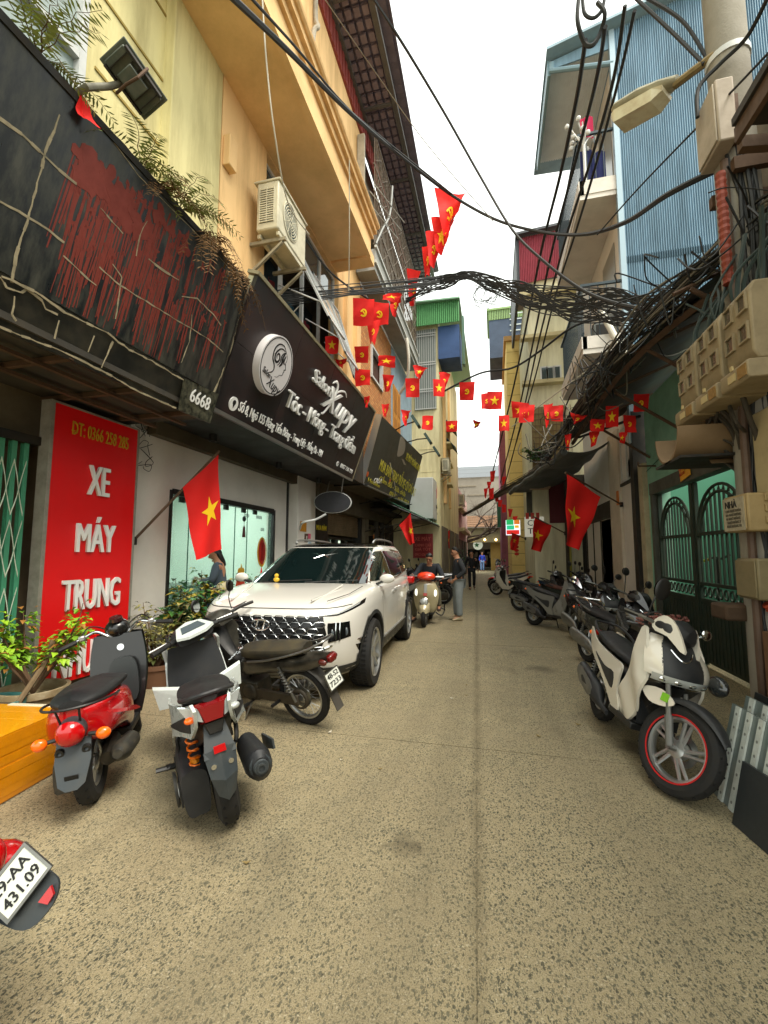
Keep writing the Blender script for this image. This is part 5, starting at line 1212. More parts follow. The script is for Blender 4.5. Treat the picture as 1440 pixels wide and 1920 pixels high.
# ---------------------------------------------------------------- pole, lamp, boxes
pp = thing('utility_pole','tall grey concrete utility pole wrapped in cables on the right','pole',(1.97,3.9,0))
POLEC = mat('pole_concrete','#8d877a',.85,grime=.4,gcol='#5d574b',gs=3,bump=.3)
b = B(); b.lathe([(.165,0),(.16,2),(.145,5),(.125,11.5),(0,11.5)],22); b.build('shaft',POLEC,pp)
b = B()
for z in (5.55,6.55): b.lathe([(.14,0),(.155,0),(.155,.05),(.14,.05)],20,T(0,0,z))
b.build('band',ALUW,pp)
for q in ((-.12,-.22,4.44,.85,-.165,4.54),(-.12,.14,4.42,.6,.2,4.52),(-.45,-.2,7.2,.3,-.15,7.28)): B().box(q[:3],q[3:]).build('cross_arm',RUST,pp,smooth=0)
b = B(); b.cbox((-.3,-.1,7.15),(.14,.2,.5)); b.build('clamp',DARKM,pp,bevel=.01)
b = B()
for k in range(9): b.tube(cr([V((.13 * math.cos(a),-.13 * math.sin(abs(a)) - .02,z)) + V((U(-.05,.05),U(-.05,.02),0)) for z,a in [(q,U(1.2,2.6)) for q in (.6,1.6,2.6,3.6,4.7)]],4),U(.008,.016),6)
b.build('riser_cables',CABLE,pp)
for x in (-.16,.2):
    b = B(); b.tube([(x,-.12,.2),(x,-.13,1.3),(x + .02,-.12,4.6)],.028,8); b.build('conduit',mat('conduit_brown','#5a4536',.6,grime=.4,gs=6),pp)
b = B(); Pq = [(-.17,-.12,4.5 - i * .028) for i in range(34)]; b.tube(Pq,[.034 + .006 * (i % 2) for i in range(34)],10); b.build('orange_conduit',mat('conduit_orange','#8a3a26',.6,grime=.3,gs=6),pp,smooth=0)
sl = thing('street_lamp','old street lamp with a yellowed cover on an arm from the pole','street lamp')
a0 = V((1.86,3.86,at(1330,125,x=1.86).z)); a1 = at(1265,160,y=4.1); a2 = at(1155,222,y=4.45)
b = B(); b.tube([a0 + V((.1,0,.06)),a0,a1],.035,8); b.build('arm',mat('lamp_arm_tan','#8d7a52',.6,.3,grime=.5,gs=6),sl)
d = (a2 - a1); L_ = d.length; fr_l = frame(a1,d,V((.12,-.35,1)) )
def lsec(x,w_,h,zc): return [V((x,w_ * math.cos(a),zc + h * math.sin(a) * (1 if math.sin(a) > 0 else .0))) for a in [2 * math.pi * i / 16 for i in range(16)]]
fl_ = frame(a1,d,EZ.cross(d))
def lmp(x,wd,zz): return [fl_ @ V((x,wd * math.cos(t),zz[0] + zz[1] * math.sin(t))) for t in [2 * math.pi * i / 16 for i in range(16)]]
b = B(); b.loft([lmp(x,wd,(.03,hh)) for x,wd,hh in ((-.02,.05,.04),(.1,.11,.05),(L_ * .5,.145,.07),(L_ * .92,.14,.06),(L_,.1,.03))]); b.build('housing',mat('lamp_housing_cream','#a59f86',.5,grime=.5,gs=5),sl)
b = B(); b.loft([[fl_ @ V((x,wd * q,-.015 - (hh * .65 if k else 0))) for q,k in ((-1,0),(-.8,1),(.8,1),(1,0))] for x,wd,hh in ((.06,.1,.05),(.14,.125,.14),(L_ * .9,.13,.15),(L_ * .985,.1,.05))]); b.build('lamp_cover',mat('lamp_cover_yellow','#ddd6b8',.4,grime=.7,gcol='#9c7a3c',gs=5),sl,smooth=0)
jb = thing('junction_box','beige steel junction box strapped to the upper pole','electrical box')
b = B(); b.box((1.735,3.62,4.64),(1.86,3.95,5.16)); b.build('casing',mat('jbox_beige','#a89a88',.6,grime=.4,gs=4),jb,bevel=.012)
b = B(); b.box((1.72,3.635,4.66),(1.734,3.935,5.14)); b.build('door',mat('jbox_door','#b0a491',.6,grime=.4,gs=4),jb,bevel=.005); b = B(); b.box((1.861,3.72,4.7),(1.93,3.86,5.1)); b.build('bracket',RUST,jb,smooth=0)
# meter boxes
METER = mat('meter_box_tan','#958566',.6,grime=.5,gcol='#4f4632',gs=5,mott=.1)
mproto = None
for i,(lb,y) in enumerate((('beige electricity meter box nearest the camera in the row of three',3.12),('middle beige electricity meter box in the row of three',3.52),('farthest beige meter box, above the curved brown cover',3.92))):
    if mproto: o = dup(mproto,T(1.6,y,2.62),lb); continue
    t = mproto = thing('meter_box',lb,'meter box',(1.6,y,2.62),0,'electricity meter boxes on the pole')
    b = B(); prof = [(.26,.1),(.03,.1),(.0,.16),(-.0,.56),(.03,.62),(.26,.62)]
    b.prism(prof,lambda p_,q_,s_: (p_,s_,q_),0.022,.348); b.build('casing',METER,t,bevel=.014)
    b = B(); b.prism([(.26,-.02),(-.035,-.02),(-.045,.0),(-.045,.09),(-.03,.1),(.26,.1)],lambda p_,q_,s_: (p_,s_,q_),.012,.358); b.build('terminal_cover',METER,t,bevel=.008)
    for k in range(4):
        yy,zz_ = .045 + (k % 2) * .17,.24 + (k // 2) * .2
        f = B()
        for q in ((0,0,.115,.012),(0,.108,.115,.12),(0,.0121,.012,.1079),(.103,.0121,.115,.1079)): f.box((-.016,yy + q[0],zz_ + q[1]),(.002,yy + q[2],zz_ + q[3]))
        o = f.build('meter_window',METER,t,smooth=0); B().box((-.004,yy + .012,zz_ + .012),(-.0015,yy + .103,zz_ + .108)).build('pane',mat('meter_glass','#4d4a3c',.2,grime=.4,gs=20),o,smooth=0)
    b = B(); b.box((-.052,.02,.0),(-.0455,.12,.075)); b.build('paper_label',mat('label_brown','#8d6b33',.7,grime=.4,gs=30),t,smooth=0)
    b = B(); b.box((-.052,.15,.01),(-.0455,.24,.06)); b.box((-.05,.18,.09),(-.04,.21,.12)); b.build('seal',mat('meter_pale','#b8a676',.6),t,smooth=0)
cv = thing('curved_cover','curved brown sheet cover under the meter boxes','cover',(1.72,4.0,0))
b = B(); b.grid(lambda s_,t_: (-.05 + .25 * s_ + .02,.42 - .5 * s_ if False else (.5 * math.sin(math.pi * t_)) * .35 + .1 - .1,2.72 - .5 * t_),4,10); b.lathe([(.26,0),(.26,.02),(.24,.02),(.24,0)],20,T(.16,.18,2.52) @ RY(-90) @ Matrix.Diagonal((1.0,1,22,1)),math.pi * .5,math.pi * 1.5); b.build('shell',mat('cover_brown','#80684a',.6,grime=.3,gs=3),cv)
B().slab([(-.28,-.1,2.26),(.36,-.1,2.26),(.36,.46,2.26),(-.28,.46,2.26)],(0,0,.02)).build('tray',DARKM,cv,smooth=0)
b = B()
for k in range(14): y = U(3.2,4.3); b.tube(cr([(1.72,y,2.62),(1.78 + U(-.1,.1),y + U(-.1,.1),2.45),(1.86,y * .6 + 3.9 * .4,2.25 + U(-.12,.12)),(1.95,3.9,U(1.6,2.2))],5),U(.008,.02),6)
tag(b.build('meter_cables',mat('cable_dusty','#3a342a',.8)),'thick bundle of dusty cables curling under the meter boxes','cables')
b = B()
for k in range(22): y = U(3.2,4.2); x = U(1.66,1.85); b.tube(cr([(x,y,3.22),(x + U(-.05,.1),y + U(-.08,.08),3.45),(U(1.75,2.05),y + U(-.1,.3),3.78)],4),U(.008,.016),5)
tag(b.build('meter_feed_cables',mat('cable_greenish','#2c3a36',.7)),'many dark cables feeding the meter boxes from above','cables')
# smaller boxes on the pole
def small_box(lb,lo,hi,m,cat='electrical box',paper=None):
    t = thing('electrical_box',lb,cat,((lo[0] + hi[0]) / 2,(lo[1] + hi[1]) / 2,lo[2])); h = [(hi[i] - lo[i]) / 2 for i in range(2)]; H = hi[2] - lo[2]
    B().box((-h[0],-h[1],0),(h[0],h[1],H)).build('casing',m,t,bevel=.015)
    b = B()
    for z in (.2,.5,.78): b.box((-.03,-h[1] - .018,H * z),(.03,-h[1] - .002,H * z + .05))
    b.build('latch',m,t,bevel=.004)
    b = B(); b.box((-h[0] - .012,-h[1] + .01,.015),(-h[0] - .001,h[1] - .01,H - .015)); b.build('lid',m,t,bevel=.006)
    return t,h,H
p,q = at(1356,1003,x=1.72),at(1400,932,x=1.72)
TAN = mat('box_tan','#9a8459',.6,grime=.5,gcol='#6a5530',gs=7); OLIVE = mat('box_olive','#776b4c',.6,grime=.6,gcol='#4a4430',gs=5)
t,h,H = small_box('tan cable box on the pole with a torn printed paper',(1.72,3.6,1.66),(1.98,3.93,1.93),TAN)
b = B(); b.box((-h[0] - .016,-h[1] + .015,.01),(-h[0] - .0125,h[1] - .03,H - .02)); o = b.build('torn_paper',mat('poster_paper','#a39a82',.8,grime=.5,gs=14),t,smooth=0)
text('lettering','NHÀ',.075,INK,frame((-h[0] - .017,.02,H - .07),-EY,EZ),o,.001,.006)
for k in range(5): text('lettering','CHO THUÊ PHÒNG TRỌ'[k:k + 13],.026,mat('faint_ink','#5d5646',.7),frame((-h[0] - .017,-.01,H - .115 - k * .028),-EY,EZ),o,.0008,.001)
small_box('olive cable box lower on the pole, above the orange conduit',(1.76,3.62,1.18),(1.98,3.9,1.47),OLIVE)
t,h,H = small_box('tall cream cabinet mounted at the right edge beside the pole',(1.85,3.3,1.9),(2.3,3.72,2.52),mat('cabinet_cream','#b0a079',.6,grime=.4,gs=3)); 
b = B(); b.tube([(1.98,3.75,1.2),(1.98,3.75,1.6)],.06,12); tag(b.build('white_pipe',mat('pvc_cream','#b3a27a',.6,grime=.5,gs=5)),'short cream plastic pipe between the two cable boxes','pipe')
t,h,H = small_box('grey white meter cabinet cut by the right edge of the view',(1.95,3.35,.95),(2.35,3.6,1.42),mat('cabinet_white','#a9a695',.5,grime=.3,gs=5))
Pq = [V((1.86 + .1 * math.sin(i * .08),3.72,1.16 - i * .012)) for i in range(26)]
tag(B().tube(Pq,[.04 + .007 * (i % 2) for i in range(26)],10).build('orange_conduit',mat('conduit_bright','#a8401e',.6,grime=.3,gs=6),smooth=0),'ribbed orange conduit under the olive cable box','conduit')
bb = thing('brown_board','dark brown timber board standing behind the leaning sheets','board',(1.78,3.55,0)); BRN = mat('board_brown','#4a2a1c',.6,grime=.5,gcol='#24170f',gs=3)
B().box((0,0,.0),(.9,.03,.95)).build('face',BRN,bb,smooth=0); b = B(); b.box((-.03,-.02,0),(-.001,.05,.98)); b.box((0,-.02,.951),(.9,.05,.985)); b.build('edge',mat('board_edge','#6a4a30',.7,grime=.4,gs=8),bb,smooth=0)
tb = thing('timber_block','rough brown timber block jutting out behind the white scooter','timber',(1.75,3.95,.95)); b = B(); b.box((-.08,-.05,.05),(.3,.2,.17)); b.build('block',mat('timber_brown','#46321f',.8,grime=.5,gs=7),tb,bevel=.02)
# leaning sheets in clear wrap
def lean_sheet(lb,y0,y1,xb_,xt,h,m,strips,grp='sheets leaning beside the white scooter'):
    fr_ = frame((xb_,y1,.0),V((.06,y0 - y1,0)),V((xt - xb_,0,h)))
    t = thing('leaning_sheet',lb,'sheet',(0,0,0),0,grp); t.matrix_world = fr_; W = y1 - y0; hh = math.hypot(xt - xb_,h)
    B().box((0,.004,-.02),(W,hh,0)).build('panel',m,t,smooth=0)
    for k in range(strips):
        x = .06 + k * W / max(1,strips); b = B(); b.box((x,.004,.001),(x + .045,hh,.012)); o = b.build('white_strip',mat('strip_plastic','#c6ccc4',.35,coat=.4,grime=.4,gs=12),t,smooth=0)
        b = B()
        for i in range(7): b.lathe([(0,.013),(.009,.013),(.009,.012)],8,T(x + .022,.05 + i * hh / 7.2,0))
        b.build('eyelet',mat('eyelet_grey','#70746e',.4),o,smooth=0)
    return t
SHM = mat('sheet_grey','#66726f',.3,coat=.5,grime=.3,gs=5)
lean_sheet('dark grey plain sheet, front of the leaning stack',2.62,3.02,1.25,1.33,.34,mat('sheet_dark','#23282a',.45,grime=.3,gs=6),0)
lean_sheet('grey sheet with white perforated strips in clear wrap',2.35,3.35,1.3,1.44,.56,SHM,9)
lean_sheet('second wrapped grey sheet with white strips behind the first',2.2,3.4,1.39,1.54,.6,SHM,9)
lean_sheet('thin black edged sheet at the back of the leaning stack',2.3,3.42,1.47,1.6,.62,mat('sheet_black','#1b1e20',.4),0)
# roof corner of the nearest house, upper right
nr = thing('corner_roof','dark old roof corner with timber rafters at the upper right edge','roof')
c0,c1,c2 = at(1372,238,y=3.0),at(1442,118,y=2.5),at(1500,150,y=3.0)
b = B(); b.slab([c0,c1,c1 + V((1.2,0,.1)),c0 + V((1.2,.3,.1))],(0,0,.05)); b.build('roof_sheet',mat('old_roof','#3a342c',.8,grime=.5,gs=4),nr,smooth=0)
b = B(); b.slab([c0 + V((.02,.02,-.1)),c1 + V((.02,.02,-.1)),c1 + V((.02,.02,0)),c0 + V((.02,.02,0))],(.03,.02,0)); b.slab([c0 + V((.1,.1,-.06)),c0 + V((1.2,.35,0)),c0 + V((1.2,.35,.08)),c0 + V((.1,.1,.02))],(0,.06,0)); b.build('rafter',WOODP,nr,smooth=0)
nw = thing('near_wall','dark worn house wall at the right edge behind the meter boxes','wall'); B().box((2.45,-3,0),(2.75,4.85,5.6)).build('surface',mat('near_wall_dirty','#746a58',.85,grime=.6,gcol='#2d2a22',gs=2,bump=.2),nw,smooth=0)

# ================================================================ MOTORBIKES
def paint(n,c,r=.22,g=.12): return mat(n,c,r,coat=.7,grime=g,gcol='#6a6152',gs=9)
WHITEB = paint('scooter_white','#ddd6c6',.22,0); REDB = paint('scooter_red','#b3060f',.15,.05); GREYBK = paint('scooter_grey','#6f6f69',.3); BLKB = paint('scooter_black','#101114',.18)
MATTE = mat('matte_black','#1d1f22',.5,grime=.3,gcol='#4a463e',gs=8); CREAMB = paint('scooter_cream','#aea382',.3); ORANGEB = paint('cover_orange','#e8380a',.4)
def place(cx,heading,lean,s,contact): return T(contact[0],contact[1],0) @ RZ(heading) @ RX(-lean) @ Matrix.Scale(s,4) @ T(-cx,0,0)
def bike(label,M_,group=None,name='parked_scooter',cat='scooter'):
    t = thing(name,label,cat,(0,0,0),0,group); t.matrix_world = M_; return t
def wheel(t,x,r,w,spokes=5,style='alloy',m=None,stripe=None,y=0.):
    m = m or Matrix(); A = m @ T(x,y,r) @ RX(90)
    b = B(); k = w / 2; ri = r - w * .85
    prof = [(ri,-k * .6),(ri + .01,-k * .85),(r - w * .42,-k),(r - w * .12,-k * .72),(r,-k * .28),(r,k * .28),(r - w * .12,k * .72),(r - w * .42,k),(ri + .01,k * .85),(ri,k * .6)]
    b.lathe(prof,36,closed=True); ty = b.build('tyre',RUBBER,t,m=A)
    b = B()                                              # tread blocks
    for i in range(22):
        for s_ in (-1,1):
            a = 2 * math.pi * (i + (.25 if s_ > 0 else 0)) / 22; M2 = RZ(math.degrees(a)) @ T(r - .0075,0,s_ * k * .3) @ RX(s_ * 30); b.box((-.006,-.006,-k * .32),(.0052,.006,k * .32),M2)
    b.build('tread',mat('tread_dark','#090909',.9),ty,smooth=0)
    b = B(); b.lathe([(ri + .004,-k * .62),(ri - .016,-k * .55),(ri - .026,-k * .2),(ri - .026,k * .2),(ri - .016,k * .55),(ri + .004,k * .62)],36)
    R_ = ALLOY if style != 'dark' else DARKM
    if style == 'spoke':
        for i in range(28):
            a = 2 * math.pi * i / 28; s_ = 1 if i % 2 else -1; c = a + (.5 if i % 4 < 2 else -.5); b.tube([(.03 * math.cos(c),.03 * math.sin(c),s_ * .03),((ri - .02) * math.cos(a),(ri - .02) * math.sin(a),0)],.0022,4)
        b.lathe([(.0,-.05),(.03,-.05),(.03,.05),(0,.05)],14)
    else:
        for i in range(spokes):
            for d in (-.13,.13):
                a = 2 * math.pi * i / spokes; p0 = (.045 * math.cos(a + d * 2),.045 * math.sin(a + d * 2),k * .35); p1 = ((ri - .02) * math.cos(a + d + .25),(ri - .02) * math.sin(a + d + .25),k * .2)
                b.tube([p0,p1],[.014,.011],6,flat=1.0)
        b.lathe([(0,-k * .7),(.055,-k * .6),(.062,0),(.055,k * .6),(.03,k * .75),(0,k * .75)],20)
    b.build('rim',R_,ty)
    if stripe:
        b = B()
        for s_ in (-1,1): b.lathe([(ri + .002,s_ * k * .88),(ri + .012,s_ * k * .92),(ri + .002,s_ * k * .9)],40)
        b.build('rim_stripe',stripe,ty)
    b = B(); b.lathe([(.06,-k * .78),(.1,-k * .78),(.1,-k * .72),(.06,-k * .72)],24); b.build('brake_disc',STEEL,ty)
    return ty
def shadowless(o): return o
def mirror_part(t,p0,p1,p2,m,back=BLACK,r=(.07,.05)):
    """stalk from p0 over p1 to the mirror at p2, facing back (-x)"""
    b = B(); b.tube(cr([p0,p1,p2],5),.006,6); d = V(p2); b.ell((d.x + .012,d.y,d.z + .01),(.02,r[0],r[1]),16,10); o = b.build('mirror',back,t,m=m)
    b = B(); b.lathe([(0,.0),(1,0)],18,T(d.x - .0085,d.y,d.z + .01) @ RY(-90) @ Matrix.Diagonal((r[1] * .88,r[0] * .88,1,1))); b.build('mirror_glass',MIRROR,o,smooth=0)
def plate(t,lines,m,w_=.19,h=.14,frame_=True,big=False):
    b = B(); b.box((-w_ / 2,-h / 2,0),(w_ / 2,h / 2,.004)); o = b.build('number_plate',PLATEM,t,m=m)
    b = B(); e = .008
    for q in ((-w_ / 2 - e,-h / 2 - e,w_ / 2 + e,-h / 2),(-w_ / 2 - e,h / 2,w_ / 2 + e,h / 2 + e),(-w_ / 2 - e,-h / 2,-w_ / 2,h / 2),(w_ / 2,-h / 2,w_ / 2 + e,h / 2)): b.box((q[0],q[1],-.002),(q[2],q[3],.008))
    b.build('plate_frame',STEEL,o,smooth=0)
    for i,l in enumerate(lines): text('plate_number',l,h * .44,INK,T(0,h * (.23 - .46 * i),.0045),o,.001,.01,width=w_ * .84 if len(l) > 3 else w_ * .7)
def modern(label,M_,body,cover=MATTE,steer=0.,stripe=None,plates=None,group=None,tail=False,exhaust=MATTE,pillion=True,seatm=SEATM,fork=STEEL,rack=False,mirr=True,nosem=None):
    """step-through scooter with large wheels: x forward, y left"""
    t = bike(label,M_,group); S = T(.44,0,0) @ RY(-26) @ RZ(steer) @ RY(26) @ T(-.44,0,0)
    # steering axis passes the head at x = .44, z = .95 and leans back
    S = T(.40,0,.95) @ RY(-25) @ RZ(steer) @ RY(25) @ T(-.40,0,-.95)
    wheel(t,.68,.285,.1,5,m=S,stripe=stripe); wheel(t,-.66,.28,.11,5)
    b = B()
    for s_ in (-1,1): b.tube([(.675,s_ * .085,.285),(.60,s_ * .085,.46)],[.024,.027],10); b.tube([(.60,s_ * .085,.46),(.50,s_ * .085,.70)],.018,10)
    b.tube([(.675,-.1,.285),(.675,.1,.285)],.02,10); b.build('fork',fork,t,m=S)
    b = B(); b.grid(lambda a,c: (.68 + .325 * math.cos(R(150 - 118 * a)) - .005,.068 * math.sin(math.pi * (c - .5)) * (1 - .45 * abs(2 * a - .9) ** 3),.285 + (.325 - .03 * (2 * c - 1) ** 2 * 1.6) * math.sin(R(150 - 118 * a))),14,8); b.build('front_fender',cover,t,m=S)
    b = B(); b.panel(cr([(.36,.56),(.50,.60),(.62,.55),(.56,.50),(.44,.49)],3,True),lambda x,z: (x,.1,z),(0,-.008,0),0).mirror(); b.build('fender_wing',body,t,m=S)
    # front: black nose between pale wings
    def front(s_,t_):
        X = cr([(.30,.27),(.36,.46),(.52,.62),(.60,.70),(.575,.80),(.47,.92),(.38,.985)],4); i = t_ * (len(X) - 1); k = min(int(i),len(X) - 2); f = i - k
        x = X[k][0] * (1 - f) + X[k + 1][0] * f; z = X[k][1] * (1 - f) + X[k + 1][1] * f
        W = cr([(.12,),(.17,),(.205,),(.215,),(.22,),(.18,),(.10,)],4); wd = W[k][0] * (1 - f) + W[k + 1][0] * f
        return (x - .13 * abs(s_) ** 2.4,wd * s_,z)
    b = B(); b.grid(lambda a,c: front(-.62 + 1.24 * a,.53 + .47 * c),12,14); b.build('nose_cover',cover,t)
    b = B(); b.grid(lambda a,c: tuple(V(front(-.86 + 1.72 * a,.43 + .105 * c)) + V((.012,0,.0))),16,4); o = b.build('headlight',CLEARL,t)
    b = B(); b.grid(lambda a,c: tuple(V(front(-.86 + 1.72 * a,.385 + .05 * c)) + V((.004,0,.0))),16,2); b.build('headlight_rim',GLOSSB,o)
    b = B()
    for i in range(4): p = front(-.58 + i * .39,.485); b.ell((p[0] + .004,p[1],p[2]),(.012,.03,.018),10,6)
    b.build('reflector',CHROME,o)
    b = B(); b.grid(lambda a,c: front(-.9 + 1.8 * a,.0 + .40 * c),10,8); b.build('inner_shield',BLACK,t)
    b = B(); b.tube([front(s_,.80 - .09 * math.cos(s_ * 4)) for s_ in [-.36 + .72 * i / 10 for i in range(11)]],.006,5); b.build('nose_trim',CHROME,t)
    wing = cr([(.478,.655),(.46,.76),(.415,.86),(.385,.90),(.31,1.0),(.265,.99),(.275,.86),(.235,.72),(.16,.57),(.06,.45),(-.03,.36),(-.1,.30),(-.13,.25),(.04,.235),(.2,.265),(.31,.35),(.385,.47),(.44,.57)],2,True)
    def wy(x,z): return .155 + .068 * min(1,max(0,(z - .28) / .34)) ** .8 - .16 * max(0,z - .86) - .12 * max(0,x - .40)
    b = B(); b.panel(wing,lambda x,z: (x,wy(x,z) - .022 * abs(math.sin(9 * (x - .1) + 5 * (z - .5))) ** 2,z),(0,-.02,0),.03).mirror(); b.build('side_wing',body,t)
    b = B()
    for s_ in (-1,1): b.grid(lambda a,c: front(s_ * (.60 + .4 * a),.50 + .44 * c),6,14)
    b.build('nose_side',body,t)
    b = B(); b.grid(lambda a,c: (.28 - .02 * math.sin(math.pi * a) + .1 * (.6 - c) * 0 + .06 * (1 - c),(-.19 + .38 * a) * (.75 + .25 * c),.3 + .67 * c),10,8); b.build('leg_shield_back',cover,t)
    b = B(); b.box((-.12,-.16,.235),(.30,.16,.285)); b.box((-.1,-.13,.285),(.28,.13,.30)); b.build('floor_board',BLACK,t,bevel=.012)
    # handlebar cowl, grips, levers, mirrors (steered)
    b = B(); b.sloft([(.245,[(0,.99),(.03,.995),(.04,1.02),(0,1.04)]),(.30,[(0,.97),(.11,.98),(.13,1.04),(0,1.08)]),(.38,[(0,.95),(.125,.97),(.13,1.06),(0,1.11)]),(.45,[(0,.94),(.10,.96),(.095,1.06),(0,1.10)]),(.50,[(0,.97),(.04,.98),(.04,1.03),(0,1.05)])],4,4); b.build('handlebar_cowl',cover,t,m=S)
    b = B(); b.panel(cr([(.28,1.01),(.32,1.075),(.38,1.095),(.45,1.05),(.545,.90),(.52,.885),(.42,.955),(.33,.965)],2,True),lambda x,z: (x,.14 - .38 * max(0,x - .38),z),(0,-.02,0),.04).mirror(); b.build('cowl_side',nosem or body,t,m=S)
    b = B(); b.box((.262,-.07,1.035),(.27,.07,1.08),RY(0)); b.build('dial',GLOSSB,t,m=S @ T(.0,0,.012))
    b = B()
    for s_ in (-1,1): b.tube([(.30,s_ * .1,1.02),(.26,s_ * .2,1.03),(.22,s_ * .24,1.03)],.014,8)
    b.build('handlebar',STEEL,t,m=S)
    for s_ in (-1,1):
        b = B(); b.tube([(.225,s_ * .235,1.03),(.17,s_ * .355,1.025)],.019,10); b.build('grip',BLACK,t,m=S)
        b = B(); b.tube([(.27,s_ * .2,1.035),(.245,s_ * .3,1.03),(.22,s_ * .36,1.03)],.007,6); b.build('brake_lever',ALLOY,t,m=S)
        if mirr: mirror_part(t,(.27,s_ * .19,1.04),(.27,s_ * .24,1.2),(.28,s_ * .3,1.27),S)
    # seat and rear
    b = B(); b.sloft([(-.80,[(0,.755),(.05,.76),(.06,.80),(0,.825)]),(-.68,[(0,.72),(.11,.73),(.12,.79),(0,.83)]),(-.42,[(0,.67),(.13,.69),(.135,.755),(0,.795)]),(-.2,[(0,.66),(.125,.67),(.13,.72),(0,.755)]),(-.04,[(0,.62),(.09,.63),(.10,.69),(0,.725)]),(.02,[(0,.63),(.03,.64),(.03,.67),(0,.68)])],5,4); b.build('seat',seatm,t)
    side = cr([(.04,.64),(-.12,.665),(-.35,.69),(-.62,.735),(-.82,.80),(-.93,.82),(-.9,.74),(-.70,.62),(-.48,.53),(-.28,.42),(-.12,.30),(-.02,.25),(.04,.30),(.0,.42),(.02,.54)],4,True)
    def sy(x,z): return (.165 + .02 * math.sin((z - .3) * 4)) * (1 - max(0,-x - .5) ** 1.6 * 1.15) - .04 * max(0,.45 - z)
    b = B(); b.panel(side,lambda x,z: (x,sy(x,z),z),(0,-.014,0),.05).mirror(); b.build('rear_side_panel',body,t)
    b = B(); b.panel(cr([(-.1,.55),(-.3,.56),(-.55,.63),(-.4,.55),(-.22,.46),(-.1,.42)],3,True),lambda x,z: (x,sy(x,z) + .004,z),(0,-.006,0),.06).mirror(); b.build('side_insert',cover,t)
    b = B(); b.sloft([(-.9,[(0,.70),(.05,.71),(.06,.79),(0,.81)]),(-.7,[(0,.60),(.1,.62),(.11,.73),(0,.75)]),(-.35,[(0,.42),(.13,.45),(.14,.66),(0,.68)]),(-.1,[(0,.24),(.13,.27),(.13,.6),(0,.63)]),(.0,[(0,.26),(.1,.28),(.1,.56),(0,.6)])],4,3); b.build('rear_body',BLACK,t)
    b = B(); b.box((-.955,-.09,.745),(-.90,.09,.80)); b.build('tail_light',REDL,t,bevel=.02)
    for s_ in (-1,1): b = B(); b.ell((-.93,s_ * .115,.76),(.035,.03,.025)); b.build('indicator',AMBER,t)
    b = B(); b.tube(cr([(-.45,.13,.74),(-.7,.15,.82),(-.92,.1,.88),(-.95,0,.885),(-.92,-.1,.88),(-.7,-.15,.82),(-.45,-.13,.74)],4),.013,8); b.build('grab_rail',STEEL if rack else MATTE,t)
    b = B(); b.grid(lambda a,c: (-.80 - .17 * a,-.06 + .12 * c,.70 - .38 * a - .0 * c),6,3); b.slab([(-.8,-.06,.7),(-.8,.06,.7),(-.97,.055,.36),(-.97,-.055,.36)],(.015,0,.0)); b.build('rear_mudguard',BLACK,t,smooth=0)
    # engine, exhaust, shocks
    b = B(); b.sloft([(-.80,[(0,.18),(.03,.19),(.03,.34),(0,.36)]),(-.6,[(0,.16),(.05,.17),(.05,.40),(0,.41)]),(-.2,[(0,.2),(.05,.2),(.05,.36),(0,.38)])],3,3); o = b.build('engine',ENGINE,t); o.location.y = .13
    b = B(); b.loft([[(x,-.14 - rr * .7 * math.cos(a) - .02,z + rr * math.sin(a)) for a in [2 * math.pi * i / 14 for i in range(14)]] for x,rr,z in ((-.14,.02,.2),(-.28,.03,.22),(-.38,.085,.28),(-.66,.095,.34),(-.86,.075,.39),(-.9,.05,.40))]); b.build('exhaust',exhaust,t)
    b = B(); b.loft([[(x,-.215 - hh * .0 + .008 * math.cos(a),z + hh * math.sin(a)) for a in [2 * math.pi * i / 10 for i in range(10)]] for x,hh,z in ((-.40,.03,.29),(-.48,.07,.30),(-.74,.075,.36),(-.84,.04,.39))]); b.build('exhaust_guard',STEEL,t)
    for s_ in (-1,1):
        b = B(); b.tube([(-.68,s_ * .13,.30),(-.60,s_ * .14,.62)],.014,8)
        for k in range(9): b.lathe([(.022,-.006),(.032,0),(.022,.006)],12,T(-.67 + .06 * k / 9,s_ * .131,.36 + k * .027))
        b.build('rear_shock',STEEL,t)
    b = B(); b.tube([(-.2,.16,.26),(-.16,.24,.02),(-.12,.26,.012)],.012,6); b.build('side_stand',BLACK,t)
    b = B(); b.sloft([(-.86,[(0,.58),(.055,.57),(.07,.54)]),(-.72,[(0,.60),(.06,.59),(.075,.55)]),(-.55,[(0,.56),(.06,.55),(.075,.51)])],3,3,False); b.build('hugger',BLACK,t)
    if plates: plate(t,plates,T(-.965,0,.50) @ RY(-62) @ RZ(-90))
    if rack:
        b = B()
        for s_ in (-.1,.1): b.tube(cr([(-.5,s_,.80),(-.62,s_ * 1.1,.90),(-.95,s_,.93)],4),.011,6)
        for x in (-.65,-.8,-.95): b.tube([(x,-.11,.915),(x,.11,.915)],.009,6)
        b.build('chrome_rack',CHROME,t)
    return t
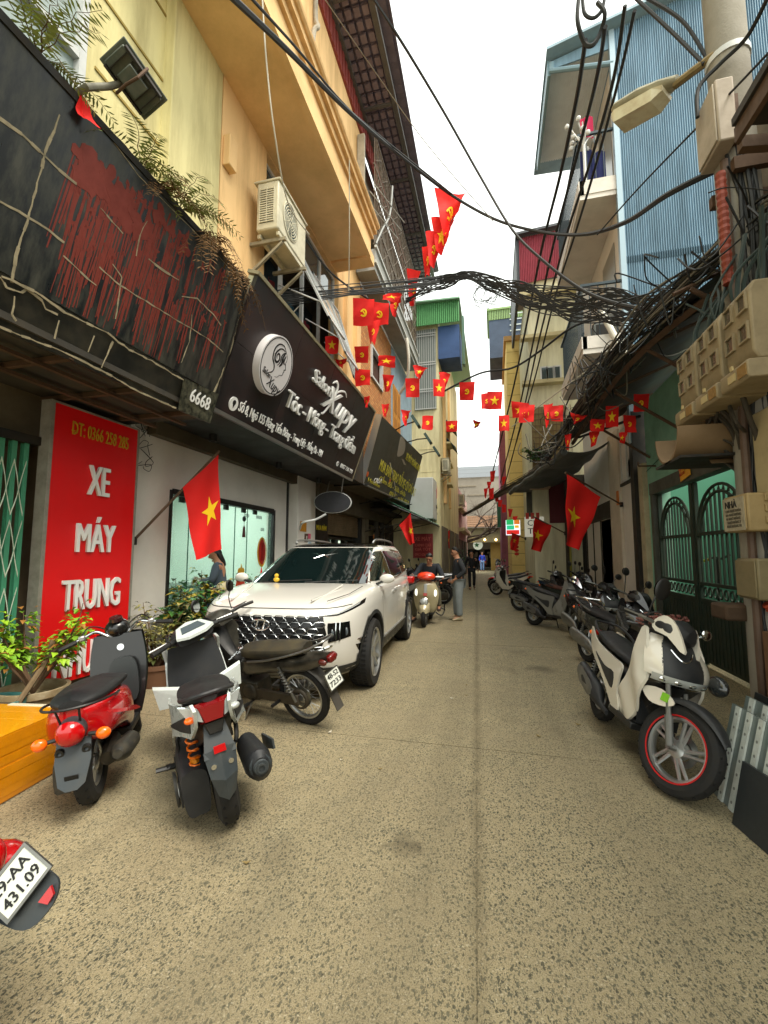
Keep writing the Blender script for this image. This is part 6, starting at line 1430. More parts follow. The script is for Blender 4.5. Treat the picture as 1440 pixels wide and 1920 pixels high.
# hero on the right: white scooter, steering locked to its left
sh_c = at(1262,1490,z=0)
hero = modern('white and black scooter with a red striped front wheel beside the leaning sheets',place(.68,277,13,.96,(sh_c.x,sh_c.y)),WHITEB,MATTE,26,mat('rim_red','#b51a1a',.4),None,'scooters parked along the right side',mirr=False)
Sx = T(.40,0,.95) @ RY(-25) @ RZ(26) @ RY(25) @ T(-.40,0,-.95)
mirror_part(hero,(.27,-.19,1.04),(.30,-.22,1.17),(.30,-.19,1.26),Sx,BLACK,(.07,.085)); mirror_part(hero,(.30,.15,1.04),(.36,.22,1.05),(.38,.26,1.08),Sx,CHROME,(.05,.04))
b = B(); b.box((.52,-.106,.53),(.575,-.102,.585)); b.build('green_label',mat('label_green','#7dbb2a',.5),hero,m=Sx,smooth=0)
b = B(); b.ell((.50,.26,.72),(.1,.05,.07)); b.build('front_indicator',mat('smoked','#2a2d2e',.15,coat=.6),hero)
b = B()
for s_ in (-1,1): b.tube(cr([(.26,s_ * .22,1.04),(.33,s_ * .17,1.1),(.36,s_ * .08,1.07)],5),.006,5)
b.tube(cr([(.62,.08,.42),(.5,.1,.55),(.44,.08,.7)],5),.007,5); b.build('control_cables',BLACK,hero,m=Sx)
# the row behind it, right side
GRP = 'scooters parked along the right side'
c = at(1092,1212,z=0); modern('black scooter with a chrome rear rack parked behind the white scooter',place(-.66,290,7,.95,(c.x - .12,c.y - 1.1)),BLKB,BLACK,30,None,None,GRP,rack=True,exhaust=STEEL)
c = at(1085,1205,z=0); modern('black scooter with a bare black handlebar, between the chrome racked one and the grey one',place(-.66,286,6,.95,(c.x,c.y + .35)),BLKB,MATTE,25,None,None,GRP,exhaust=STEEL,mirr=True)
c = at(1000,1172,z=0); modern('silver grey scooter with a black seat seen from its right side',place(-.66,306,13,.97,(c.x,c.y)),GREYBK,MATTE,25,None,None,GRP,nosem=CHROME)
c = at(975,1145,z=0); modern('black scooter with a white number plate, farthest black one in the row',place(-.66,330,6,.97,(c.x,c.y)),BLKB,BLACK,20,None,('29-F1','551.51'),GRP)
modern('dark scooter with a brown seat standing behind the grey one',place(-.66,312,8,.95,(1.25,11.6)),BLKB,MATTE,20,None,None,GRP,seatm=mat('seat_brown','#5d3a30',.6))
modern('dark blue scooter behind the brown seated one',place(-.66,315,8,.95,(1.35,13.0)),paint('scooter_navy','#1f3550'),MATTE,20,None,None,GRP)
modern('white fronted scooter near the lantern string',place(-.66,140,6,.95,(1.0,16.2)),WHITEB,BLACK,15,None,None,GRP)
modern('red and white scooter in front of the yellow shop pillar',place(-.66,150,6,.95,(1.05,18.4)),paint('scooter_redwhite','#c8b8b0'),REDB,15,None,None,GRP)
GRL = 'motorbikes parked beyond the car on the left'
for i,(x,y,hd,m1,m2,lb) in enumerate(((-1.55,13.6,195,BLKB,MATTE,'dark motorbike standing behind the man in the grey shirt'),(-1.75,12.2,200,BLKB,BLACK,'black motorbike with raised handlebar left of the scooter rider'),(-2.2,11.2,205,GREYBK,BLACK,'grey motorbike half hidden by the white car'),(-1.6,15.6,190,paint('bike_redtank','#8a1014'),BLACK,'red sided motorbike by the white box sign'))):
    modern(lb,place(-.66,hd,7,.98,(x,y)),m1,m2,20,None,None,GRL,rack=i == 0)
for i,(x,y,hd,m1,lb) in enumerate(((-3.5,43,270,WHITEB,'white headlamp motorbike parked inside the market hall'),(-2.6,43.4,265,BLKB,'dark motorbike at the middle of the market hall'),(.3,42.6,262,BLKB,'black motorbike at the right of the market hall'),(-1.2,44,275,REDB,'red motorbike deep inside the market hall'))):
    modern(lb,place(-.66,hd,7,.98,(x,y)),m1,BLACK,10,None,None,'motorbikes inside the market hall',mirr=False)
# ---------------------------------------------------------------- white and black scooter seen from behind, orange shock
c = at(431,1532,z=0); t = bike('white and black scooter with an orange rear shock absorber, seen from behind',place(-.64,131,12,.94,(c.x,c.y)),'scooters in front of the red sign')
S = T(.36,0,.9) @ RY(-25) @ RZ(20) @ RY(25) @ T(-.36,0,-.9)
wheel(t,.64,.27,.09,5,m=S); wheel(t,-.64,.27,.125,5)
SILV = paint('scooter_pearl','#c3cac6',.25,.08); FACET = mat('facet_grey','#31383c',.45,grime=.3,gcol='#5d5a50',gs=9)
b = B(); b.sloft([(-.92,[(0,.80),(.03,.81),(.035,.83),(0,.845)]),(-.72,[(0,.75),(.10,.76),(.115,.80),(0,.83)]),(-.42,[(0,.70),(.14,.71),(.15,.76),(0,.785)]),(-.1,[(0,.66),(.12,.67),(.13,.715),(0,.735)]),(.0,[(0,.64),(.06,.65),(.06,.68),(0,.69)])],5,4); b.build('seat',SEATM,t)
sd_ = [(.06,.60),(-.1,.66),(-.4,.70),(-.72,.755),(-.96,.83),(-1.0,.80),(-.95,.70),(-.82,.60),(-.62,.56),(-.4,.50),(-.15,.36),(.02,.28),(.08,.34),(.02,.46)]
def vy(x,z): return .235 - .2 * max(0,-x - .35) + .015 * math.sin(7 * z)
b = B(); b.panel(sd_,lambda x,z: (x,vy(x,z),z),(0,-.016,0),.06).mirror(); b.build('rear_side_panel',SILV,t)
b = B(); b.panel([(-.3,.54),(-.62,.66),(-.9,.76),(-.84,.64),(-.6,.585)],lambda x,z: (x,vy(x,z) + .006,z),(0,-.008,0),.07).mirror(); b.build('side_insert',MATTE,t,smooth=0)
b = B(); b.loft([[(-.97,y,z) for y,z in ((-.07,.80),(.07,.80),(.045,.715),(-.045,.715))],[(-.90,y,z) for y,z in ((-.1,.805),(.1,.805),(.07,.69),(-.07,.69))]]); b.build('tail_light',mat('tail_dark_red','#7d0a10',.16,coat=.6),t,smooth=0)
for s_ in (-1,1): b = B(); b.panel([(.07,.80),(.165,.815),(.13,.745),(.055,.725)],lambda y,z: (-.972 + (y - .06) * .7,s_ * y,z),(.02,0,0),0); b.build('tail_lens',CLEARL,t,smooth=0)
for s_ in (-1,1): b = B(); b.ell((-.93,s_ * .115,.742),(.03,.032,.02)); b.build('indicator',AMBER if s_ > 0 else CLEARL,t)
b = B(); b.tube(cr([(-.45,.15,.73),(-.75,.14,.80),(-.9,.07,.845),(-.92,0,.85),(-.9,-.07,.845),(-.75,-.14,.80),(-.45,-.15,.73)],4),.014,8); b.build('grab_rail',MATTE,t)
# under tail, mudguard in faceted plates
b = B(); b.loft([[(x,y,z) for y,z in pr] for x,pr in ((-.95,((-.045,.70),(.045,.70),(.03,.64),(-.03,.64))),(-.6,((-.13,.68),(.13,.68),(.1,.46),(-.1,.46))),(-.1,((-.15,.64),(.15,.64),(.14,.28),(-.14,.28))))]); b.build('rear_body',BLACK,t,smooth=0)
b = B(); b.slab([(-.90,-.055,.68),(-.90,.055,.68),(-.97,.085,.52),(-.97,-.085,.52)],(.02,0,0)); b.build('tail_plate',FACET,t,smooth=0); b = B(); b.slab([(-.985,-.03,.58),(-.985,.03,.58),(-.99,.032,.545),(-.99,-.032,.545)],(.01,0,0)); b.build('reflector',REDL,t,smooth=0)
b = B(); b.add([(-.955,-.085,.55),(-.98,0,.565),(-.955,.085,.55),(-.985,-.07,.42),(-1.01,0,.40),(-.985,.07,.42),(-.965,-.045,.31),(-.985,0,.28),(-.965,.045,.31)],[(0,1,4,3),(1,2,5,4),(3,4,7,6),(4,5,8,7)])
n_ = len(b.v); b.add([(x + .015,y,z) for x,y,z in b.v[:n_]],[tuple(reversed(f)) for f in b.f[:4]]); b.build('rear_mudguard',FACET,t,smooth=0)
b = B()
for s_ in (-1,1): b.lathe([(0,.0),(.014,0),(.014,-.01)],10,T(-.99,s_ * .045,.48) @ RY(-90))
b.build('mudguard_bolt',CHROME,t,smooth=0)
# orange shock on the left, engine, exhaust on the right
b = B(); b.tube([(-.70,.125,.27),(-.66,.13,.44)],.026,10); b.build('shock_body',mat('shock_gold','#c87a12',.3,.5),t)
b = B(); b.tube([(-.69 + .05 * i / 64 + .028 * 0,.128 + .03 * math.cos(i * .75),.30 + .33 * i / 64 + .0) if False else (-.69 + .05 * i / 64 + .03 * math.sin(i * .75),.128 + .03 * math.cos(i * .75),.33 + .32 * i / 64) for i in range(65)],.0065,6); b.build('shock_spring',mat('spring_orange','#d8680c',.35,.2),t)
b = B(); b.sloft([(-.74,[(0,.14),(.06,.16),(.07,.36),(0,.40)]),(-.5,[(0,.12),(.075,.14),(.08,.42),(0,.44)]),(-.12,[(0,.17),(.06,.18),(.07,.36),(0,.38)])],3,4); o = b.build('engine',MATTE,t); o.location.y = .15
b = B(); b.lathe([(.05,0),(.09,0),(.1,-.015)],20,T(-.62,.242,.28) @ RX(90)); b.lathe([(.0,0),(.04,0),(.05,-.012)],16,T(-.25,.236,.27) @ RX(90)); b.build('engine_cover',STEEL,t)
for k in range(6):
    b = B(); b.box((-.70 + .07 * k,.225,.2),(-.67 + .07 * k,.236,.34)); b.build('cooling_rib',MATTE,t,smooth=0)
b = B(); b.box((-.45,-.06,.16),(-.1,.1,.42)); b.build('crankcase',ENGINE,t,bevel=.03)
b = B(); b.loft([[(x,-.20 - rr * .8 * math.cos(a),z + rr * math.sin(a)) for a in [2 * math.pi * i / 16 for i in range(16)]] for x,rr,z in ((-.1,.025,.2),(-.3,.03,.22),(-.38,.09,.26),(-.76,.105,.31),(-.86,.09,.33),(-.9,.055,.335))]); b.build('exhaust',MATTE,t)
b = B(); b.lathe([(0,.0),(.04,0),(.05,.02),(.065,.03)],16,T(-.91,-.20,.336) @ RY(90)); b.lathe([(.018,-.012),(.028,-.012),(.028,.004)],12,T(-.91,-.20,.336) @ RY(90)); b.build('exhaust_tip',FACET,t)
b = B(); b.slab([(-.42,-.295,.22),(-.42,-.295,.32),(-.8,-.30,.42),(-.8,-.30,.36)],(0,-.012,0)); b.build('exhaust_guard',FACET,t,smooth=0)
b = B(); b.tube([(-.25,.17,.25),(-.28,.3,.28)],.02,8); b.tube([(-.28,.28,.275),(-.28,.36,.285)],.022,6,flat=.6); b.build('footpeg',BLACK,t)
b = B(); b.tube([(-.12,.17,.24),(-.1,.27,.03),(-.05,.29,.02)],.012,6); b.tube([(-.3,.14,.14),(-.42,.22,.07),(-.5,.2,.10)],.012,6); b.build('side_stand',BLACK,t)
b = B(); b.grid(lambda a,c: (.26 + .1 * c + .02 * math.sin(math.pi * a),(-.22 + .44 * a) * (.7 + .3 * math.sin(math.pi * (.2 + .7 * c))),.28 + .62 * c),10,10); b.build('leg_shield_back',MATTE,t)
b = B(); b.panel([(.2,.40),(.32,.50),(.30,.58),(.38,.62),(.46,.78),(.42,.88),(.5,.9),(.6,.72),(.52,.5),(.36,.34)],lambda x,z: (x,.235 - .2 * max(0,x - .35),z),(0,-.02,0),.06).mirror(); b.build('front_side_panel',SILV,t)
b = B(); b.box((-.08,-.15,.24),(.28,.15,.30)); b.build('floor_board',BLACK,t,bevel=.01)
for s_ in (-1,1):
    b = B(); b.slab([(.10,s_ * .02,.50),(.22,s_ * .30,.50),(.22,s_ * .32,.66),(.12,s_ * .06,.60)],(.02,0,.02)); b.slab([(.0,s_ * .05,.40),(.1,s_ * .17,.38),(.2,s_ * .2,.5),(.1,s_ * .08,.5)],(.02,0,.02)); b.build('inner_panel',SILV,t,smooth=0)
b = B(); b.sloft([(.20,[(0,.93),(.12,.94),(.13,.98),(0,1.0)]),(.30,[(0,.92),(.15,.95),(.14,1.02),(0,1.05)]),(.42,[(0,.90),(.10,.92),(.10,1.02),(0,1.05)])],3,4); b.build('handlebar_cowl',MATTE,t,m=S)
b = B(); b.panel([(-.15,.0),(-.07,-.03),(.07,-.03),(.15,.0),(.1,.09),(.0,.12),(-.1,.09)],lambda y,q: (.185 + q * 1.1,y,.995 + q * .55),(.0,0,.02),0); b.build('dash_surround',SILV,t,m=S,smooth=0)
b = B(); b.panel([(-.095,.012),(.095,.012),(.07,.075),(-.07,.075)],lambda y,q: (.185 + q * 1.1,y,1.018 + q * .55),(.0,0,.004),0); b.build('dial',mat('dial_grey','#4d575c',.2,coat=.5),t,m=S,smooth=0)
for s_ in (-1,1):
    b = B(); b.tube([(.26,s_ * .11,.985),(.22,s_ * .2,.995)],.026,8); b.build('switch_block',BLACK,t,m=S)
    b = B(); b.tube([(.22,s_ * .2,.995),(.15,s_ * .35,.99)],.019,10); b.build('grip',BLACK,t,m=S)
    b = B(); b.tube([(.28,s_ * .17,1.0),(.24,s_ * .34,1.0)],.007,6); b.build('brake_lever',ALLOY,t,m=S)
b = B()
for s_ in (-1,1): b.tube([(.64,s_ * .075,.27),(.46,s_ * .075,.68)],.02,8)
b.build('fork',BLACK,t,m=S)
b = B()
for s_ in (-1,1):
    for k in range(2): b.tube(cr([(.27,s_ * .2,.99),(.36,s_ * (.15 - .03 * k),1.04),(.42,s_ * .06,.93),(.38,s_ * .04,.8)],5),.006,5)
b.build('control_cables',BLACK,t,m=S)
b = B(); b.tube(cr([(-.3,-.12,.42),(-.5,-.14,.5),(-.6,-.12,.42),(-.5,-.08,.35)],5),.014,6); b.tube(cr([(-.15,.2,.4),(-.4,.21,.46),(-.62,.2,.4)],5),.01,6); b.build('hoses',BLACK,t)
# ---------------------------------------------------------------- red scooter with round tail lamp
c = at(175,1500,z=0); t = bike('red scooter with a round tail lamp and black seat beside the orange box',place(-.59,123,6,.92,(c.x,c.y)),'scooters in front of the red sign')
S = T(.38,0,.9) @ RY(-26) @ RZ(14) @ RY(26) @ T(-.38,0,-.9)
wheel(t,.59,.235,.09,6,m=S); wheel(t,-.59,.245,.115,6)
b = B(); b.sloft([(-.90,[(0,.55),(.05,.55),(.08,.62),(.06,.68),(0,.70)]),(-.80,[(0,.46),(.14,.47),(.17,.60),(.13,.69),(0,.71)]),(-.55,[(0,.42),(.17,.44),(.215,.57),(.16,.68),(0,.70)]),(-.3,[(0,.36),(.17,.38),(.21,.50),(.16,.64),(0,.67)]),(-.1,[(0,.28),(.15,.30),(.17,.42),(.14,.58),(0,.62)]),(.02,[(0,.28),(.11,.30),(.12,.38),(.10,.48),(0,.52)])],5,5); b.build('rear_body',REDB,t)
b = B(); b.panel(cr([(-.15,.42),(-.35,.50),(-.6,.56),(-.8,.62),(-.78,.595),(-.58,.53),(-.33,.46)],3,True),lambda x,z: (x,-.222 + .3 * max(0,-x - .6),z),(0,-.008,0),.06); b.build('side_moulding',paint('red_bright','#d31a22',.12,0),t)
b = B(); b.sloft([(-.92,[(0,.70),(.05,.70),(.06,.73),(0,.75)]),(-.8,[(0,.68),(.12,.69),(.135,.74),(0,.785)]),(-.5,[(0,.67),(.15,.68),(.16,.735),(0,.765)]),(-.2,[(0,.64),(.14,.66),(.15,.71),(0,.735)]),(-.05,[(0,.60),(.08,.62),(.09,.66),(0,.68)])],5,4); b.build('seat',SEATM,t)
b = B(); b.lathe([(.078,0),(.078,.06),(.06,.16)],20,T(-.955,0,.565) @ RY(80)); b.build('lamp_housing',FACET,t)
b = B(); b.lathe([(0,-.05),(.035,-.048),(.064,-.03),(.078,0)],20,T(-.955,0,.565) @ RY(80)); b.build('tail_light',REDL,t)
for s_ in (-1,1):
    b = B(); b.tube([(-.9,s_ * .08,.53),(-.91,s_ * .15,.525)],.012,6); o = b.build('indicator_arm',BLACK,t); b = B(); b.ell((-.925,s_ * .165,.525),(.03,.042,.036)); b.build('indicator',AMBER,o)
b = B(); b.tube(cr([(-.5,.17,.66),(-.75,.19,.70),(-.95,.13,.72),(-1.0,0,.72),(-.95,-.13,.72),(-.75,-.19,.70),(-.5,-.17,.66)],5),.008,6)
for s_ in (-1,1): b.tube([(-.985,s_ * .06,.72),(-.93,s_ * .05,.62)],.007,6)
b.build('carrier_rail',BLACK,t)
gp = [(-.09,.15),(.09,.15),(.095,.04),(.07,-.08),(.03,-.11),(-.03,-.11),(-.07,-.08),(-.095,.04)]
b = B(); b.panel(gp,lambda y,z: (-.885 - .0 + (z - .16) * .38 - 0,y,.36 + z),(.015,0,0),.05); o = b.build('rear_mudguard',FACET,t); b = B(); b.box((-.005,-.035,-.03),(.0,.035,.03),T(-.962,0,.305) @ RY(-22)); b.build('mudguard_window',INK,o,smooth=0)
b = B()
for s_ in (-1,1): b.lathe([(.012,0),(.026,0),(.024,-.02),(.012,-.02)],12,T(-.905,s_ * .07,.455) @ RY(75))
b.build('rubber_stop',BLACK,o)
b = B(); b.loft([[(x,-.185 - rr * math.cos(a),z + rr * math.sin(a)) for a in [2 * math.pi * i / 16 for i in range(16)]] for x,rr,z in ((-.15,.02,.2),(-.28,.03,.22),(-.32,.062,.25),(-.6,.068,.285),(-.63,.06,.29),(-.68,.055,.30),(-.72,.03,.305))]); b.build('exhaust',mat('exhaust_worn','#33332f',.5,.3,grime=.6,gcol='#6a5f4c',gs=14),t)
b = B(); b.sloft([(-.72,[(0,.14),(.05,.15),(.05,.32),(0,.34)]),(-.2,[(0,.15),(.06,.16),(.06,.34),(0,.36)])],3,3); o = b.build('engine',ENGINE,t); o.location.y = .12
b = B(); b.tube([(-.6,-.1,.25),(-.35,-.08,.3)],.05,8); b.tube([(-.62,.12,.25),(-.55,.13,.5)],.03,8); b.build('swing_arm',ENGINE,t)
b = B(); b.grid(lambda a,c: (.22 + .12 * c,(-.21 + .42 * a) * (.6 + .42 * math.sin(math.pi * (.1 + .68 * c))),.26 + .68 * c),10,10); b.grid(lambda a,c: (.30 + .12 * c + .1 * math.sin(math.pi * a),(-.21 + .42 * a) * (.6 + .42 * math.sin(math.pi * (.1 + .68 * c))),.26 + .68 * c),10,10); b.build('leg_shield',mat('shield_black','#141414',.3,coat=.3),t)
b = B(); b.panel(cr([(-.08,.1),(.1,.1),(.12,.32),(.08,.44),(-.06,.44),(-.1,.3)],3,True),lambda y,z: (.2 + .12 * z,y - .06,.3 + z),(-.03,0,0),.05); b.build('glove_box',mat('glove_grey','#2c3031',.4),t)
b = B(); b.lathe([(0,.0),(.028,0),(.03,-.012),(.02,-.014),(.018,-.004)],16,T(.305,-.02,.83) @ RY(-84)); b.build('emblem',CHROME,t)
b = B(); b.box((-.12,-.15,.22),(.25,.15,.28)); b.build('floor_board',BLACK,t,bevel=.015)
b = B(); b.ell((.40,0,.985),(.10,.10,.085),18,12); b.build('headlight_shell',mat('shell_black','#161616',.25,coat=.4),t,m=S); b = B(); b.lathe([(0,.03),(.05,.028),(.055,0)],18,T(.35,0,1.06) @ RY(-18)); b.build('dial',mat('dial_dark_red','#2c1414',.2,coat=.6),t,m=S)
b = B(); b.tube(cr([(.22,-.36,.96),(.3,-.25,.985),(.36,-.16,1.0),(.36,-.06,.93),(.36,.06,.93),(.36,.16,1.0),(.3,.25,.985),(.22,.36,.96)],5),.014,10); b.build('chrome_handlebar',CHROME,t,m=S)
for s_ in (-1,1):
    b = B(); b.tube([(.25,s_ * .30,.97),(.18,s_ * .42,.945)],.019,10); b.build('grip',BLACK,t,m=S); b = B(); b.cbox((.285,s_ * .26,.985),(.05,.05,.045)); b.build('switch_block',ALLOY,t,m=S,bevel=.01)
    b = B(); b.tube([(.32,s_ * .25,.985),(.28,s_ * .38,.96)],.007,6); b.build('brake_lever',CHROME,t,m=S)
b = B(); b.grid(lambda a,c: (.59 + .27 * math.cos(R(165 - 150 * a)),.075 * math.sin(math.pi * (c - .5)),.235 + (.27 - .05 * (2 * c - 1) ** 2) * math.sin(R(165 - 150 * a))),14,8); b.build('front_fender',REDB,t,m=S)
b = B()
for s_ in (-1,1): b.tube([(.59,s_ * .07,.235),(.44,s_ * .06,.66)],.02,8)
b.build('fork',BLACK,t,m=S)
b = B(); b.tube([(-.2,.13,.2),(-.12,.22,.015)],.012,6); b.build('side_stand',BLACK,t)
b = B()
for s_ in (-1,1): b.tube(cr([(.3,s_ * .27,.985),(.42,s_ * .2,1.05),(.46,s_ * .08,.98),(.4,s_ * .03,.85)],5),.006,5)
b.build('control_cables',BLACK,t,m=S)
# ---------------------------------------------------------------- old black underbone motorbike
c = at(578,1356,z=0); t = bike('old black motorbike with a worn seat parked across the front of the car',place(-.6,166,14,.95,(c.x,c.y)),None,'parked_motorbike','motorbike')
S = T(.40,0,.85) @ RY(-27) @ RZ(10) @ RY(27) @ T(-.40,0,-.85)
wheel(t,.62,.28,.065,style='spoke',m=S); wheel(t,-.6,.28,.075,style='spoke')
WS_ = mat('worn_seat','#23211c',.6,grime=.8,gcol='#5d5234',gs=4)
b = B(); b.sloft([(-.72,[(0,.72),(.06,.73),(.07,.79),(0,.815)]),(-.55,[(0,.69),(.115,.70),(.13,.77),(0,.81)]),(-.3,[(0,.655),(.12,.66),(.135,.74),(0,.78)]),(-.05,[(0,.62),(.105,.63),(.12,.71),(0,.755)]),(.06,[(0,.60),(.06,.61),(.07,.68),(0,.71)])],5,4); b.build('seat',WS_,t)
b = B(); b.sloft([(-.95,[(0,.66),(.035,.66),(.05,.72),(0,.74)]),(-.7,[(0,.56),(.085,.57),(.10,.68),(0,.72)]),(-.35,[(0,.50),(.10,.52),(.115,.63),(0,.67)]),(0,[(0,.42),(.08,.44),(.10,.58),(0,.62)]),(.1,[(0,.42),(.05,.44),(.06,.56),(0,.58)])],4,4); b.build('rear_body',paint('worn_black','#15140f',.35,.5),t)
b = B(); b.box((-1.0,-.05,.66),(-.94,.05,.73)); b.build('tail_light',mat('dim_red_lens','#6a1210',.25,coat=.4),t,bevel=.02)
for s_ in (-1,1): b = B(); b.ell((-.93,s_ * .085,.68),(.045,.02,.03)); b.build('indicator',mat('smoke_red','#5a2018',.25,coat=.4),t)
b = B(); b.tube(cr([(-.1,.15,.62),(-.4,.16,.68),(-.75,.13,.78),(-.93,.1,.86),(-.96,0,.87),(-.93,-.1,.86),(-.75,-.13,.78),(-.4,-.16,.68),(-.1,-.15,.62)],4),.011,8); b.build('grab_rail',STEEL,t)
b = B(); b.grid(lambda a,c: (-.6 + .335 * math.cos(R(95 + 75 * a)),.06 * math.sin(math.pi * (c - .5)),.28 + (.335 - .03 * (2 * c - 1) ** 2) * math.sin(R(95 + 75 * a))),10,6); b.slab([(-.92,-.05,.42),(-.92,.05,.42),(-1.0,.05,.22),(-1.0,-.05,.22)],(.01,0,0)); b.build('rear_mudguard',mat('mudguard_grey','#4a4640',.5,grime=.5,gs=8),t)
plate(t,('48-S2','7233'),T(-.965,0,.50) @ RY(-68) @ RZ(-90),.19,.14)
b = B(); b.loft([[(x,-.16 - rr * math.cos(a),z + rr * math.sin(a)) for a in [2 * math.pi * i / 14 for i in range(14)]] for x,rr,z in ((.25,.016,.26),(.0,.018,.2),(-.2,.022,.22),(-.28,.045,.24),(-.75,.055,.33),(-.8,.03,.34))]); b.build('exhaust',STEEL,t)
b = B(); b.box((-.12,-.1,.2),(.22,.1,.38)); b.lathe([(0,-.13),(.075,-.12),(.09,-.08),(.09,.08),(.075,.12),(0,.13)],18,T(-.02,0,.28) @ RX(90)); b.tube([(.2,0,.33),(.38,0,.36)],[.07,.055],10); b.build('engine',ENGINE,t,bevel=.015)
b = B()
for k in range(6): b.lathe([(.05,-.004),(.078,0),(.05,.004)],14,T(.22 + k * .024,0,.335 + k * .005) @ RY(90))
b.build('cooling_fins',ENGINE,t)
b = B(); b.box((-.6,.07,.22),(-.05,.1,.33)); b.lathe([(.07,0),(.1,0),(.1,.02)],20,T(-.6,.08,.28) @ RX(90)); b.build('chain_case',mat('chain_case','#4a4338',.5,.4,grime=.6,gs=12),t,bevel=.02)
b = B(); b.tube([(-.05,-.22,.2),(-.05,.22,.2)],.011,6)
for s_ in (-1,1): b.tube([(-.05,s_ * .17,.2),(-.05,s_ * .27,.21)],.018,8); b.tube([(-.4,s_ * .12,.26),(-.42,s_ * .24,.28)],.016,8)
b.build('footpegs',BLACK,t)
for s_ in (-1,1):
    b = B(); b.tube([(-.6,s_ * .12,.28),(-.45,s_ * .125,.60)],.013,8)
    for k in range(8): b.lathe([(.018,-.006),(.028,0),(.018,.006)],10,T(-.55 + .1 * k / 8,s_ * .124,.38 + k * .025))
    b.build('rear_shock',STEEL,t)
b = B(); b.sloft([(.02,[(0,.40),(.04,.40),(.05,.55),(0,.57)]),(.2,[(0,.46),(.045,.47),(.05,.58),(0,.60)]),(.36,[(0,.66),(.07,.67),(.08,.78),(0,.82)]),(.42,[(0,.80),(.09,.82),(.09,.88),(0,.9)])],4,3); b.build('frame_cover',BLACK,t)
b = B(); b.grid(lambda a,c: (.30 + .13 * c - .06 * (2 * a - 1) ** 2,(-.25 + .5 * a) * (.75 + .25 * math.sin(math.pi * c)),.38 + .5 * c),10,8); b.build('leg_shield',mat('leg_shield_worn','#25241f',.4,grime=.4,gcol='#6b6552',gs=6),t)
b = B()
for k in range(5): b.tube([(.05 + k * .04,.10,.70 - k * .03),(.05 + k * .04,-.1,.70 - k * .03)],.004,5)
for y in (-.1,.1): b.tube(cr([(.0,y,.78),(.08,y,.66),(.22,y,.56)],4),.005,5)
b.build('wire_basket',CHROME,t)
b = B(); b.sloft([(.26,[(0,.92),(.1,.93),(.11,.97),(0,.99)]),(.36,[(0,.90),(.13,.92),(.14,1.0),(0,1.04)]),(.46,[(0,.88),(.12,.9),(.12,.99),(0,1.02)]),(.53,[(0,.91),(.07,.92),(.07,.96),(0,.98)])],4,4); b.build('headlight_cowl',mat('cowl_worn','#2d2c27',.45,grime=.5,gcol='#5a5548',gs=7),t,m=S)
for s_ in (-1,1):
    b = B(); b.tube([(.34,s_ * .1,.96),(.27,s_ * .23,.985),(.2,s_ * .36,.98)],.017,10); b.build('grip',BLACK,t,m=S)
    b = B(); b.tube([(.33,s_ * .2,.985),(.28,s_ * .36,.985)],.007,6); b.build('brake_lever',CHROME,t,m=S)
    mirror_part(t,(.33,s_ * .17,.99),(.36,s_ * .2,1.1),(.36,s_ * .26,1.2),S,BLACK,(.048,.066))
b = B()
for s_ in (-1,1): b.tube([(.62,s_ * .07,.28),(.44,s_ * .07,.78)],.02,8)
b.build('fork',STEEL,t,m=S)
b = B(); b.grid(lambda a,c: (.62 + .325 * math.cos(R(170 - 125 * a)),.06 * math.sin(math.pi * (c - .5)),.28 + (.325 - .03 * (2 * c - 1) ** 2) * math.sin(R(170 - 125 * a))),12,6); b.build('front_fender',BLACK,t,m=S)
b = B(); b.tube([(-.05,.12,.2),(.0,.24,.012)],.011,6); b.build('side_stand',STEEL,t)
# ---------------------------------------------------------------- red motorbike cut by the left edge, only its tail shows
pc_ = V((-1.36,1.10,0)); t = bike('red motorbike tail with a white number plate cut by the left edge',T(-1.42,1.12,0) @ RZ(142),None,'parked_motorbike','motorbike')
# its origin lies under the plate; x forward (away to the left)
def hd(u,v,z): return t.matrix_world.inverted() @ at(u,v,z=z)
bpy.context.view_layer.update(); MWI = (T(-1.42,1.12,0) @ RZ(142)).inverted()
q = [MWI @ at(u,v,y=yy) for u,v,yy in ((-19,1672,1.07),(13,1727,1.07),(88,1631,1.13),(56,1577,1.13))]
fr_ = frame((q[0] + q[2]) / 2,(q[2] + q[3]) / 2 - (q[0] + q[1]) / 2,(q[0] + q[3]) / 2 - (q[1] + q[2]) / 2)
W_ = ((q[2] + q[3]) / 2 - (q[0] + q[1]) / 2).length; H_ = ((q[0] + q[3]) / 2 - (q[1] + q[2]) / 2).length
plate(t,('29-AA','431.09'),fr_ @ T(0,0,.005),W_,H_)
p = (q[3] * .35 + q[0] * .65); zf = fr_.col[2].xyz
up = fr_.col[1].xyz; rt = fr_.col[0].xyz; ce = fr_.translation
b = B(); b.ell(ce + rt * -.09 + up * .135 - zf * .02,(.07,.12,.075),18,12,Matrix((rt,zf,up)).transposed() @ Matrix.Rotation(R(90),3,'Z')); b.build('tail_light',REDL,t)
b = B(); b.tube([ce + rt * -.07 + up * .2 - zf * .05,ce + rt * .0 + up * .195 - zf * .04],.012,8); b.build('indicator_arm',CHROME,t)
b = B(); b.ell(ce + rt * .02 + up * .195 - zf * .035,(.028,.022,.036),14,10); b.build('indicator',AMBER,t)
b = B(); b.panel(cr([(-.1,.06),(.04,.06),(.05,-.05),(.045,-.095),(0,-.12),(-.07,-.11),(-.1,-.05)],3,True),lambda a,c: tuple(ce + rt * a + up * c - zf * .02),tuple(zf * -.01),.05); b.build('rear_mudguard',FACET,t)
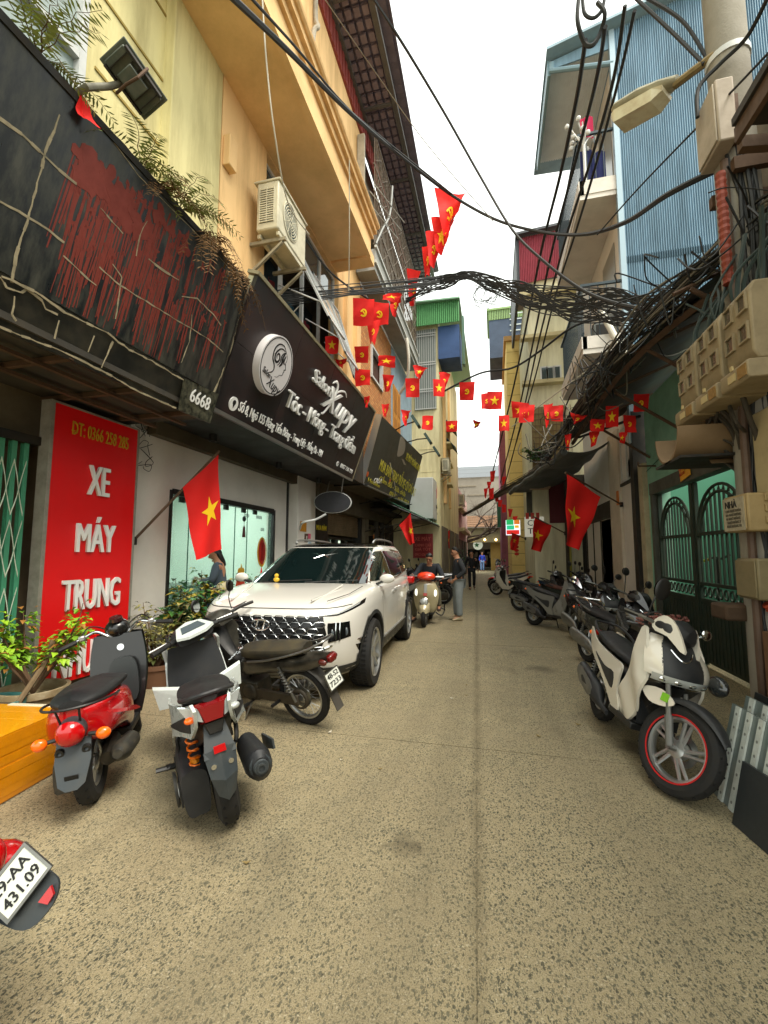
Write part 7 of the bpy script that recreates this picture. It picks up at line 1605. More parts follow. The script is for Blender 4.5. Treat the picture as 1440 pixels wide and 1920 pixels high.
b = B(); b.panel([(-.01,-.085),(.035,-.085),(.025,-.108),(.0,-.112)],lambda a,c: tuple(ce + rt * a + up * c - zf * .005),tuple(zf * -.01),0); b.build('reflector',REDL,t,smooth=0)
b = B(); b.ell(ce + rt * -.17 + up * .20 - zf * .2,(.12,.16,.07),16,10,Matrix.Rotation(R(35),3,'Z')); b.build('tail_cover',REDB,t)
wheel(t,.10,.27,.10,5,y=.10)

# ================================================================ WHITE CAR
CARW = mat('car_white','#d6d3cb',.22,coat=.7)
CLAD = mat('car_cladding','#202324',.5,grime=.3,gcol='#57524a',gs=6)
CGL = mat('car_glass','#0d1a1a',.04,spec=.8,coat=.5)
def lerp_tab(tab,z):
    for a,c in zip(tab,tab[1:]):
        if z <= c[0]: f = max(0,(z - a[0]) / (c[0] - a[0])); return [p * (1 - f) + q * f for p,q in zip(a[1:],c[1:])]
    return list(tab[-1][1:])
LOW = [(.24,2.17,-2.25,.85),(.32,2.26,-2.34,.92),(.45,2.31,-2.38,.94),(.62,2.335,-2.40,.952),(.78,2.33,-2.41,.952),(.88,2.29,-2.40,.942),(.955,2.20,-2.38,.915),(.99,2.08,-2.34,.86),(1.012,1.9,-2.28,.74),(1.022,1.4,-2.0,.45)]
TOP = [(1.02,1.42,-2.34,.875),(1.2,1.02,-2.29,.84),(1.4,.56,-2.17,.775),(1.54,.24,-2.02,.715),(1.605,.06,-1.87,.66),(1.64,-.2,-1.65,.52),(1.648,-.5,-1.4,.3)]
def sst(a,b,x): t = min(1,max(0,(x - a) / (b - a))); return t * t * (3 - 2 * t)
def rise(x,z): return .105 * (1 - sst(1.0,2.3,x)) * sst(.6,1.0,z)
def ringp(tab,z,n,N):
    xf,xr,wd = lerp_tab(tab,z); a = (xf - xr) / 2; c = (xf + xr) / 2; out = []
    for i in range(N):
        t = 2 * math.pi * i / N; cc,ss = math.cos(t),math.sin(t); out.append((c + a * math.copysign(abs(cc) ** (2 / n),cc),wd * math.copysign(abs(ss) ** (2 / n),ss)))
    return out
def side_y(tab,n,x,z): xf,xr,wd = lerp_tab(tab,z); q = abs((x - (xf + xr) / 2) / ((xf - xr) / 2)); return wd * max(0,1 - q ** n) ** (1 / n)
def front_x(tab,n,y,z): xf,xr,wd = lerp_tab(tab,z); return (xf + xr) / 2 + (xf - xr) / 2 * max(0,1 - min(1,abs(y / wd)) ** n) ** (1 / n)
h_ = V((.15,-2.85,0)).normalized(); lf = V((-h_.y,h_.x,0)); cm = V((-1.545,6.5,0)) - lf * .86
car = thing('parked_car','white family SUV parked in front of the hair salon, facing the camera','car'); car.matrix_world = T(cm.x,cm.y,0) @ RZ(math.degrees(math.atan2(h_.y,h_.x))) @ Matrix.Scale(1.02,4)
NL = 4.6
b = B(); N = 120
zs = [.24,.28,.32,.38,.45,.53,.62,.7,.78,.84,.88,.92,.955,.975,.99,1.003,1.012,1.018,1.022]
b.loft([[(x,y,z + rise(x,z)) for x,y in ringp(LOW,z,NL,N)] for z in zs])
body = b.build('body',CARW,car,smooth=50)
cut = B()
for x in (1.385,-1.385):
    for s_ in (-1,1): cut.lathe([(0,-.2),(.43,-.2),(.43,.2),(0,.2)],40,T(x,s_ * .86,.37) @ RX(90))
for i,x in enumerate((1.385,-1.385)): cut.box((x - .425,-1.06 if 0 else -1.05,.1),(x + .425,-.665,.37)); cut.box((x - .425,.665,.1),(x + .425,1.05,.37))
co = cut.build('cutter',BLACK,None,0); co.parent = car
md = body.modifiers.new('arch','BOOLEAN'); md.object = co; md.operation = 'DIFFERENCE'; md.solver = 'EXACT'; md.use_self = True
bpy.context.view_layer.update()
me = bpy.data.meshes.new_from_object(body.evaluated_get(bpy.context.evaluated_depsgraph_get()))
body.modifiers.clear(); body.data = me; bpy.data.objects.remove(co)
me.materials.clear(); me.materials.append(CARW); me.materials.append(BLACK)
for p_ in me.polygons:
    c = p_.center; p_.material_index = 1 if (c.z < .75 and abs(c.y) < .93 and min(abs(c.x - 1.385),abs(c.x + 1.385)) < .44 and abs(p_.normal.x) + abs(p_.normal.z) > .5 and (abs(c.x) < 1.83)) and math.hypot(abs(c.x) - 1.385,c.z - .37) < .435 else 0
b = B(); zz_ = [1.02,1.08,1.14,1.2,1.27,1.34,1.4,1.47,1.54,1.575,1.605,1.625,1.64,1.648]; b.loft([[(x,y,z) for x,y in ringp(TOP,z,7,280)] for z in zz_])
b.k = [1 if sum(b.v[i][2] for i in f) / len(f) > 1.56 and max(abs(b.v[i][1]) for i in f) < .665 else 0 for f in b.f]; b.build('cabin',[CARW,GLOSSB],car,smooth=50)
# glass
b = B(); b.panel([(-.77,1.115),(.77,1.115),(.63,1.565),(-.63,1.565)],lambda y,z: (front_x(TOP,7,y,z) + .014,y,z),(0,0,0),.04); ws = b.build('windscreen',CGL,car)
for y0,y1,z0,z1,cl,nm in ((-.64,-.50,1.50,1.545,'#2e8a6a','green_sticker'),): 
    b = B(); b.panel(cr([(y0,(z0 + z1) / 2),((y0 + y1) / 2,z1),(y1,(z0 + z1) / 2),((y0 + y1) / 2,z0)],4,True),lambda y,z: (front_x(TOP,7,y,z) + .009,y,z),(0,0,0),0); b.build(nm,mat('sticker_green',cl,.4),ws,smooth=0)
for y0,y1 in ((-.55,.08),(.02,.66)):
    b = B(); b.tube([(front_x(TOP,7,y0,1.12) + .03,y0,1.125),(front_x(TOP,7,y1,1.15) + .02,y1,1.15)],.009,5); b.build('wiper',BLACK,ws)
sw = [[(1.0,1.135),(.46,1.43),(.2,1.51),(-.02,1.52),(-.05,1.14)],[(-.11,1.14),(-.08,1.52),(-.98,1.515),(-1.1,1.15)],[(-1.17,1.155),(-1.06,1.512),(-1.4,1.5),(-1.78,1.40),(-2.0,1.26),(-1.95,1.2)]]
for s_ in (-1,1):
    for o_ in sw: b = B(); b.panel(o_,lambda x,z: (x,s_ * (side_y(TOP,7,x,z) + .009),z),(0,0,0),.05); b.build('side_window',CGL,car)
    b = B(); P_ = [(1.03,1.12),(.45,1.455),(.18,1.535),(-.9,1.54),(-1.42,1.52),(-1.8,1.42),(-2.04,1.27),(-1.97,1.175),(-.5,1.115),(1.03,1.12)]; b.tube([(x,s_ * (side_y(TOP,7,x,z) + .006),z) for x,z in P_],.011,5); b.build('window_trim',CHROME,car)
    b = B(); b.tube(cr([(.0,s_ * .60,1.63),(-.15,s_ * .615,1.685),(-.9,s_ * .61,1.70),(-1.6,s_ * .59,1.68),(-1.8,s_ * .57,1.625)],5),.017,8); b.build('roof_rail',ALLOY,car)
    b = B(); b.ell((.93,s_ * .99,1.165),(.045,.095,.06),18,12); o = b.build('mirror',CARW,car); b = B(); b.slab([(.95,s_ * .85,1.08),(.85,s_ * .85,1.08),(.9,s_ * .95,1.12),(.96,s_ * .95,1.12)],(0,0,.03)); b.build('mirror_foot',BLACK,o,smooth=0)
    for x in (.98,-.05,-1.12):
        b = B(); b.panel([(x - .004,.38),(x + .004,.38),(x + .004 - .02,.7),(x + .004,1.04),(x - .004,1.04),(x - .024,.7)],lambda px,z: (px,s_ * (side_y(LOW,NL,px,min(z,.99)) + .0015),z + rise(px,z)),(0,0,0),.08); b.build('door_gap',INK,car,smooth=0)
    for x in (.18,-.9): b = B(); b.tube([(x + .1,s_ * (side_y(LOW,NL,x,.9) + .022),.955),(x - .1,s_ * (side_y(LOW,NL,x,.9) + .022),.965)],.016,8); b.build('door_handle',ALLOY,car)
    b = B(); b.panel([(.93,.33),(.9,.44),(-.9,.44),(-.93,.33),(-.9,.25),(.9,.25)],lambda x,z: (x,s_ * (side_y(LOW,NL,x,z) + .012),z),(0,-s_ * .02,0),.1); b.build('sill_cladding',CLAD,car)
    b = B(); b.tube([(.9,s_ * (side_y(LOW,NL,.9,.45) + .012),.45),(-.9,s_ * (side_y(LOW,NL,-.9,.45) + .012),.45)],.01,6); b.build('sill_chrome',ALLOY,car)
    for x in (1.385,-1.385):
        b = B(); b.grid(lambda a,c: (lambda r,t: (x + r * math.cos(t),s_ * (side_y(LOW,NL,x + r * math.cos(t),min(.95,max(.25,.37 + r * math.sin(t)))) + (.012 if c not in (0,) else -.1)),.37 + r * math.sin(t)))(.425 + .055 * max(0,c - .2),math.pi * (-.08 + 1.16 * a)),30,4); b.build('arch_cladding',CLAD,car)
        A = T(x,s_ * .83,.37) @ RX(90 if s_ < 0 else -90)
        b = B(); b.lathe([(.265,-.11),(.30,-.125),(.35,-.12),(.37,-.085),(.372,0),(.37,.085),(.35,.12),(.30,.125),(.265,.11)],44); b.lathe([(.265,-.1),(.2,.0),(.0,.0)],30); wo = b.build('wheel',RUBBER,car,m=A)
        b = B()
        for i in range(48):
            for q in (-.06,.0,.06): M2 = RZ(i * 7.5 + q * 30) @ T(.3715,0,q); b.box((-.003,-.008,-.022),(.005,.008,.022),M2)
        b.build('tread',mat('tread_dark','#090909',.9),wo,smooth=0)
        b = B(); b.lathe([(.272,.108),(.262,.118),(.25,.1),(.245,.0)],40); b.lathe([(0,.095),(.05,.095),(.07,.075),(.07,.03)],20)
        for i in range(5):
            t0 = 2 * math.pi * i / 5
            for d in (-.2,.2):
                p0 = (.06 * math.cos(t0 + d * .6),.06 * math.sin(t0 + d * .6)); p1 = (.25 * math.cos(t0 + d),.25 * math.sin(t0 + d)); q = V((-(p1[1] - p0[1]),p1[0] - p0[0],0)).normalized() * .016
                b.slab([V((p0[0],p0[1],.085)) - q,V((p1[0],p1[1],.103)) - q * 1.3,V((p1[0],p1[1],.103)) + q * 1.3,V((p0[0],p0[1],.085)) + q],(0,0,-.04))
            p = (.19 * math.cos(t0),.19 * math.sin(t0)); b.cbox((p[0],p[1],.07),(.05,.05,.02),Matrix())
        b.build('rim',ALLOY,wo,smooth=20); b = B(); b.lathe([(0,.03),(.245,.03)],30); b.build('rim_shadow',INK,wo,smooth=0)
# hood gaps, front end
b = B()
for s_ in (-1,1): b.tube([(x,s_ * y,z) for x,y,z in ((2.12,.60,1.0),(1.8,.74,1.047),(1.45,.80,1.105))],.004,4)
b.tube([(front_x(LOW,NL,y,.93) + .003,y,.93 + rise(front_x(LOW,NL,y,.93),.93)) for y in [-.8 + 1.6 * i / 30 for i in range(31)]],.005,4); b.build('hood_gap',INK,body)
for s_ in (-1,1):
    b = B(); b.tube(cr([(2.14,s_ * .44,1.003),(1.8,s_ * .50,1.045),(1.45,s_ * .56,1.115)],5),.012,6); b.build('hood_crease',CARW,body)
def fpanel(nm,o_,m_,off=.006,par=None,step=.025,thick=0): 
    b = B(); b.panel(o_,lambda y,z: (front_x(LOW,NL,y,z) + off,y,z + rise(front_x(LOW,NL,y,z),z)),(thick,0,0),step); return b.build(nm,m_,par or car,smooth=40)
gr = fpanel('grille',[(-.60,.86),(.60,.86),(.64,.70),(.60,.57),(.50,.535),(-.50,.535),(-.60,.57),(-.64,.70)],mat('grille_black','#0b0c0d',.35),.008)
b = B(); cw,ch = .115,.058
for r_ in range(6):
    for c_ in range(-6,7):
        y0 = (c_ + (.5 if r_ % 2 else 0)) * cw; z0 = .555 + r_ * ch
        if abs(y0) > .60: continue
        pts = [(y0 + dx * cw,z0 + dz * ch) for dx,dz in ((-.46,0),(-.3,.42),(.3,.42),(.46,0),(.3,-.42),(-.3,-.42),(-.46,0))]
        b.tube([(front_x(LOW,NL,y,z) + .016,y,z) for y,z in pts],[.007,.005,.005,.007,.0045,.0045,.007],5)
o = b.build('grille_mesh',mat('grille_chrome','#8f9294',.28,1.),gr); o['kind'] = 'stuff'
b = B(); xg = front_x(LOW,NL,0,.79) + .03
b.tube([(xg,.095 * math.cos(2 * math.pi * i / 24),.785 + .05 * math.sin(2 * math.pi * i / 24)) for i in range(25)],.009,6)
b.tube([(xg,-.05,.745),(xg,-.025,.825)],.009,6); b.tube([(xg,.025,.745),(xg,.05,.825)],.009,6); b.tube([(xg,-.04,.775),(xg,.04,.795)],.009,6); b.build('emblem',CHROME,gr)
for s_ in (-1,1):
    hl = fpanel('headlight',[(s_ * y,z) for y,z in ((.645,.80),(.81,.79),(.82,.645),(.655,.615))],GLOSSB,.008)
    b = B()
    for y in (.715,.745): b.tube([(front_x(LOW,NL,y,z) + .014,s_ * y,z) for z in (.625,.72,.80)],.009,6)
    b.build('light_bar',CHROME,hl)
    b = B()
    for y in (.68,.785): b.ell((front_x(LOW,NL,y,.70) + .004,s_ * y,.70),(.006,.024,.04),12,8)
    b.build('projector',mat('projector_glass','#4c5458',.08,coat=.8),hl)
    dl = fpanel('running_light',[(s_ * y,z) for y,z in ((.50,.868),(.70,.878),(.875,.935),(.88,.90),(.72,.862))],GLOSSB,.008)
    fpanel('light_strip',[(s_ * y,z) for y,z in ((.53,.871),(.70,.879),(.855,.925),(.85,.912),(.71,.871))],CLEARL,.012,dl)
    fpanel('air_slit',[(s_ * y,z) for y,z in ((.845,.55),(.875,.54),(.868,.42))],GLOSSB,.008)
    b = B(); b.tube([(front_x(LOW,NL,y,z) + .008,s_ * y,z) for y,z in ((.55,.535),(.66,.578),(.87,.592),(.915,.59))],.011,6); b.build('chrome_strip',CHROME,car)
    b = B(); b.lathe([(0,.004),(.012,.004),(.012,0)],10,T(front_x(LOW,NL,.62,.50) + .002,s_ * .62,.50) @ RY(90)); b.build('sensor',INK,car)
fpanel('lower_bumper',[(-.88,.27),(.88,.27),(.91,.36),(.6,.37),(.52,.42),(-.52,.42),(-.6,.37),(-.91,.36)],CLAD,.010)
fpanel('skid_plate',[(-.5,.28),(.5,.28),(.62,.345),(.45,.36),(-.45,.36),(-.62,.345)],ALLOY,.018)
b = B(); b.box((2.352,-.26,.455),(2.362,.26,.565)); b.build('number_plate',mat('plate_reddish','#b79a94',.5),car,bevel=.004)
b = B(); b.box((-2.42,.55,.9),(-2.2,.93,1.04)); b.build('tail_light',REDL,car,bevel=.03)
od = thing('dashboard_ornament','small yellow ornament behind the car windscreen','ornament'); od.matrix_world = car.matrix_world @ T(1.22,-.36,1.155)
b = B(); b.ell((0,0,.0),(.03,.04,.03)); b.ell((0,0,.05),(.022,.028,.026)); b.build('figure',mat('ornament_yellow','#d8b02a',.5),od)
# ================================================================ PEOPLE
def skinned(name,joints,edges,m,parent,sub=2,extra=None):
    ks = list(joints); me = bpy.data.meshes.new(name); me.from_pydata([joints[k][:3] for k in ks],[(ks.index(a),ks.index(c)) for a,c in edges],[])
    o = bpy.data.objects.new(name,me); C.objects.link(o); o.modifiers.new('skin','SKIN').use_smooth_shade = True
    for i,k in enumerate(ks):
        r = joints[k][3]; me.skin_vertices[0].data[i].radius = r if hasattr(r,'__len__') else (r,r)
    me.skin_vertices[0].data[0].use_root = True
    s_ = o.modifiers.new('sub','SUBSURF'); s_.levels = sub; s_.render_levels = sub
    bpy.context.view_layer.update()
    m2 = bpy.data.meshes.new_from_object(o.evaluated_get(bpy.context.evaluated_depsgraph_get())); bpy.data.objects.remove(o)
    if extra:
        bm = bmesh.new(); bm.from_mesh(m2); t = extra.mesh('t',m); bm.from_mesh(t); bm.to_mesh(m2); bm.free(); bpy.data.meshes.remove(t)
    m2.materials.clear(); m2.materials.append(m); m2.name = name
    m2.polygons.foreach_set('use_smooth',[True] * len(m2.polygons))
    o = bpy.data.objects.new(name,m2); C.objects.link(o); o.parent = parent; return o
def person(label,M_,J,top,legs,shoes,hair=HAIR,group=None,look=(0,0),sleeve=1,topcut=.86,cap=None,long_=False,trouser_r=1.0):
    """faces +x, left is +y. J overrides the joints of a standing figure 1.68 m tall"""
    t = thing('person',label,'person',group=group); t.matrix_world = M_
    D = dict(pel=(0,0,.90),spi=(0,0,1.08),che=(0,0,1.28),nec=(.0,0,1.43),hd0=(.03,0,1.52),hd1=(.03,0,1.60))
    for n,s_ in (('L',1),('R',-1)):
        D.update({'sh' + n: (0,s_ * .175,1.37),'el' + n: (-.02,s_ * .235,1.10),'wr' + n: (.08,s_ * .22,.86),'hi' + n: (0,s_ * .09,.86),'kn' + n: (.02,s_ * .10,.48),'an' + n: (0,s_ * .10,.08),'to' + n: (.15,s_ * .12,.035)})
    D.update(J); j = {k: V(v) for k,v in D.items()}
    def jr(k,r): return (*j[k],r)
    body = dict(pel=jr('pel',(.13,.10)),spi=jr('spi',(.125,.09)),che=jr('che',(.14,.095)),nec=jr('nec',.052),hd0=jr('hd0',(.062,.075)),hd1=jr('hd1',(.078,.092)))
    E_ = [('pel','spi'),('spi','che'),('che','nec'),('nec','hd0'),('hd0','hd1')]
    for n in 'LR':
        body['sh' + n] = jr('sh' + n,.052); body['el' + n] = jr('el' + n,.038); body['wr' + n] = jr('wr' + n,.026)
        f = (j['wr' + n] - j['el' + n]).normalized(); s_ = 1 if n == 'L' else -1; sd_ = V((0,s_,0)) - f * f.y * s_; sd_ = sd_.normalized() if sd_.length > .1 else V((1,0,0)); fw = f.cross(sd_).normalized()
        pm = j['wr' + n] + f * .06; body['pm' + n] = (*pm,(.034,.018)); E_ += [('che','sh' + n),('sh' + n,'el' + n),('el' + n,'wr' + n),('wr' + n,'pm' + n)]
        for i,(o_,ln) in enumerate(((-.027,.062),(-.009,.072),(.009,.068),(.027,.055))):
            a = pm + f * .035 + fw * o_; c = a + f * ln * .55; d = c + f * ln * .35 - sd_ * .018
            body['f%d%s' % (i,n)] = (*a,.0095); body['g%d%s' % (i,n)] = (*c,.0085); body['e%d%s' % (i,n)] = (*d,.0075); E_ += [('pm' + n,'f%d%s' % (i,n)),('f%d%s' % (i,n),'g%d%s' % (i,n)),('g%d%s' % (i,n),'e%d%s' % (i,n))]
        th = j['wr' + n] + f * .035 - fw * .035 - sd_ * .01; th2 = th + f * .04 - fw * .012 - sd_ * .012; body['t' + n] = (*th,.011); body['u' + n] = (*th2,.009); E_ += [('wr' + n,'t' + n),('t' + n,'u' + n)]
        body['hi' + n] = jr('hi' + n,.085); body['kn' + n] = jr('kn' + n,.058); body['an' + n] = jr('an' + n,.038); body['to' + n] = jr('to' + n,.032)
        E_ += [('pel','hi' + n),('hi' + n,'kn' + n),('kn' + n,'an' + n),('an' + n,'to' + n)]
    hc_ = (j['hd0'] + j['hd1']) / 2 + V((0,0,.01)); H_ = T(*hc_) @ RZ(look[0]) @ RY(look[1]); ex = B()
    ex.ell((0,0,0),(.088,.073,.112),18,14,None); ex.v = [tuple(H_ @ V(p)) for p in ex.v]
    e2 = B(); e2.ell((.09,0,-.015),(.022,.014,.024),8,6)
    for s_ in (-1,1): e2.ell((-.005,s_ * .075,-.005),(.018,.01,.03),8,6)
    e2.ell((.078,0,-.052),(.012,.026,.008),8,5); e2.ell((.06,0,-.09),(.03,.035,.02),8,5)
    ex.add([tuple(H_ @ V(p)) for p in e2.v],e2.f)
    bo = skinned('body',body,E_,SKINM,t,2,ex)
    b = B()
    for s_ in (-1,1): b.ell((.082,s_ * .03,.015),(.008,.014,.007),8,5); b.ell((.084,s_ * .03,.034),(.008,.019,.004),8,5)
    b.v = [tuple(H_ @ V(p)) for p in b.v]; b.build('eyes',INK,bo)
    b = B(); b.grid(lambda a,c: tuple(H_ @ V((-.012 + .098 * math.sin(R(4 + 92 * c)) * math.cos(2 * math.pi * a) * (1 if math.cos(2 * math.pi * a) < .2 else 1 - .28 * c),.084 * math.sin(R(4 + 92 * c)) * math.sin(2 * math.pi * a),.012 + .115 * math.cos(R(4 + 92 * c * (1 if math.cos(2 * math.pi * a) < .1 else .72))) - (.03 * c if math.cos(2 * math.pi * a) < -.2 else 0)))),20,8)
    if long_: b.loft([[H_ @ V((x + rr * math.cos(q) * .6,rr * math.sin(q),z)) for q in [2 * math.pi * i / 12 for i in range(12)]] for x,rr,z in ((-.04,.08,.06),(-.05,.085,-.05),(-.06,.07,-.16),(-.06,.04,-.24))])
    b.build('hair',cap or hair,t)
    G = lambda k,r: (*j[k],r)
    s_ = dict(pel=(*(j['pel'] + V((0,0,-.04 if topcut > .8 else 0))),(.165,.125)),spi=G('spi',(.155,.118)),che=G('che',(.175,.125)),nec=(*(j['nec'].lerp(j['che'],.25)),.075)); e_ = [('pel','spi'),('spi','che'),('che','nec')]
    for n in 'LR':
        s_['sh' + n] = G('sh' + n,.075); s_['el' + n] = G('el' + n,.06); e_ += [('che','sh' + n),('sh' + n,'el' + n)]
        if sleeve: s_['wr' + n] = (*(j['el' + n].lerp(j['wr' + n],.93)),.046); e_ += [('el' + n,'wr' + n)]
    skinned('jacket',s_,e_,top,t)
    q = trouser_r; s_ = dict(pel=G('pel',(.15,.118))); e_ = []
    for n in 'LR':
        s_['hi' + n] = G('hi' + n,.10 * q); s_['kn' + n] = G('kn' + n,.076 * q); s_['md' + n] = (*(j['kn' + n].lerp(j['an' + n],.5)),.07 * q); s_['an' + n] = (*(j['an' + n] + V((0,0,.015))),.064 * q); e_ += [('pel','hi' + n),('hi' + n,'kn' + n),('kn' + n,'md' + n),('md' + n,'an' + n)]
    skinned('trousers',s_,e_,legs,t)
    for n in 'LR':
        d = j['to' + n] - j['an' + n]; d.z = 0; d = d.normalized(); a = j['an' + n]; z0 = a.z - .08; L2 = V((-d.y,d.x,0)); b = B()
        b.loft([[a + d * x + L2 * wd * math.cos(w2) + V((0,0,z0 - a.z + .005 + (hh * (.5 + .5 * math.sin(w2)) if math.sin(w2) > -2 else 0))) for w2 in [2 * math.pi * i / 12 for i in range(12)]] for x,wd,hh in ((-.075,.02,.05),(-.06,.042,.085),(.0,.046,.105),(.08,.05,.075),(.15,.046,.05),(.19,.02,.035))]); b.build('shoe',shoes,t)
    return t
DGREY = mat('cloth_charcoal','#2b2d30',.9,mott=.15); JEANG = mat('cloth_pale_jeans','#7f8686',.9,grime=.3,gcol='#5b6266',gs=9); BLKC = mat('cloth_black','#121214',.9); OLIVE_C = mat('cloth_olive','#5a5644',.9); BEIGES = mat('shoe_beige','#a89a7c',.8); JEANB = mat('cloth_blue_jeans','#5d7896',.9); STRIPE = mat('cloth_striped','#3f4a55',.9); SAND = mat('sandal_brown','#3a2a20',.8)
mp_ = at(860,1163,z=0)
person('standing man in a charcoal jacket and pale grey jeans, hand in pocket',T(mp_.x,mp_.y,0) @ RZ(196) @ Matrix.Scale(.99,4),dict(elL=(-.10,.24,1.12),wrL=(.09,.19,.96),elR=(-.1,-.24,1.12),wrR=(.09,-.19,.96),nec=(.01,0,1.43),hd0=(.05,0,1.52),hd1=(.07,0,1.59),anL=(-.01,.07,.08),anR=(.02,-.08,.08)),DGREY,JEANG,BEIGES,look=(14,16),trouser_r=1.28)
vp_ = at(795,1176,z=0)
VM = place(.62,272,2,1.0,(vp_.x,vp_.y))
person('man in a dark jacket sitting on the cream scooter, looking down',VM @ T(-.30,0,0),dict(pel=(0,0,.80),spi=(.03,0,.97),che=(.10,0,1.16),nec=(.16,0,1.30),hd0=(.22,0,1.37),hd1=(.26,0,1.44),shL=(.11,.18,1.24),shR=(.11,-.18,1.24),elL=(.26,.30,1.03),elR=(.26,-.30,1.03),wrL=(.48,.33,1.02),wrR=(.47,-.34,1.02),hiL=(.05,.11,.78),hiR=(.05,-.11,.78),knL=(.38,.22,.68),knR=(.32,-.27,.56),anL=(.34,.25,.36),anR=(.22,-.31,.08),toL=(.49,.26,.31),toR=(.37,-.34,.035)),mat('jacket_navy','#22262c',.9,mott=.1),OLIVE_C,SAND,look=(-4,38))
wp_ = at(885,1105,z=0)
person('man in black clothes and cap walking up the street towards the camera',T(wp_.x,wp_.y,0) @ RZ(276) @ Matrix.Scale(.97,4),dict(elL=(-.06,.25,1.1),wrL=(.05,.27,.86),elR=(.0,-.26,1.1),wrR=(.16,-.28,.92),knL=(.1,.1,.5),anL=(-.12,.1,.14),toL=(.0,.11,.04),knR=(.06,-.1,.5),anR=(.16,-.09,.08),toR=(.31,-.1,.05)),BLKC,BLKC,mat('shoe_brown','#5a4434',.8),look=(0,5),cap=mat('cap_black','#0e0e10',.8))
wo_ = person('woman in a striped top and jeans with a beige bag at the salon door',T(-4.08,5.98,.012) @ RZ(205) @ Matrix.Scale(.96,4),dict(elL=(.06,.24,1.14),wrL=(.27,.12,1.12),elR=(.04,-.25,1.13),wrR=(.26,-.16,1.15),hd0=(.06,0,1.51),hd1=(.08,0,1.58),knL=(.04,.1,.5),anL=(-.02,.1,.08)),STRIPE,JEANB,INK,look=(10,25),long_=True,trouser_r=1.15)
hb_ = thing('handbag','small beige shoulder bag worn by the woman at the salon door','bag',(-3.93,5.9,1.0)); b = B(); b.ell((0,0,0),(.09,.15,.1),16,10); b.build('pouch',mat('bag_beige','#b5aa86',.7),hb_)
person('distant person in a bright blue shirt in front of the market hall',T(-1.1,40.2,0) @ RZ(280),{},mat('cloth_blue','#1538a8',.9),mat('cloth_lightblue','#6f8fc0',.9),INK)
person('person with dark hair and a red top seen through the shop glass behind the car',T(-4.7,12.2,.0) @ RZ(300),{},mat('cloth_coral','#a8483c',.9),BLKC,INK)
# ---------------------------------------------------------------- cream retro scooter under the rider
t = bike('cream retro scooter with an orange handlebar cover ridden by the man',VM,None,'ridden_scooter')
wheel(t,.62,.235,.1,5); wheel(t,-.60,.235,.11,5)
b = B(); b.sloft([(.30,[(0,.26),(.15,.27),(.21,.45),(.24,.68),(.17,.9),(0,.97)]),(.38,[(0,.30),(.17,.32),(.25,.5),(.265,.70),(.18,.90),(0,.96)]),(.47,[(0,.55),(.09,.56),(.16,.62),(.18,.73),(.12,.87),(0,.93)]),(.52,[(0,.62),(.03,.63),(.05,.68),(.05,.76),(.03,.84),(0,.87)])],4,5); b.build('leg_shield',CREAMB,t)
b = B(); b.slab([(.53,-.03,.64),(.53,.03,.64),(.525,.035,.88),(.525,-.035,.88)],(.015,0,0)); b.build('nose_strip',ALLOY,t,bevel=.005); b = B()
for k in range(3): b.box((.546,-.04,.635 + k * .02),(.552,.04,.645 + k * .02))
b.build('red_bars',FLAGR,t,smooth=0)
b = B(); b.lathe([(0,.035),(.05,.03),(.075,.01),(.08,-.02)],22,T(.74,-.0,.53) @ RY(80)); b.build('headlight',CLEARL,t); b = B(); b.lathe([(.078,.012),(.088,.005),(.088,-.03)],22,T(.74,0,.53) @ RY(80)); b.build('headlight_ring',CHROME,t)
b = B(); b.sloft([(.42,[(0,.36),(.06,.36),(.09,.42),(.06,.5),(0,.52)]),(.62,[(0,.43),(.10,.42),(.12,.36),(.11,.48),(0,.54)]),(.76,[(0,.40),(.08,.38),(.10,.32),(.09,.44),(0,.49)]),(.84,[(0,.34),(.03,.33),(.04,.30),(.03,.37),(0,.39)])],3,4); b.build('front_fender',CREAMB,t)
for s_ in (-1,1):
    b = B(); b.ell((.45,s_ * .2,.69),(.035,.035,.075),12,8); b.build('indicator',mat('lit_lens','#f2f4e8',.2,emit=.5),t)
    b = B(); b.tube([(.42,s_ * .2,1.03),(.38,s_ * .36,1.035)],.018,8); b.build('grip',ALLOY,t); b = B(); b.tube([(.46,s_ * .2,1.03),(.44,s_ * .37,1.03)],.007,6); b.build('brake_lever',CHROME,t)
b = B(); b.sloft([(.30,[(0,.97),(.12,.98),(.15,1.03),(.1,1.09),(0,1.11)]),(.42,[(0,.95),(.15,.97),(.19,1.03),(.14,1.1),(0,1.13)]),(.52,[(0,.96),(.13,.98),(.17,1.03),(.12,1.09),(0,1.11)]),(.58,[(0,1.0),(.06,1.0),(.08,1.03),(.05,1.06),(0,1.07)])],4,4); b.build('orange_cover',ORANGEB,t)
b = B(); b.sloft([(-.85,[(0,.5),(.08,.5),(.14,.6),(.1,.7),(0,.72)]),(-.5,[(0,.36),(.2,.38),(.25,.52),(.18,.70),(0,.73)]),(-.15,[(0,.26),(.17,.28),(.2,.45),(.14,.66),(0,.68)]),(.0,[(0,.25),(.12,.26),(.12,.34),(.08,.5),(0,.55)])],4,4); b.build('rear_body',CREAMB,t)
b = B(); b.sloft([(-.8,[(0,.71),(.1,.72),(.12,.76),(0,.79)]),(-.4,[(0,.69),(.14,.7),(.15,.76),(0,.79)]),(.0,[(0,.64),(.1,.65),(.11,.70),(0,.72)])],4,4); b.build('seat',mat('seat_brown','#5d3a30',.6),t)
b = B(); b.box((-.1,-.17,.23),(.36,.17,.28)); b.build('floor_board',BLACK,t,bevel=.012)
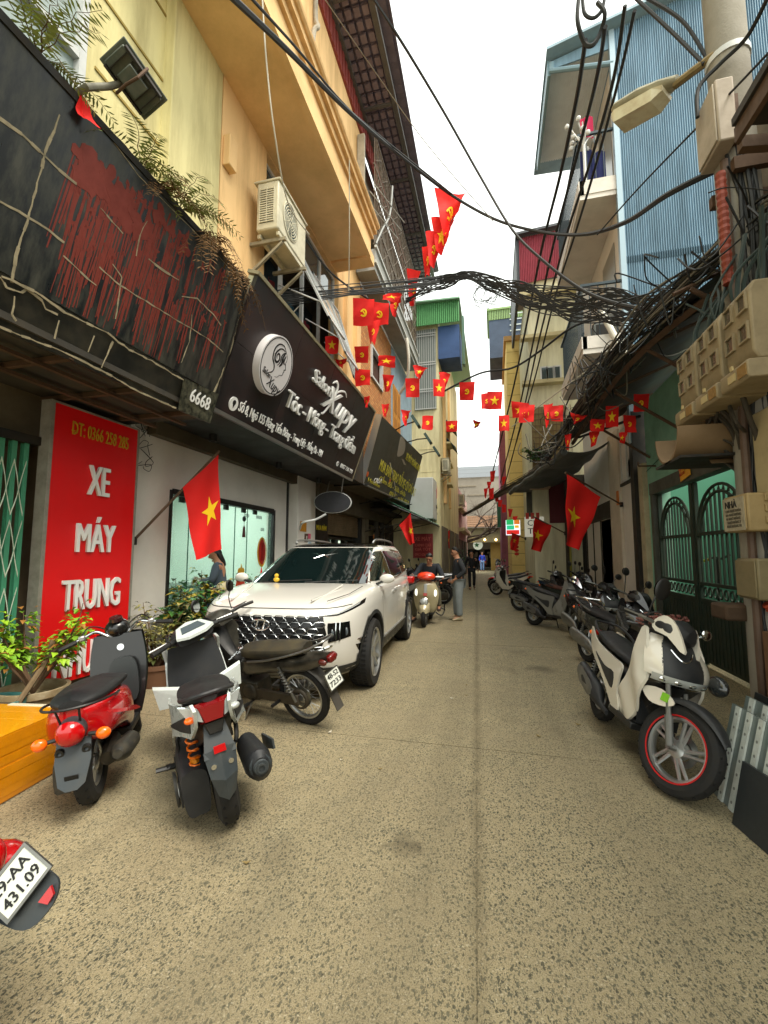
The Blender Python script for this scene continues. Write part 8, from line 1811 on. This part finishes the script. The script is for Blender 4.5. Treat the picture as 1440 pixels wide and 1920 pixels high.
b = B(); b.tube(cr([(-.5,.2,.3),(-.5,.32,.25),(-.3,.34,.26),(-.3,.34,.42)],4),.014,6); b.tube(cr([(.2,.2,.26),(.15,.32,.2),(-.5,.34,.25)],4),.014,6); b.build('crash_bar',BLACK,t)
b = B(); b.tube([(.62,-.07,.235),(.55,-.07,.5)],.022,8); b.tube([(.62,.07,.235),(.55,.07,.5)],.022,8); b.build('fork',STEEL,t)

# ================================================================ FLAGS
def cloth_fn(c,amp,fr,ph):
    """bilinear cloth between four corners (top-left, top-right, bottom-right, bottom-left) with folds"""
    c = [V(q) for q in c]; n = (c[1] - c[0]).cross(c[3] - c[0]).normalized()
    def f(s,t,off=0.):
        p = (c[0] * (1 - s) + c[1] * s) * (1 - t) + (c[3] * (1 - s) + c[2] * s) * t
        return p + n * (amp * (.25 + t) * math.sin(fr * s * 6.28 + ph + 1.3 * t) + amp * .5 * math.sin(9 * t + 4 * s + ph) + off)
    return f
SICKLE = [(.5 * math.cos(a),.5 * math.sin(a)) for a in [R(q) for q in range(-130,126,16)]] + [(.31 * math.cos(a) - .07,.31 * math.sin(a) + .04) for a in [R(q) for q in range(112,-136,-16)]]
SICKLE += [(-.32,-.26),(-.48,-.40)]
HAMMER = [(-.34,.04),(-.2,.18),(.26,-.42),(.40,-.32),(-.04,.26),(.04,.36),(-.1,.42),(-.28,.36),(-.46,.16)]
def emblem_mesh(nm,f,cu,cv,su,sv,kind,par):
    b = B(); shapes = [star(1.0)] if kind == 's' else [SICKLE,HAMMER]
    for off in (.005,-.005):
        for o_ in shapes: b.panel(o_,lambda x,y: tuple(f(cu + x * su,cv - y * sv,off)),(0,0,0),.3)
    b.build(nm,FLAGY,par,smooth=0)
def big_flag(label,corners,base,tip,su,sv,cu=.5,cv=.5,amp=.05,fr=1.1,group='national flags on wooden poles'):
    t = thing('national_flag',label,'flag',base,0,group); o = V(base)
    f0 = cloth_fn(corners,amp,fr,U(0,6)); f = lambda s,q,off=0.: f0(s,q,off) - o
    b = B(); b.grid(lambda s,q: tuple(f(s,q)),18,16); cl = b.build('cloth',FLAGR,t,smooth=60); emblem_mesh('star',f,cu,cv,su,sv,'s',cl)
    b = B(); b.tube([(0,0,0),V(tip) - o],.016,8); b.build('flagpole',WOODP,t); b = B(); b.cbox((0,0,0),(.06,.06,.1)); b.build('pole_socket',DARKM,t,bevel=.008)
base = at(250,1014,x=-4.14); tip = at(411,846,x=-3.55)
q = [at(344,914,x=-3.79),at(410,852,x=-3.56),at(417,1030,x=-3.6),at(366,1050,x=-3.72)]
big_flag('large red flag with a yellow star hanging before the salon glass',q,base,tip,.30,.17,.66,.52,.035,.9)
q = [at(1062,889,y=7.6),at(1127,932,y=8.0),at(1081,1032,y=8.0),at(1058,1014,y=7.6)]
big_flag('large red flag with a yellow star in front of the right white pillar',q,at(1165,946,x=2.62),at(1060,886,y=7.55),.30,.17,.36,.55,.04)
q = [at(1001,970,y=11.5),at(1035,985,y=11.9),at(1012,1036,y=11.9),at(995,1028,y=11.5)]
big_flag('red star flag in front of the white hanging sign',q,at(1060,1000,y=12.4),at(999,968,y=11.4),.32,.19,.4,.5,.04)
q = [at(960,1000,y=16.2),at(976,1004,y=16.6),at(966,1033,y=16.6),at(955,1030,y=16.2)]
big_flag('small looking red star flag under the glowing light box sign',q,at(985,1010,y=16.9),at(958,999,y=16.1),.3,.18,.5,.4,.03)
q = [at(749,985,y=12.6),at(770,962,y=12.6),at(777,1018,y=12.6),at(768,1022,y=12.6)]
big_flag('red star flag on a pole under the green awning',q,at(715,1020,x=-3.95),at(771,960,y=12.6),.3,.15,.75,.55,.06)
q = [at(831,1003,y=19.5),at(843,994,y=19.5),at(843,1029,y=19.5),at(837,1026,y=19.5)]
big_flag('far red star flag at the pink house on the left',q,at(826,1012,y=20),at(844,993,y=19.5),.3,.15,.7,.5,.05)
# small bunting flags: u, v, width and height in px, depth y, emblem, drop shape
FL = [(530,622,16,22,5.2,'h',1),(623,646,24,30,7.2,'s',0),(678,665,24,28,8.0,'h',0),(640,682,22,14,7.4,'h',1),(680,707,26,28,7.8,'h',0),(725,678,28,18,8.6,'s',0),(728,720,20,30,8.4,'h',1),(688,753,12,20,8.0,'h',1),(723,770,14,26,8.4,'h',1),(762,782,16,26,8.7,'h',1),(788,698,24,18,9.2,'s',1),(773,727,24,30,8.8,'h',0),(823,727,20,28,8.9,'s',0),(834,716,20,30,9.0,'h',1),(876,734,26,30,8.6,'h',0),(802,792,18,24,8.8,'h',0),(847,800,20,16,8.9,'s',0),
      (913,752,20,26,8.5,'h',0),(928,751,26,30,8.4,'s',0),(975,768,30,26,8.2,'s',0),(988,775,26,30,8.2,'h',0),(1028,780,16,38,8.0,'h',1),(1043,776,24,26,8.0,'h',0),(1085,785,30,16,7.8,'h',1),(945,793,18,26,9.4,'s',0),(1121,798,26,20,7.6,'s',0),(1148,782,22,34,7.4,'s',0),(1203,756,26,30,7.0,'h',0),(1180,794,22,30,7.2,'h',0),(1114,824,18,22,7.8,'s',1),(1168,822,14,18,7.4,'s',1),(1065,830,12,26,8.2,'h',1),(894,796,14,14,9.0,'s',1),
      (682,585,36,46,7.6,'h',0),(711,588,34,40,7.7,'h',0),(701,625,24,38,7.7,'h',1),(742,572,22,34,8.0,'h',1),(735,558,30,12,8.0,'s',0),(846,398,54,70,8.4,'h',1),(830,442,38,60,8.45,'s',1),(815,468,30,60,8.5,'h',1),(803,492,22,56,8.55,'h',1),(776,540,22,60,8.7,'h',1),
      (924,893,9,18,19,'s',0),(917,911,8,12,19,'s',1),(911,926,7,16,19,'s',1),(921,926,9,16,19,'s',0),(945,902,8,12,19,'s',1),(931,935,7,12,20,'s',0),(938,944,7,12,21,'s',0),(945,953,7,13,21,'s',0),(957,963,8,14,19,'s',1),(966,974,9,14,18,'h',1)]
BUNT = []
SPOT = ('by the round salon logo','above the salon lettering','in front of the peach pilaster','low over the salon sign edge','before the brick wall','by the brick house window','over the second signboard','before the cream building','against the open sky','before the lemon white house','under the lower balcony','under the dark awning','in the knotted cluster','on the high strip','far down the street')
def spot(u,v,y):
    if y >= 18: return SPOT[14]
    if u < 560: return SPOT[0]
    if v < 560 and u > 760: return SPOT[13]
    if v < 640: return SPOT[12]
    return SPOT[1] if u < 632 else SPOT[3] if u < 660 else SPOT[2] if u < 690 and v < 730 else SPOT[5] if u < 735 and v < 740 else SPOT[6] if u < 770 and v > 745 else SPOT[7] if u < 838 else SPOT[8] if u < 935 else SPOT[9] if u < 1060 else SPOT[10] if u < 1130 else SPOT[11]
for i,(u,v,w_,h_,y,k,dr) in enumerate(FL):
    w_ *= 1.12; h_ *= 1.12
    q = [at(u - w_ / 2,v - h_ / 2 + U(-2,2),y=y + U(-.05,.05)),at(u + w_ / 2,v - h_ / 2 + U(-3,3),y=y + U(-.08,.08)),at(u + w_ / 2 - (w_ * .45 if dr else U(0,3)),v + h_ / 2 - (0 if not dr else U(0,h_ * .2)),y=y + U(-.1,.1)),at(u - w_ / 2 + (w_ * .25 if dr else U(-1,3)),v + h_ / 2 + U(-2,2),y=y + U(-.1,.1))]
    o = V((q[0] + q[1]) / 2); sz = (q[1] - q[0]).length
    t = thing('bunting_flag','%s red flag with yellow %s %s' % ('folded' if dr else 'flat','star' if k == 's' else 'hammer emblem',spot(u,v,y)),'bunting flag',o,0,'red bunting flags strung across the street')
    BUNT.append(t); f0 = cloth_fn(q,sz * (.16 if dr else .07),.8,U(0,6)); f = lambda s,t_,off=0.: f0(s,t_,off) - o
    b = B(); b.grid(lambda s,t_: tuple(f(s,t_)),7,7); cl = b.build('cloth',FLAGR,t,smooth=60)
    if y < 18: emblem_mesh('emblem',f,.5,.52,.33,.30,k,cl)
SAME = {}
for (u,v,*_),t in zip(FL,BUNT): SAME.setdefault(t['label'],[]).append((v if _[2] >= 18 else u,t))
for l in SAME.values():
    l.sort(key=lambda q: q[0]); n = len(l); far = 'far down' in l[0][1]['label']
    if n > 1:
        for i,(_,t) in enumerate(l): t['label'] += ', ' + (('highest' if i == 0 else 'lowest' if i == n - 1 else '%s from top' % ('second','third','fourth','fifth','sixth')[i - 1]) if far else 'leftmost' if i == 0 else 'rightmost' if i == n - 1 else '%s from left' % ('second','third','fourth')[i - 1])
# ================================================================ CABLES
def cable(label,pts,r=.016,m=CABLE,n=8,sag=0,name='overhead_cable',group=None,wob=.0):
    P_ = cr([V(p) for p in pts],n)
    if wob: P_ = [V(p) + V((U(-wob,wob),U(-wob,wob),U(-wob,wob))) for p in P_]
    o = B().tube(P_,r,6).build(name,m); tag(o,label,'cable',group); return o
def px3(l): return [at(u,v,y=y) for u,v,y in l]
cable('thick black cable running from the top left down across to the pole',px3([(425,-15,2.55),(540,95,3.5),(660,215,5.0),(760,300,6.8),(850,368,8.2),(930,412,8.2),(1010,434,7.6),(1090,440,6.5),(1170,418,5.4),(1250,366,4.4),(1340,320,4)]),.026)
cable('thinner black cable lying just above the thick one at top left',px3([(465,-10,2.8),(560,95,3.7),(640,190,4.8),(700,245,5.8),(850,366,8.2)]),.013)
cable('black cable falling steeply from the top centre to the right tangle',px3([(695,-10,5),(760,90,6),(835,215,7),(900,330,7.6),(960,430,7.6),(1020,490,7),(1100,548,6.2),(1200,578,5.3),(1300,574,4.7)]),.022)
cable('thin grey wire between the two crossing thick cables',px3([(610,0,5),(700,130,6.3),(800,270,7.4),(925,415,8)]),.008,CABLEG)
ST = [[(1098,75,4.6),(1080,190,5.4),(1050,330,6.6),(1015,470,8.4),(985,620,11),(955,760,14),(920,900,20)],[(1135,50,4.5),(1118,150,5.2),(1080,300,6.3),(1035,470,8),(1000,640,11),(970,780,14),(938,905,19)],[(1172,10,4.4),(1150,150,5),(1108,300,6),(1060,450,7.6),(1010,640,10.5),(975,800,15),(945,915,19)],[(1190,20,4.4),(1165,130,5),(1120,300,6),(1078,440,7.4),(1040,560,9),(1000,720,12.5),(962,850,16)]]
for i,l in enumerate(ST):
    cable('heavy black power cable running down the street from the top right, %s' % ('leftmost','second from left','third from left','rightmost')[i],px3(l),.024 - .002 * i,group='heavy power cables along the street')
cable('looped black cable end hanging at the top right',px3([(1085,-5,4.5),(1083,40,4.5),(1096,80,4.6),(1112,84,4.6),(1126,60,4.6),(1134,25,4.5),(1120,5,4.5)]),.022)
cable('curled black cable end beside the loop at the top right',px3([(1092,-5,4.5),(1096,25,4.5),(1112,34,4.5),(1128,20,4.5),(1134,-5,4.5)]),.018)
for i,l in enumerate(([(1190,-5,4.3),(1260,60,4.1),(1320,120,3.9)],[(1210,-5,4.3),(1280,40,4.1),(1330,118,3.9)],[(1440,-5,3.3),(1400,70,3.6),(1350,120,3.75),(1310,165,3.8),(1308,220,3.8)])):
    cable('black cable swinging to the pole clamp, %s' % ('upper','lower','the one from the right edge')[i],px3(l),.016)
cable('thin slanting wire crossing the blue wall',px3([(1440,100,3.2),(1340,205,3.8),(1200,350,5),(1120,440,6)]),.009)
cable('black cable sweeping low from the left signs to the lower balcony',px3([(830,735,9.5),(900,700,9.3),(960,690,9),(1010,660,8.6),(1080,610,8),(1170,590,7.4),(1240,560,6.6)]),.02)
cable('cable from the peach pilaster into the flag cluster',px3([(560,430,5.6),(610,500,6.4),(650,535,7),(690,560,7.6)]),.016)
cable('white drop wire hanging by the ochre ledge',px3([(492,0,3.2),(500,120,3.3),(515,250,3.5),(540,380,4.0),(580,440,4.6)]),.007,CABLEW)
cable('thin vertical wire in front of the ledge end',px3([(655,300,5.6),(655,450,6),(654,545,6.6)]),.008,CABLEW)
cable('pale wire along the edge of the dark awning',px3([(1290,575,5),(1200,640,5.8),(1110,690,6.8),(1040,740,7.8),(960,800,9)]),.01,CABLEW)
cable('black cable under the awning in front of the shutter',px3([(1085,820,9),(1110,812,8.8),(1150,798,8.6),(1200,780,8.2)]),.024)
cable('grey cable looping from the logo to the black sign corner',px3([(432,652,4.7),(470,645,4.9),(510,625,5.2),(560,575,6)]),.008,CABLEG)
b = B()
for i in range(40):
    j = lambda s=6: U(-s,s)
    l = px3([(760 if i % 3 else 520,548 + j(22) if i % 3 else 560 + j(20),8.4 if i % 3 else 5.8),(825,530 + j(14),8.2),(872,516 + j(9),8),(920,532 + j(16),7.8),(985,555 + j(26),7.2),(1065,570 + j(32),6.6),(1150,575 + j(36),6),(1240,585 + j(34),5.4),(1310,560 + j(25),4.8)])
    b.tube(cr(l,6),U(.005,.011),5)
for i in range(12):
    c = at(915 + U(-12,12),552 + U(-8,10),y=7.8); r = U(.1,.24); a0 = U(0,6); b.tube([c + V((r * math.cos(a0 + q * .55),.05 * math.sin(q),r * math.sin(a0 + q * .55))) for q in range(12)],.005,4)
o = b.build('tangled_cables',CABLE); tag(o,'tangle of black cables strung right across the alley at mid height','cables',None,'stuff')
b = B(); b2 = B()
MAIN = [V((2.1,3.3,4.0)),V((2.0,3.9,4.0)),V((1.72,4.9,4.0)),V((1.5,6.3,3.98)),V((1.42,8.2,3.88)),V((1.3,10,3.72)),at(1000,893,y=13.5),at(945,922,y=18),at(900,950,y=24),at(868,968,y=29)]
for i in range(46):
    sp = U(.03,.2); l = [p + V((U(-sp,sp),U(-.1,.1),U(-sp,sp) + .05)) for p in MAIN]
    s0 = rnd.choice((0,0,0,1,2,3)); (b if i % 3 else b2).tube(cr(l[s0:],5),U(.005,.014),5)
for i in range(90):
    k = rnd.randrange(1,6); p = MAIN[k] + V((U(-.15,.1),U(-.4,.4),U(-.05,.1))); q = p + V((U(-.5,.3),U(-.6,.6),U(-.1,.2))); m_ = (p + q) / 2 + V((U(-.2,.1),0,U(-.4,.2))); b.tube(cr([p,m_,q],5),U(.004,.009),4)
for i in range(45):
    u = U(1000,1290); v = 900 - (u - 960) * .95; y = 9.5 - (u - 960) * .013; p = at(u,v + U(-20,20),y=y); q = at(u + U(-60,90),v - U(0,70),y=y + U(-.8,.8)); (b if i % 2 else b2).tube(cr([p,(p + q) / 2 + V((U(-.2,.1),0,U(-.35,.0))),q],5),U(.006,.012),5)
o = b.build('cable_bundle',CABLE); tag(o,'massive bundle of black cables along the awning edge on the right','cables',None,'stuff')
o = b2.build('cable_bundle',CABLEG); tag(o,'grey and pale cables mixed into the bundle over the right awning','cables',None,'stuff')
# ================================================================ PLANTS AND THE ORANGE BOX
def leafy(label,loc,h,spread,nb,nl,ls,mats,name='potted_plant',pot=None,cat='plant',droop=.3,base=.2):
    t = thing(name,label,cat,loc); st = B(); lf = B()
    for k in range(nb):
        a = U(0,6.28); q = V((0,0,0)); pts = [q]; d = V((math.cos(a) * spread,math.sin(a) * spread,1)).normalized(); L_ = h * U(.6,1)
        for i in range(6): d = (d + V((U(-.25,.25),U(-.25,.25),U(-.1,.15)))).normalized(); q = q + d * L_ / 6; pts.append(q)
        st.tube(pts,[.012 * (1.1 - i / 7) for i in range(7)],5)
        for i in range(nl):
            f = U(base,1); s_ = min(5,int(f * 6)); p = pts[s_].lerp(pts[s_ + 1],f * 6 - s_) ; a2 = U(0,6.28); dr = V((math.cos(a2),math.sin(a2),U(-droop,.6))).normalized(); p = p + dr * U(.01,.1 * h)
            sd_ = dr.cross(EZ).normalized(); l_ = ls * U(.6,1.2); wv = l_ * .32; up = dr.cross(sd_) * (.12 * l_)
            lf.mi = rnd.randrange(len(mats)); lf.add([p,p + dr * l_ * .45 + sd_ * wv - up,p + dr * l_ + V((0,0,-l_ * .25)),p + dr * l_ * .45 - sd_ * wv - up,p + dr * l_ * .5],[(0,1,4),(1,2,4),(2,3,4),(3,0,4)])
    o = lf.build('foliage',mats,t,smooth=0); o['kind'] = 'stuff'; st.build('stem',mat('stem_brown','#5d4630',.85),t)
    if pot:
        r,z,m_ = pot; b = B(); b.lathe([(0,-z),(r * .8,-z),(r,0),(r * 1.08,0),(r * 1.08,.05),(r * .95,.05),(r * .92,-.03),(0,-.03)],26); b.build('pot',m_,t)
    return t
LG = [mat('leaf_lime','#94bb26',.55),mat('leaf_fresh','#6a9a20',.55),mat('leaf_lime',''),mat('leaf_mid_green','#7daa2a',.55),mat('leaf_fresh',''),mat('leaf_red_tip','#9a6a2a',.6)]; LD = [mat('leaf_dark','#1f4a22',.45),mat('leaf_mid','#3a6a26',.5),mat('leaf_yellowing','#9a8a2a',.55)]; LV = [mat('leaf_variegated','#7d7c3a',.55),mat('leaf_olive','#4c5424',.55),mat('leaf_pale','#a39d62',.6)]
pt = at(60,1318,x=-3.72); leafy('small bright green potted tree in front of the red sign',(pt.x,pt.y,.36),.85,.6,13,60,.085,LG,'potted_tree',(.24,.34,mat('pot_worn','#8d7a58',.85,grime=.8,gcol='#c0b498',gs=10)),'potted tree',.5,.45)
b = B(); b.tube(cr([(-3.45,2.35,.02),(-3.5,2.65,.35),(-3.6,2.95,.62),(-3.62,3.02,.78)],5),.022,7); b.tube([(-3.6,2.95,.62),(-3.55,3.08,.8)],.015,6); tag(b.build('forked_branch',mat('branch_grey','#6d5a40',.9,grime=.4,gs=12)),'bare forked branch leaning on the potted tree','branch')
bk = thing('bucket','faded teal bucket by the folding gate','bucket',(-3.72,2.62,0)); B().lathe([(0,.0),(.17,0),(.22,.36),(.235,.36),(.235,.40),(.21,.40),(.16,.03),(0,.03)],26).build('shell',mat('teal_plastic','#3d7f7c',.5,grime=.5,gcol='#6d6a55',gs=5),bk); B().lathe([(0,.37),(.21,.372)],22).build('soil',mat('soil','#4a4030',.95),bk,smooth=0)
leafy('bushy olive and cream variegated plant beside the salon wall',(-3.8,4.45,.2),.8,.5,12,60,.075,LV,pot=(.17,.2,mat('pot_clay','#6a4a34',.8)))
leafy('dark green glossy plant at the left of the salon glass',(-3.95,5.3,.25),1.1,.42,14,60,.14,LD,pot=(.2,.25,mat('pot_clay','#6a4a34',.8)))
leafy('small leafy plant behind the car bonnet at the right of the glass',(-4.0,7.45,.25),1.1,.3,7,30,.09,LD[:2],pot=(.17,.25,mat('pot_clay','#6a4a34',.8)))
leafy('green plant far down the left side behind the standing man',(-1.75,21.5,.2),1.9,.3,8,40,.16,LD[:2])
leafy('potted plant with long leaves on the flower ledge',at(1003,868,y=14.9),.7,.4,6,16,.2,LD[:2])
leafy('second potted plant on the flower ledge, the sparser one',at(1022,868,y=14.9),.5,.5,6,14,.14,LD[:2])
bx = thing('orange_box','large carton wrapped in shiny orange packing tape at the left edge','box',(-2.98,2.66,0),R(8))
TAPE = mat('orange_tape','#d98a0c',.25,coat=.5,grime=.35,gcol='#a86208',gs=3)
B().box((-.75,-1.15,0),(0,0,.40)).build('carton',TAPE,bx,bevel=.012)
b = B()
for i in range(9): y = -1.12 + i * .125; b.box((-.745,y,.402 + .0006 * (i % 3)),(-.005,y + .135,.403 + .0006 * (i % 3)))
b.build('tape_strip',mat('orange_tape_light','#e09812',.2,coat=.6),bx,smooth=0)
b = B()
for i in range(6): z = .04 + i * .062; b.slab([(.0005,-1.14,z),(.0005,-.01,z + U(-.03,.03)),(.0005,-.01,z + .05),(.0005,-1.14,z + .05)],(.0012 * (i % 3 + 1),0,0))
b.build('tape_wrinkle',mat('orange_tape_deep','#d98c0e',.22,coat=.6,grime=.4,gcol='#8a5204',gs=8),bx,smooth=0)
B().box((-.5,-.01,.36),(-.03,.03,.41)).build('torn_flap',mat('carton_white','#c9bea4',.8),bx,bevel=.005)
sv = thing('flower_board','small red flowers in a tray behind the white scooter','flowers',(1.55,4.9,.85))
b = B()
for i in range(60): p = V((U(-.2,.2),U(-.15,.15),U(-.04,.06))); b.cbox(p,(.03,.03,.015),T(*p) @ RX(U(-50,50)) @ T(*-p))
b.build('petals',mat('petal_red_brown','#6a2a22',.8,grime=.6,gcol='#c0a898',gs=40),sv,smooth=0)['kind'] = 'stuff'
B().box((-.22,-.17,-.1),(.22,.17,-.05)).build('tray',DARKM,sv,smooth=0)
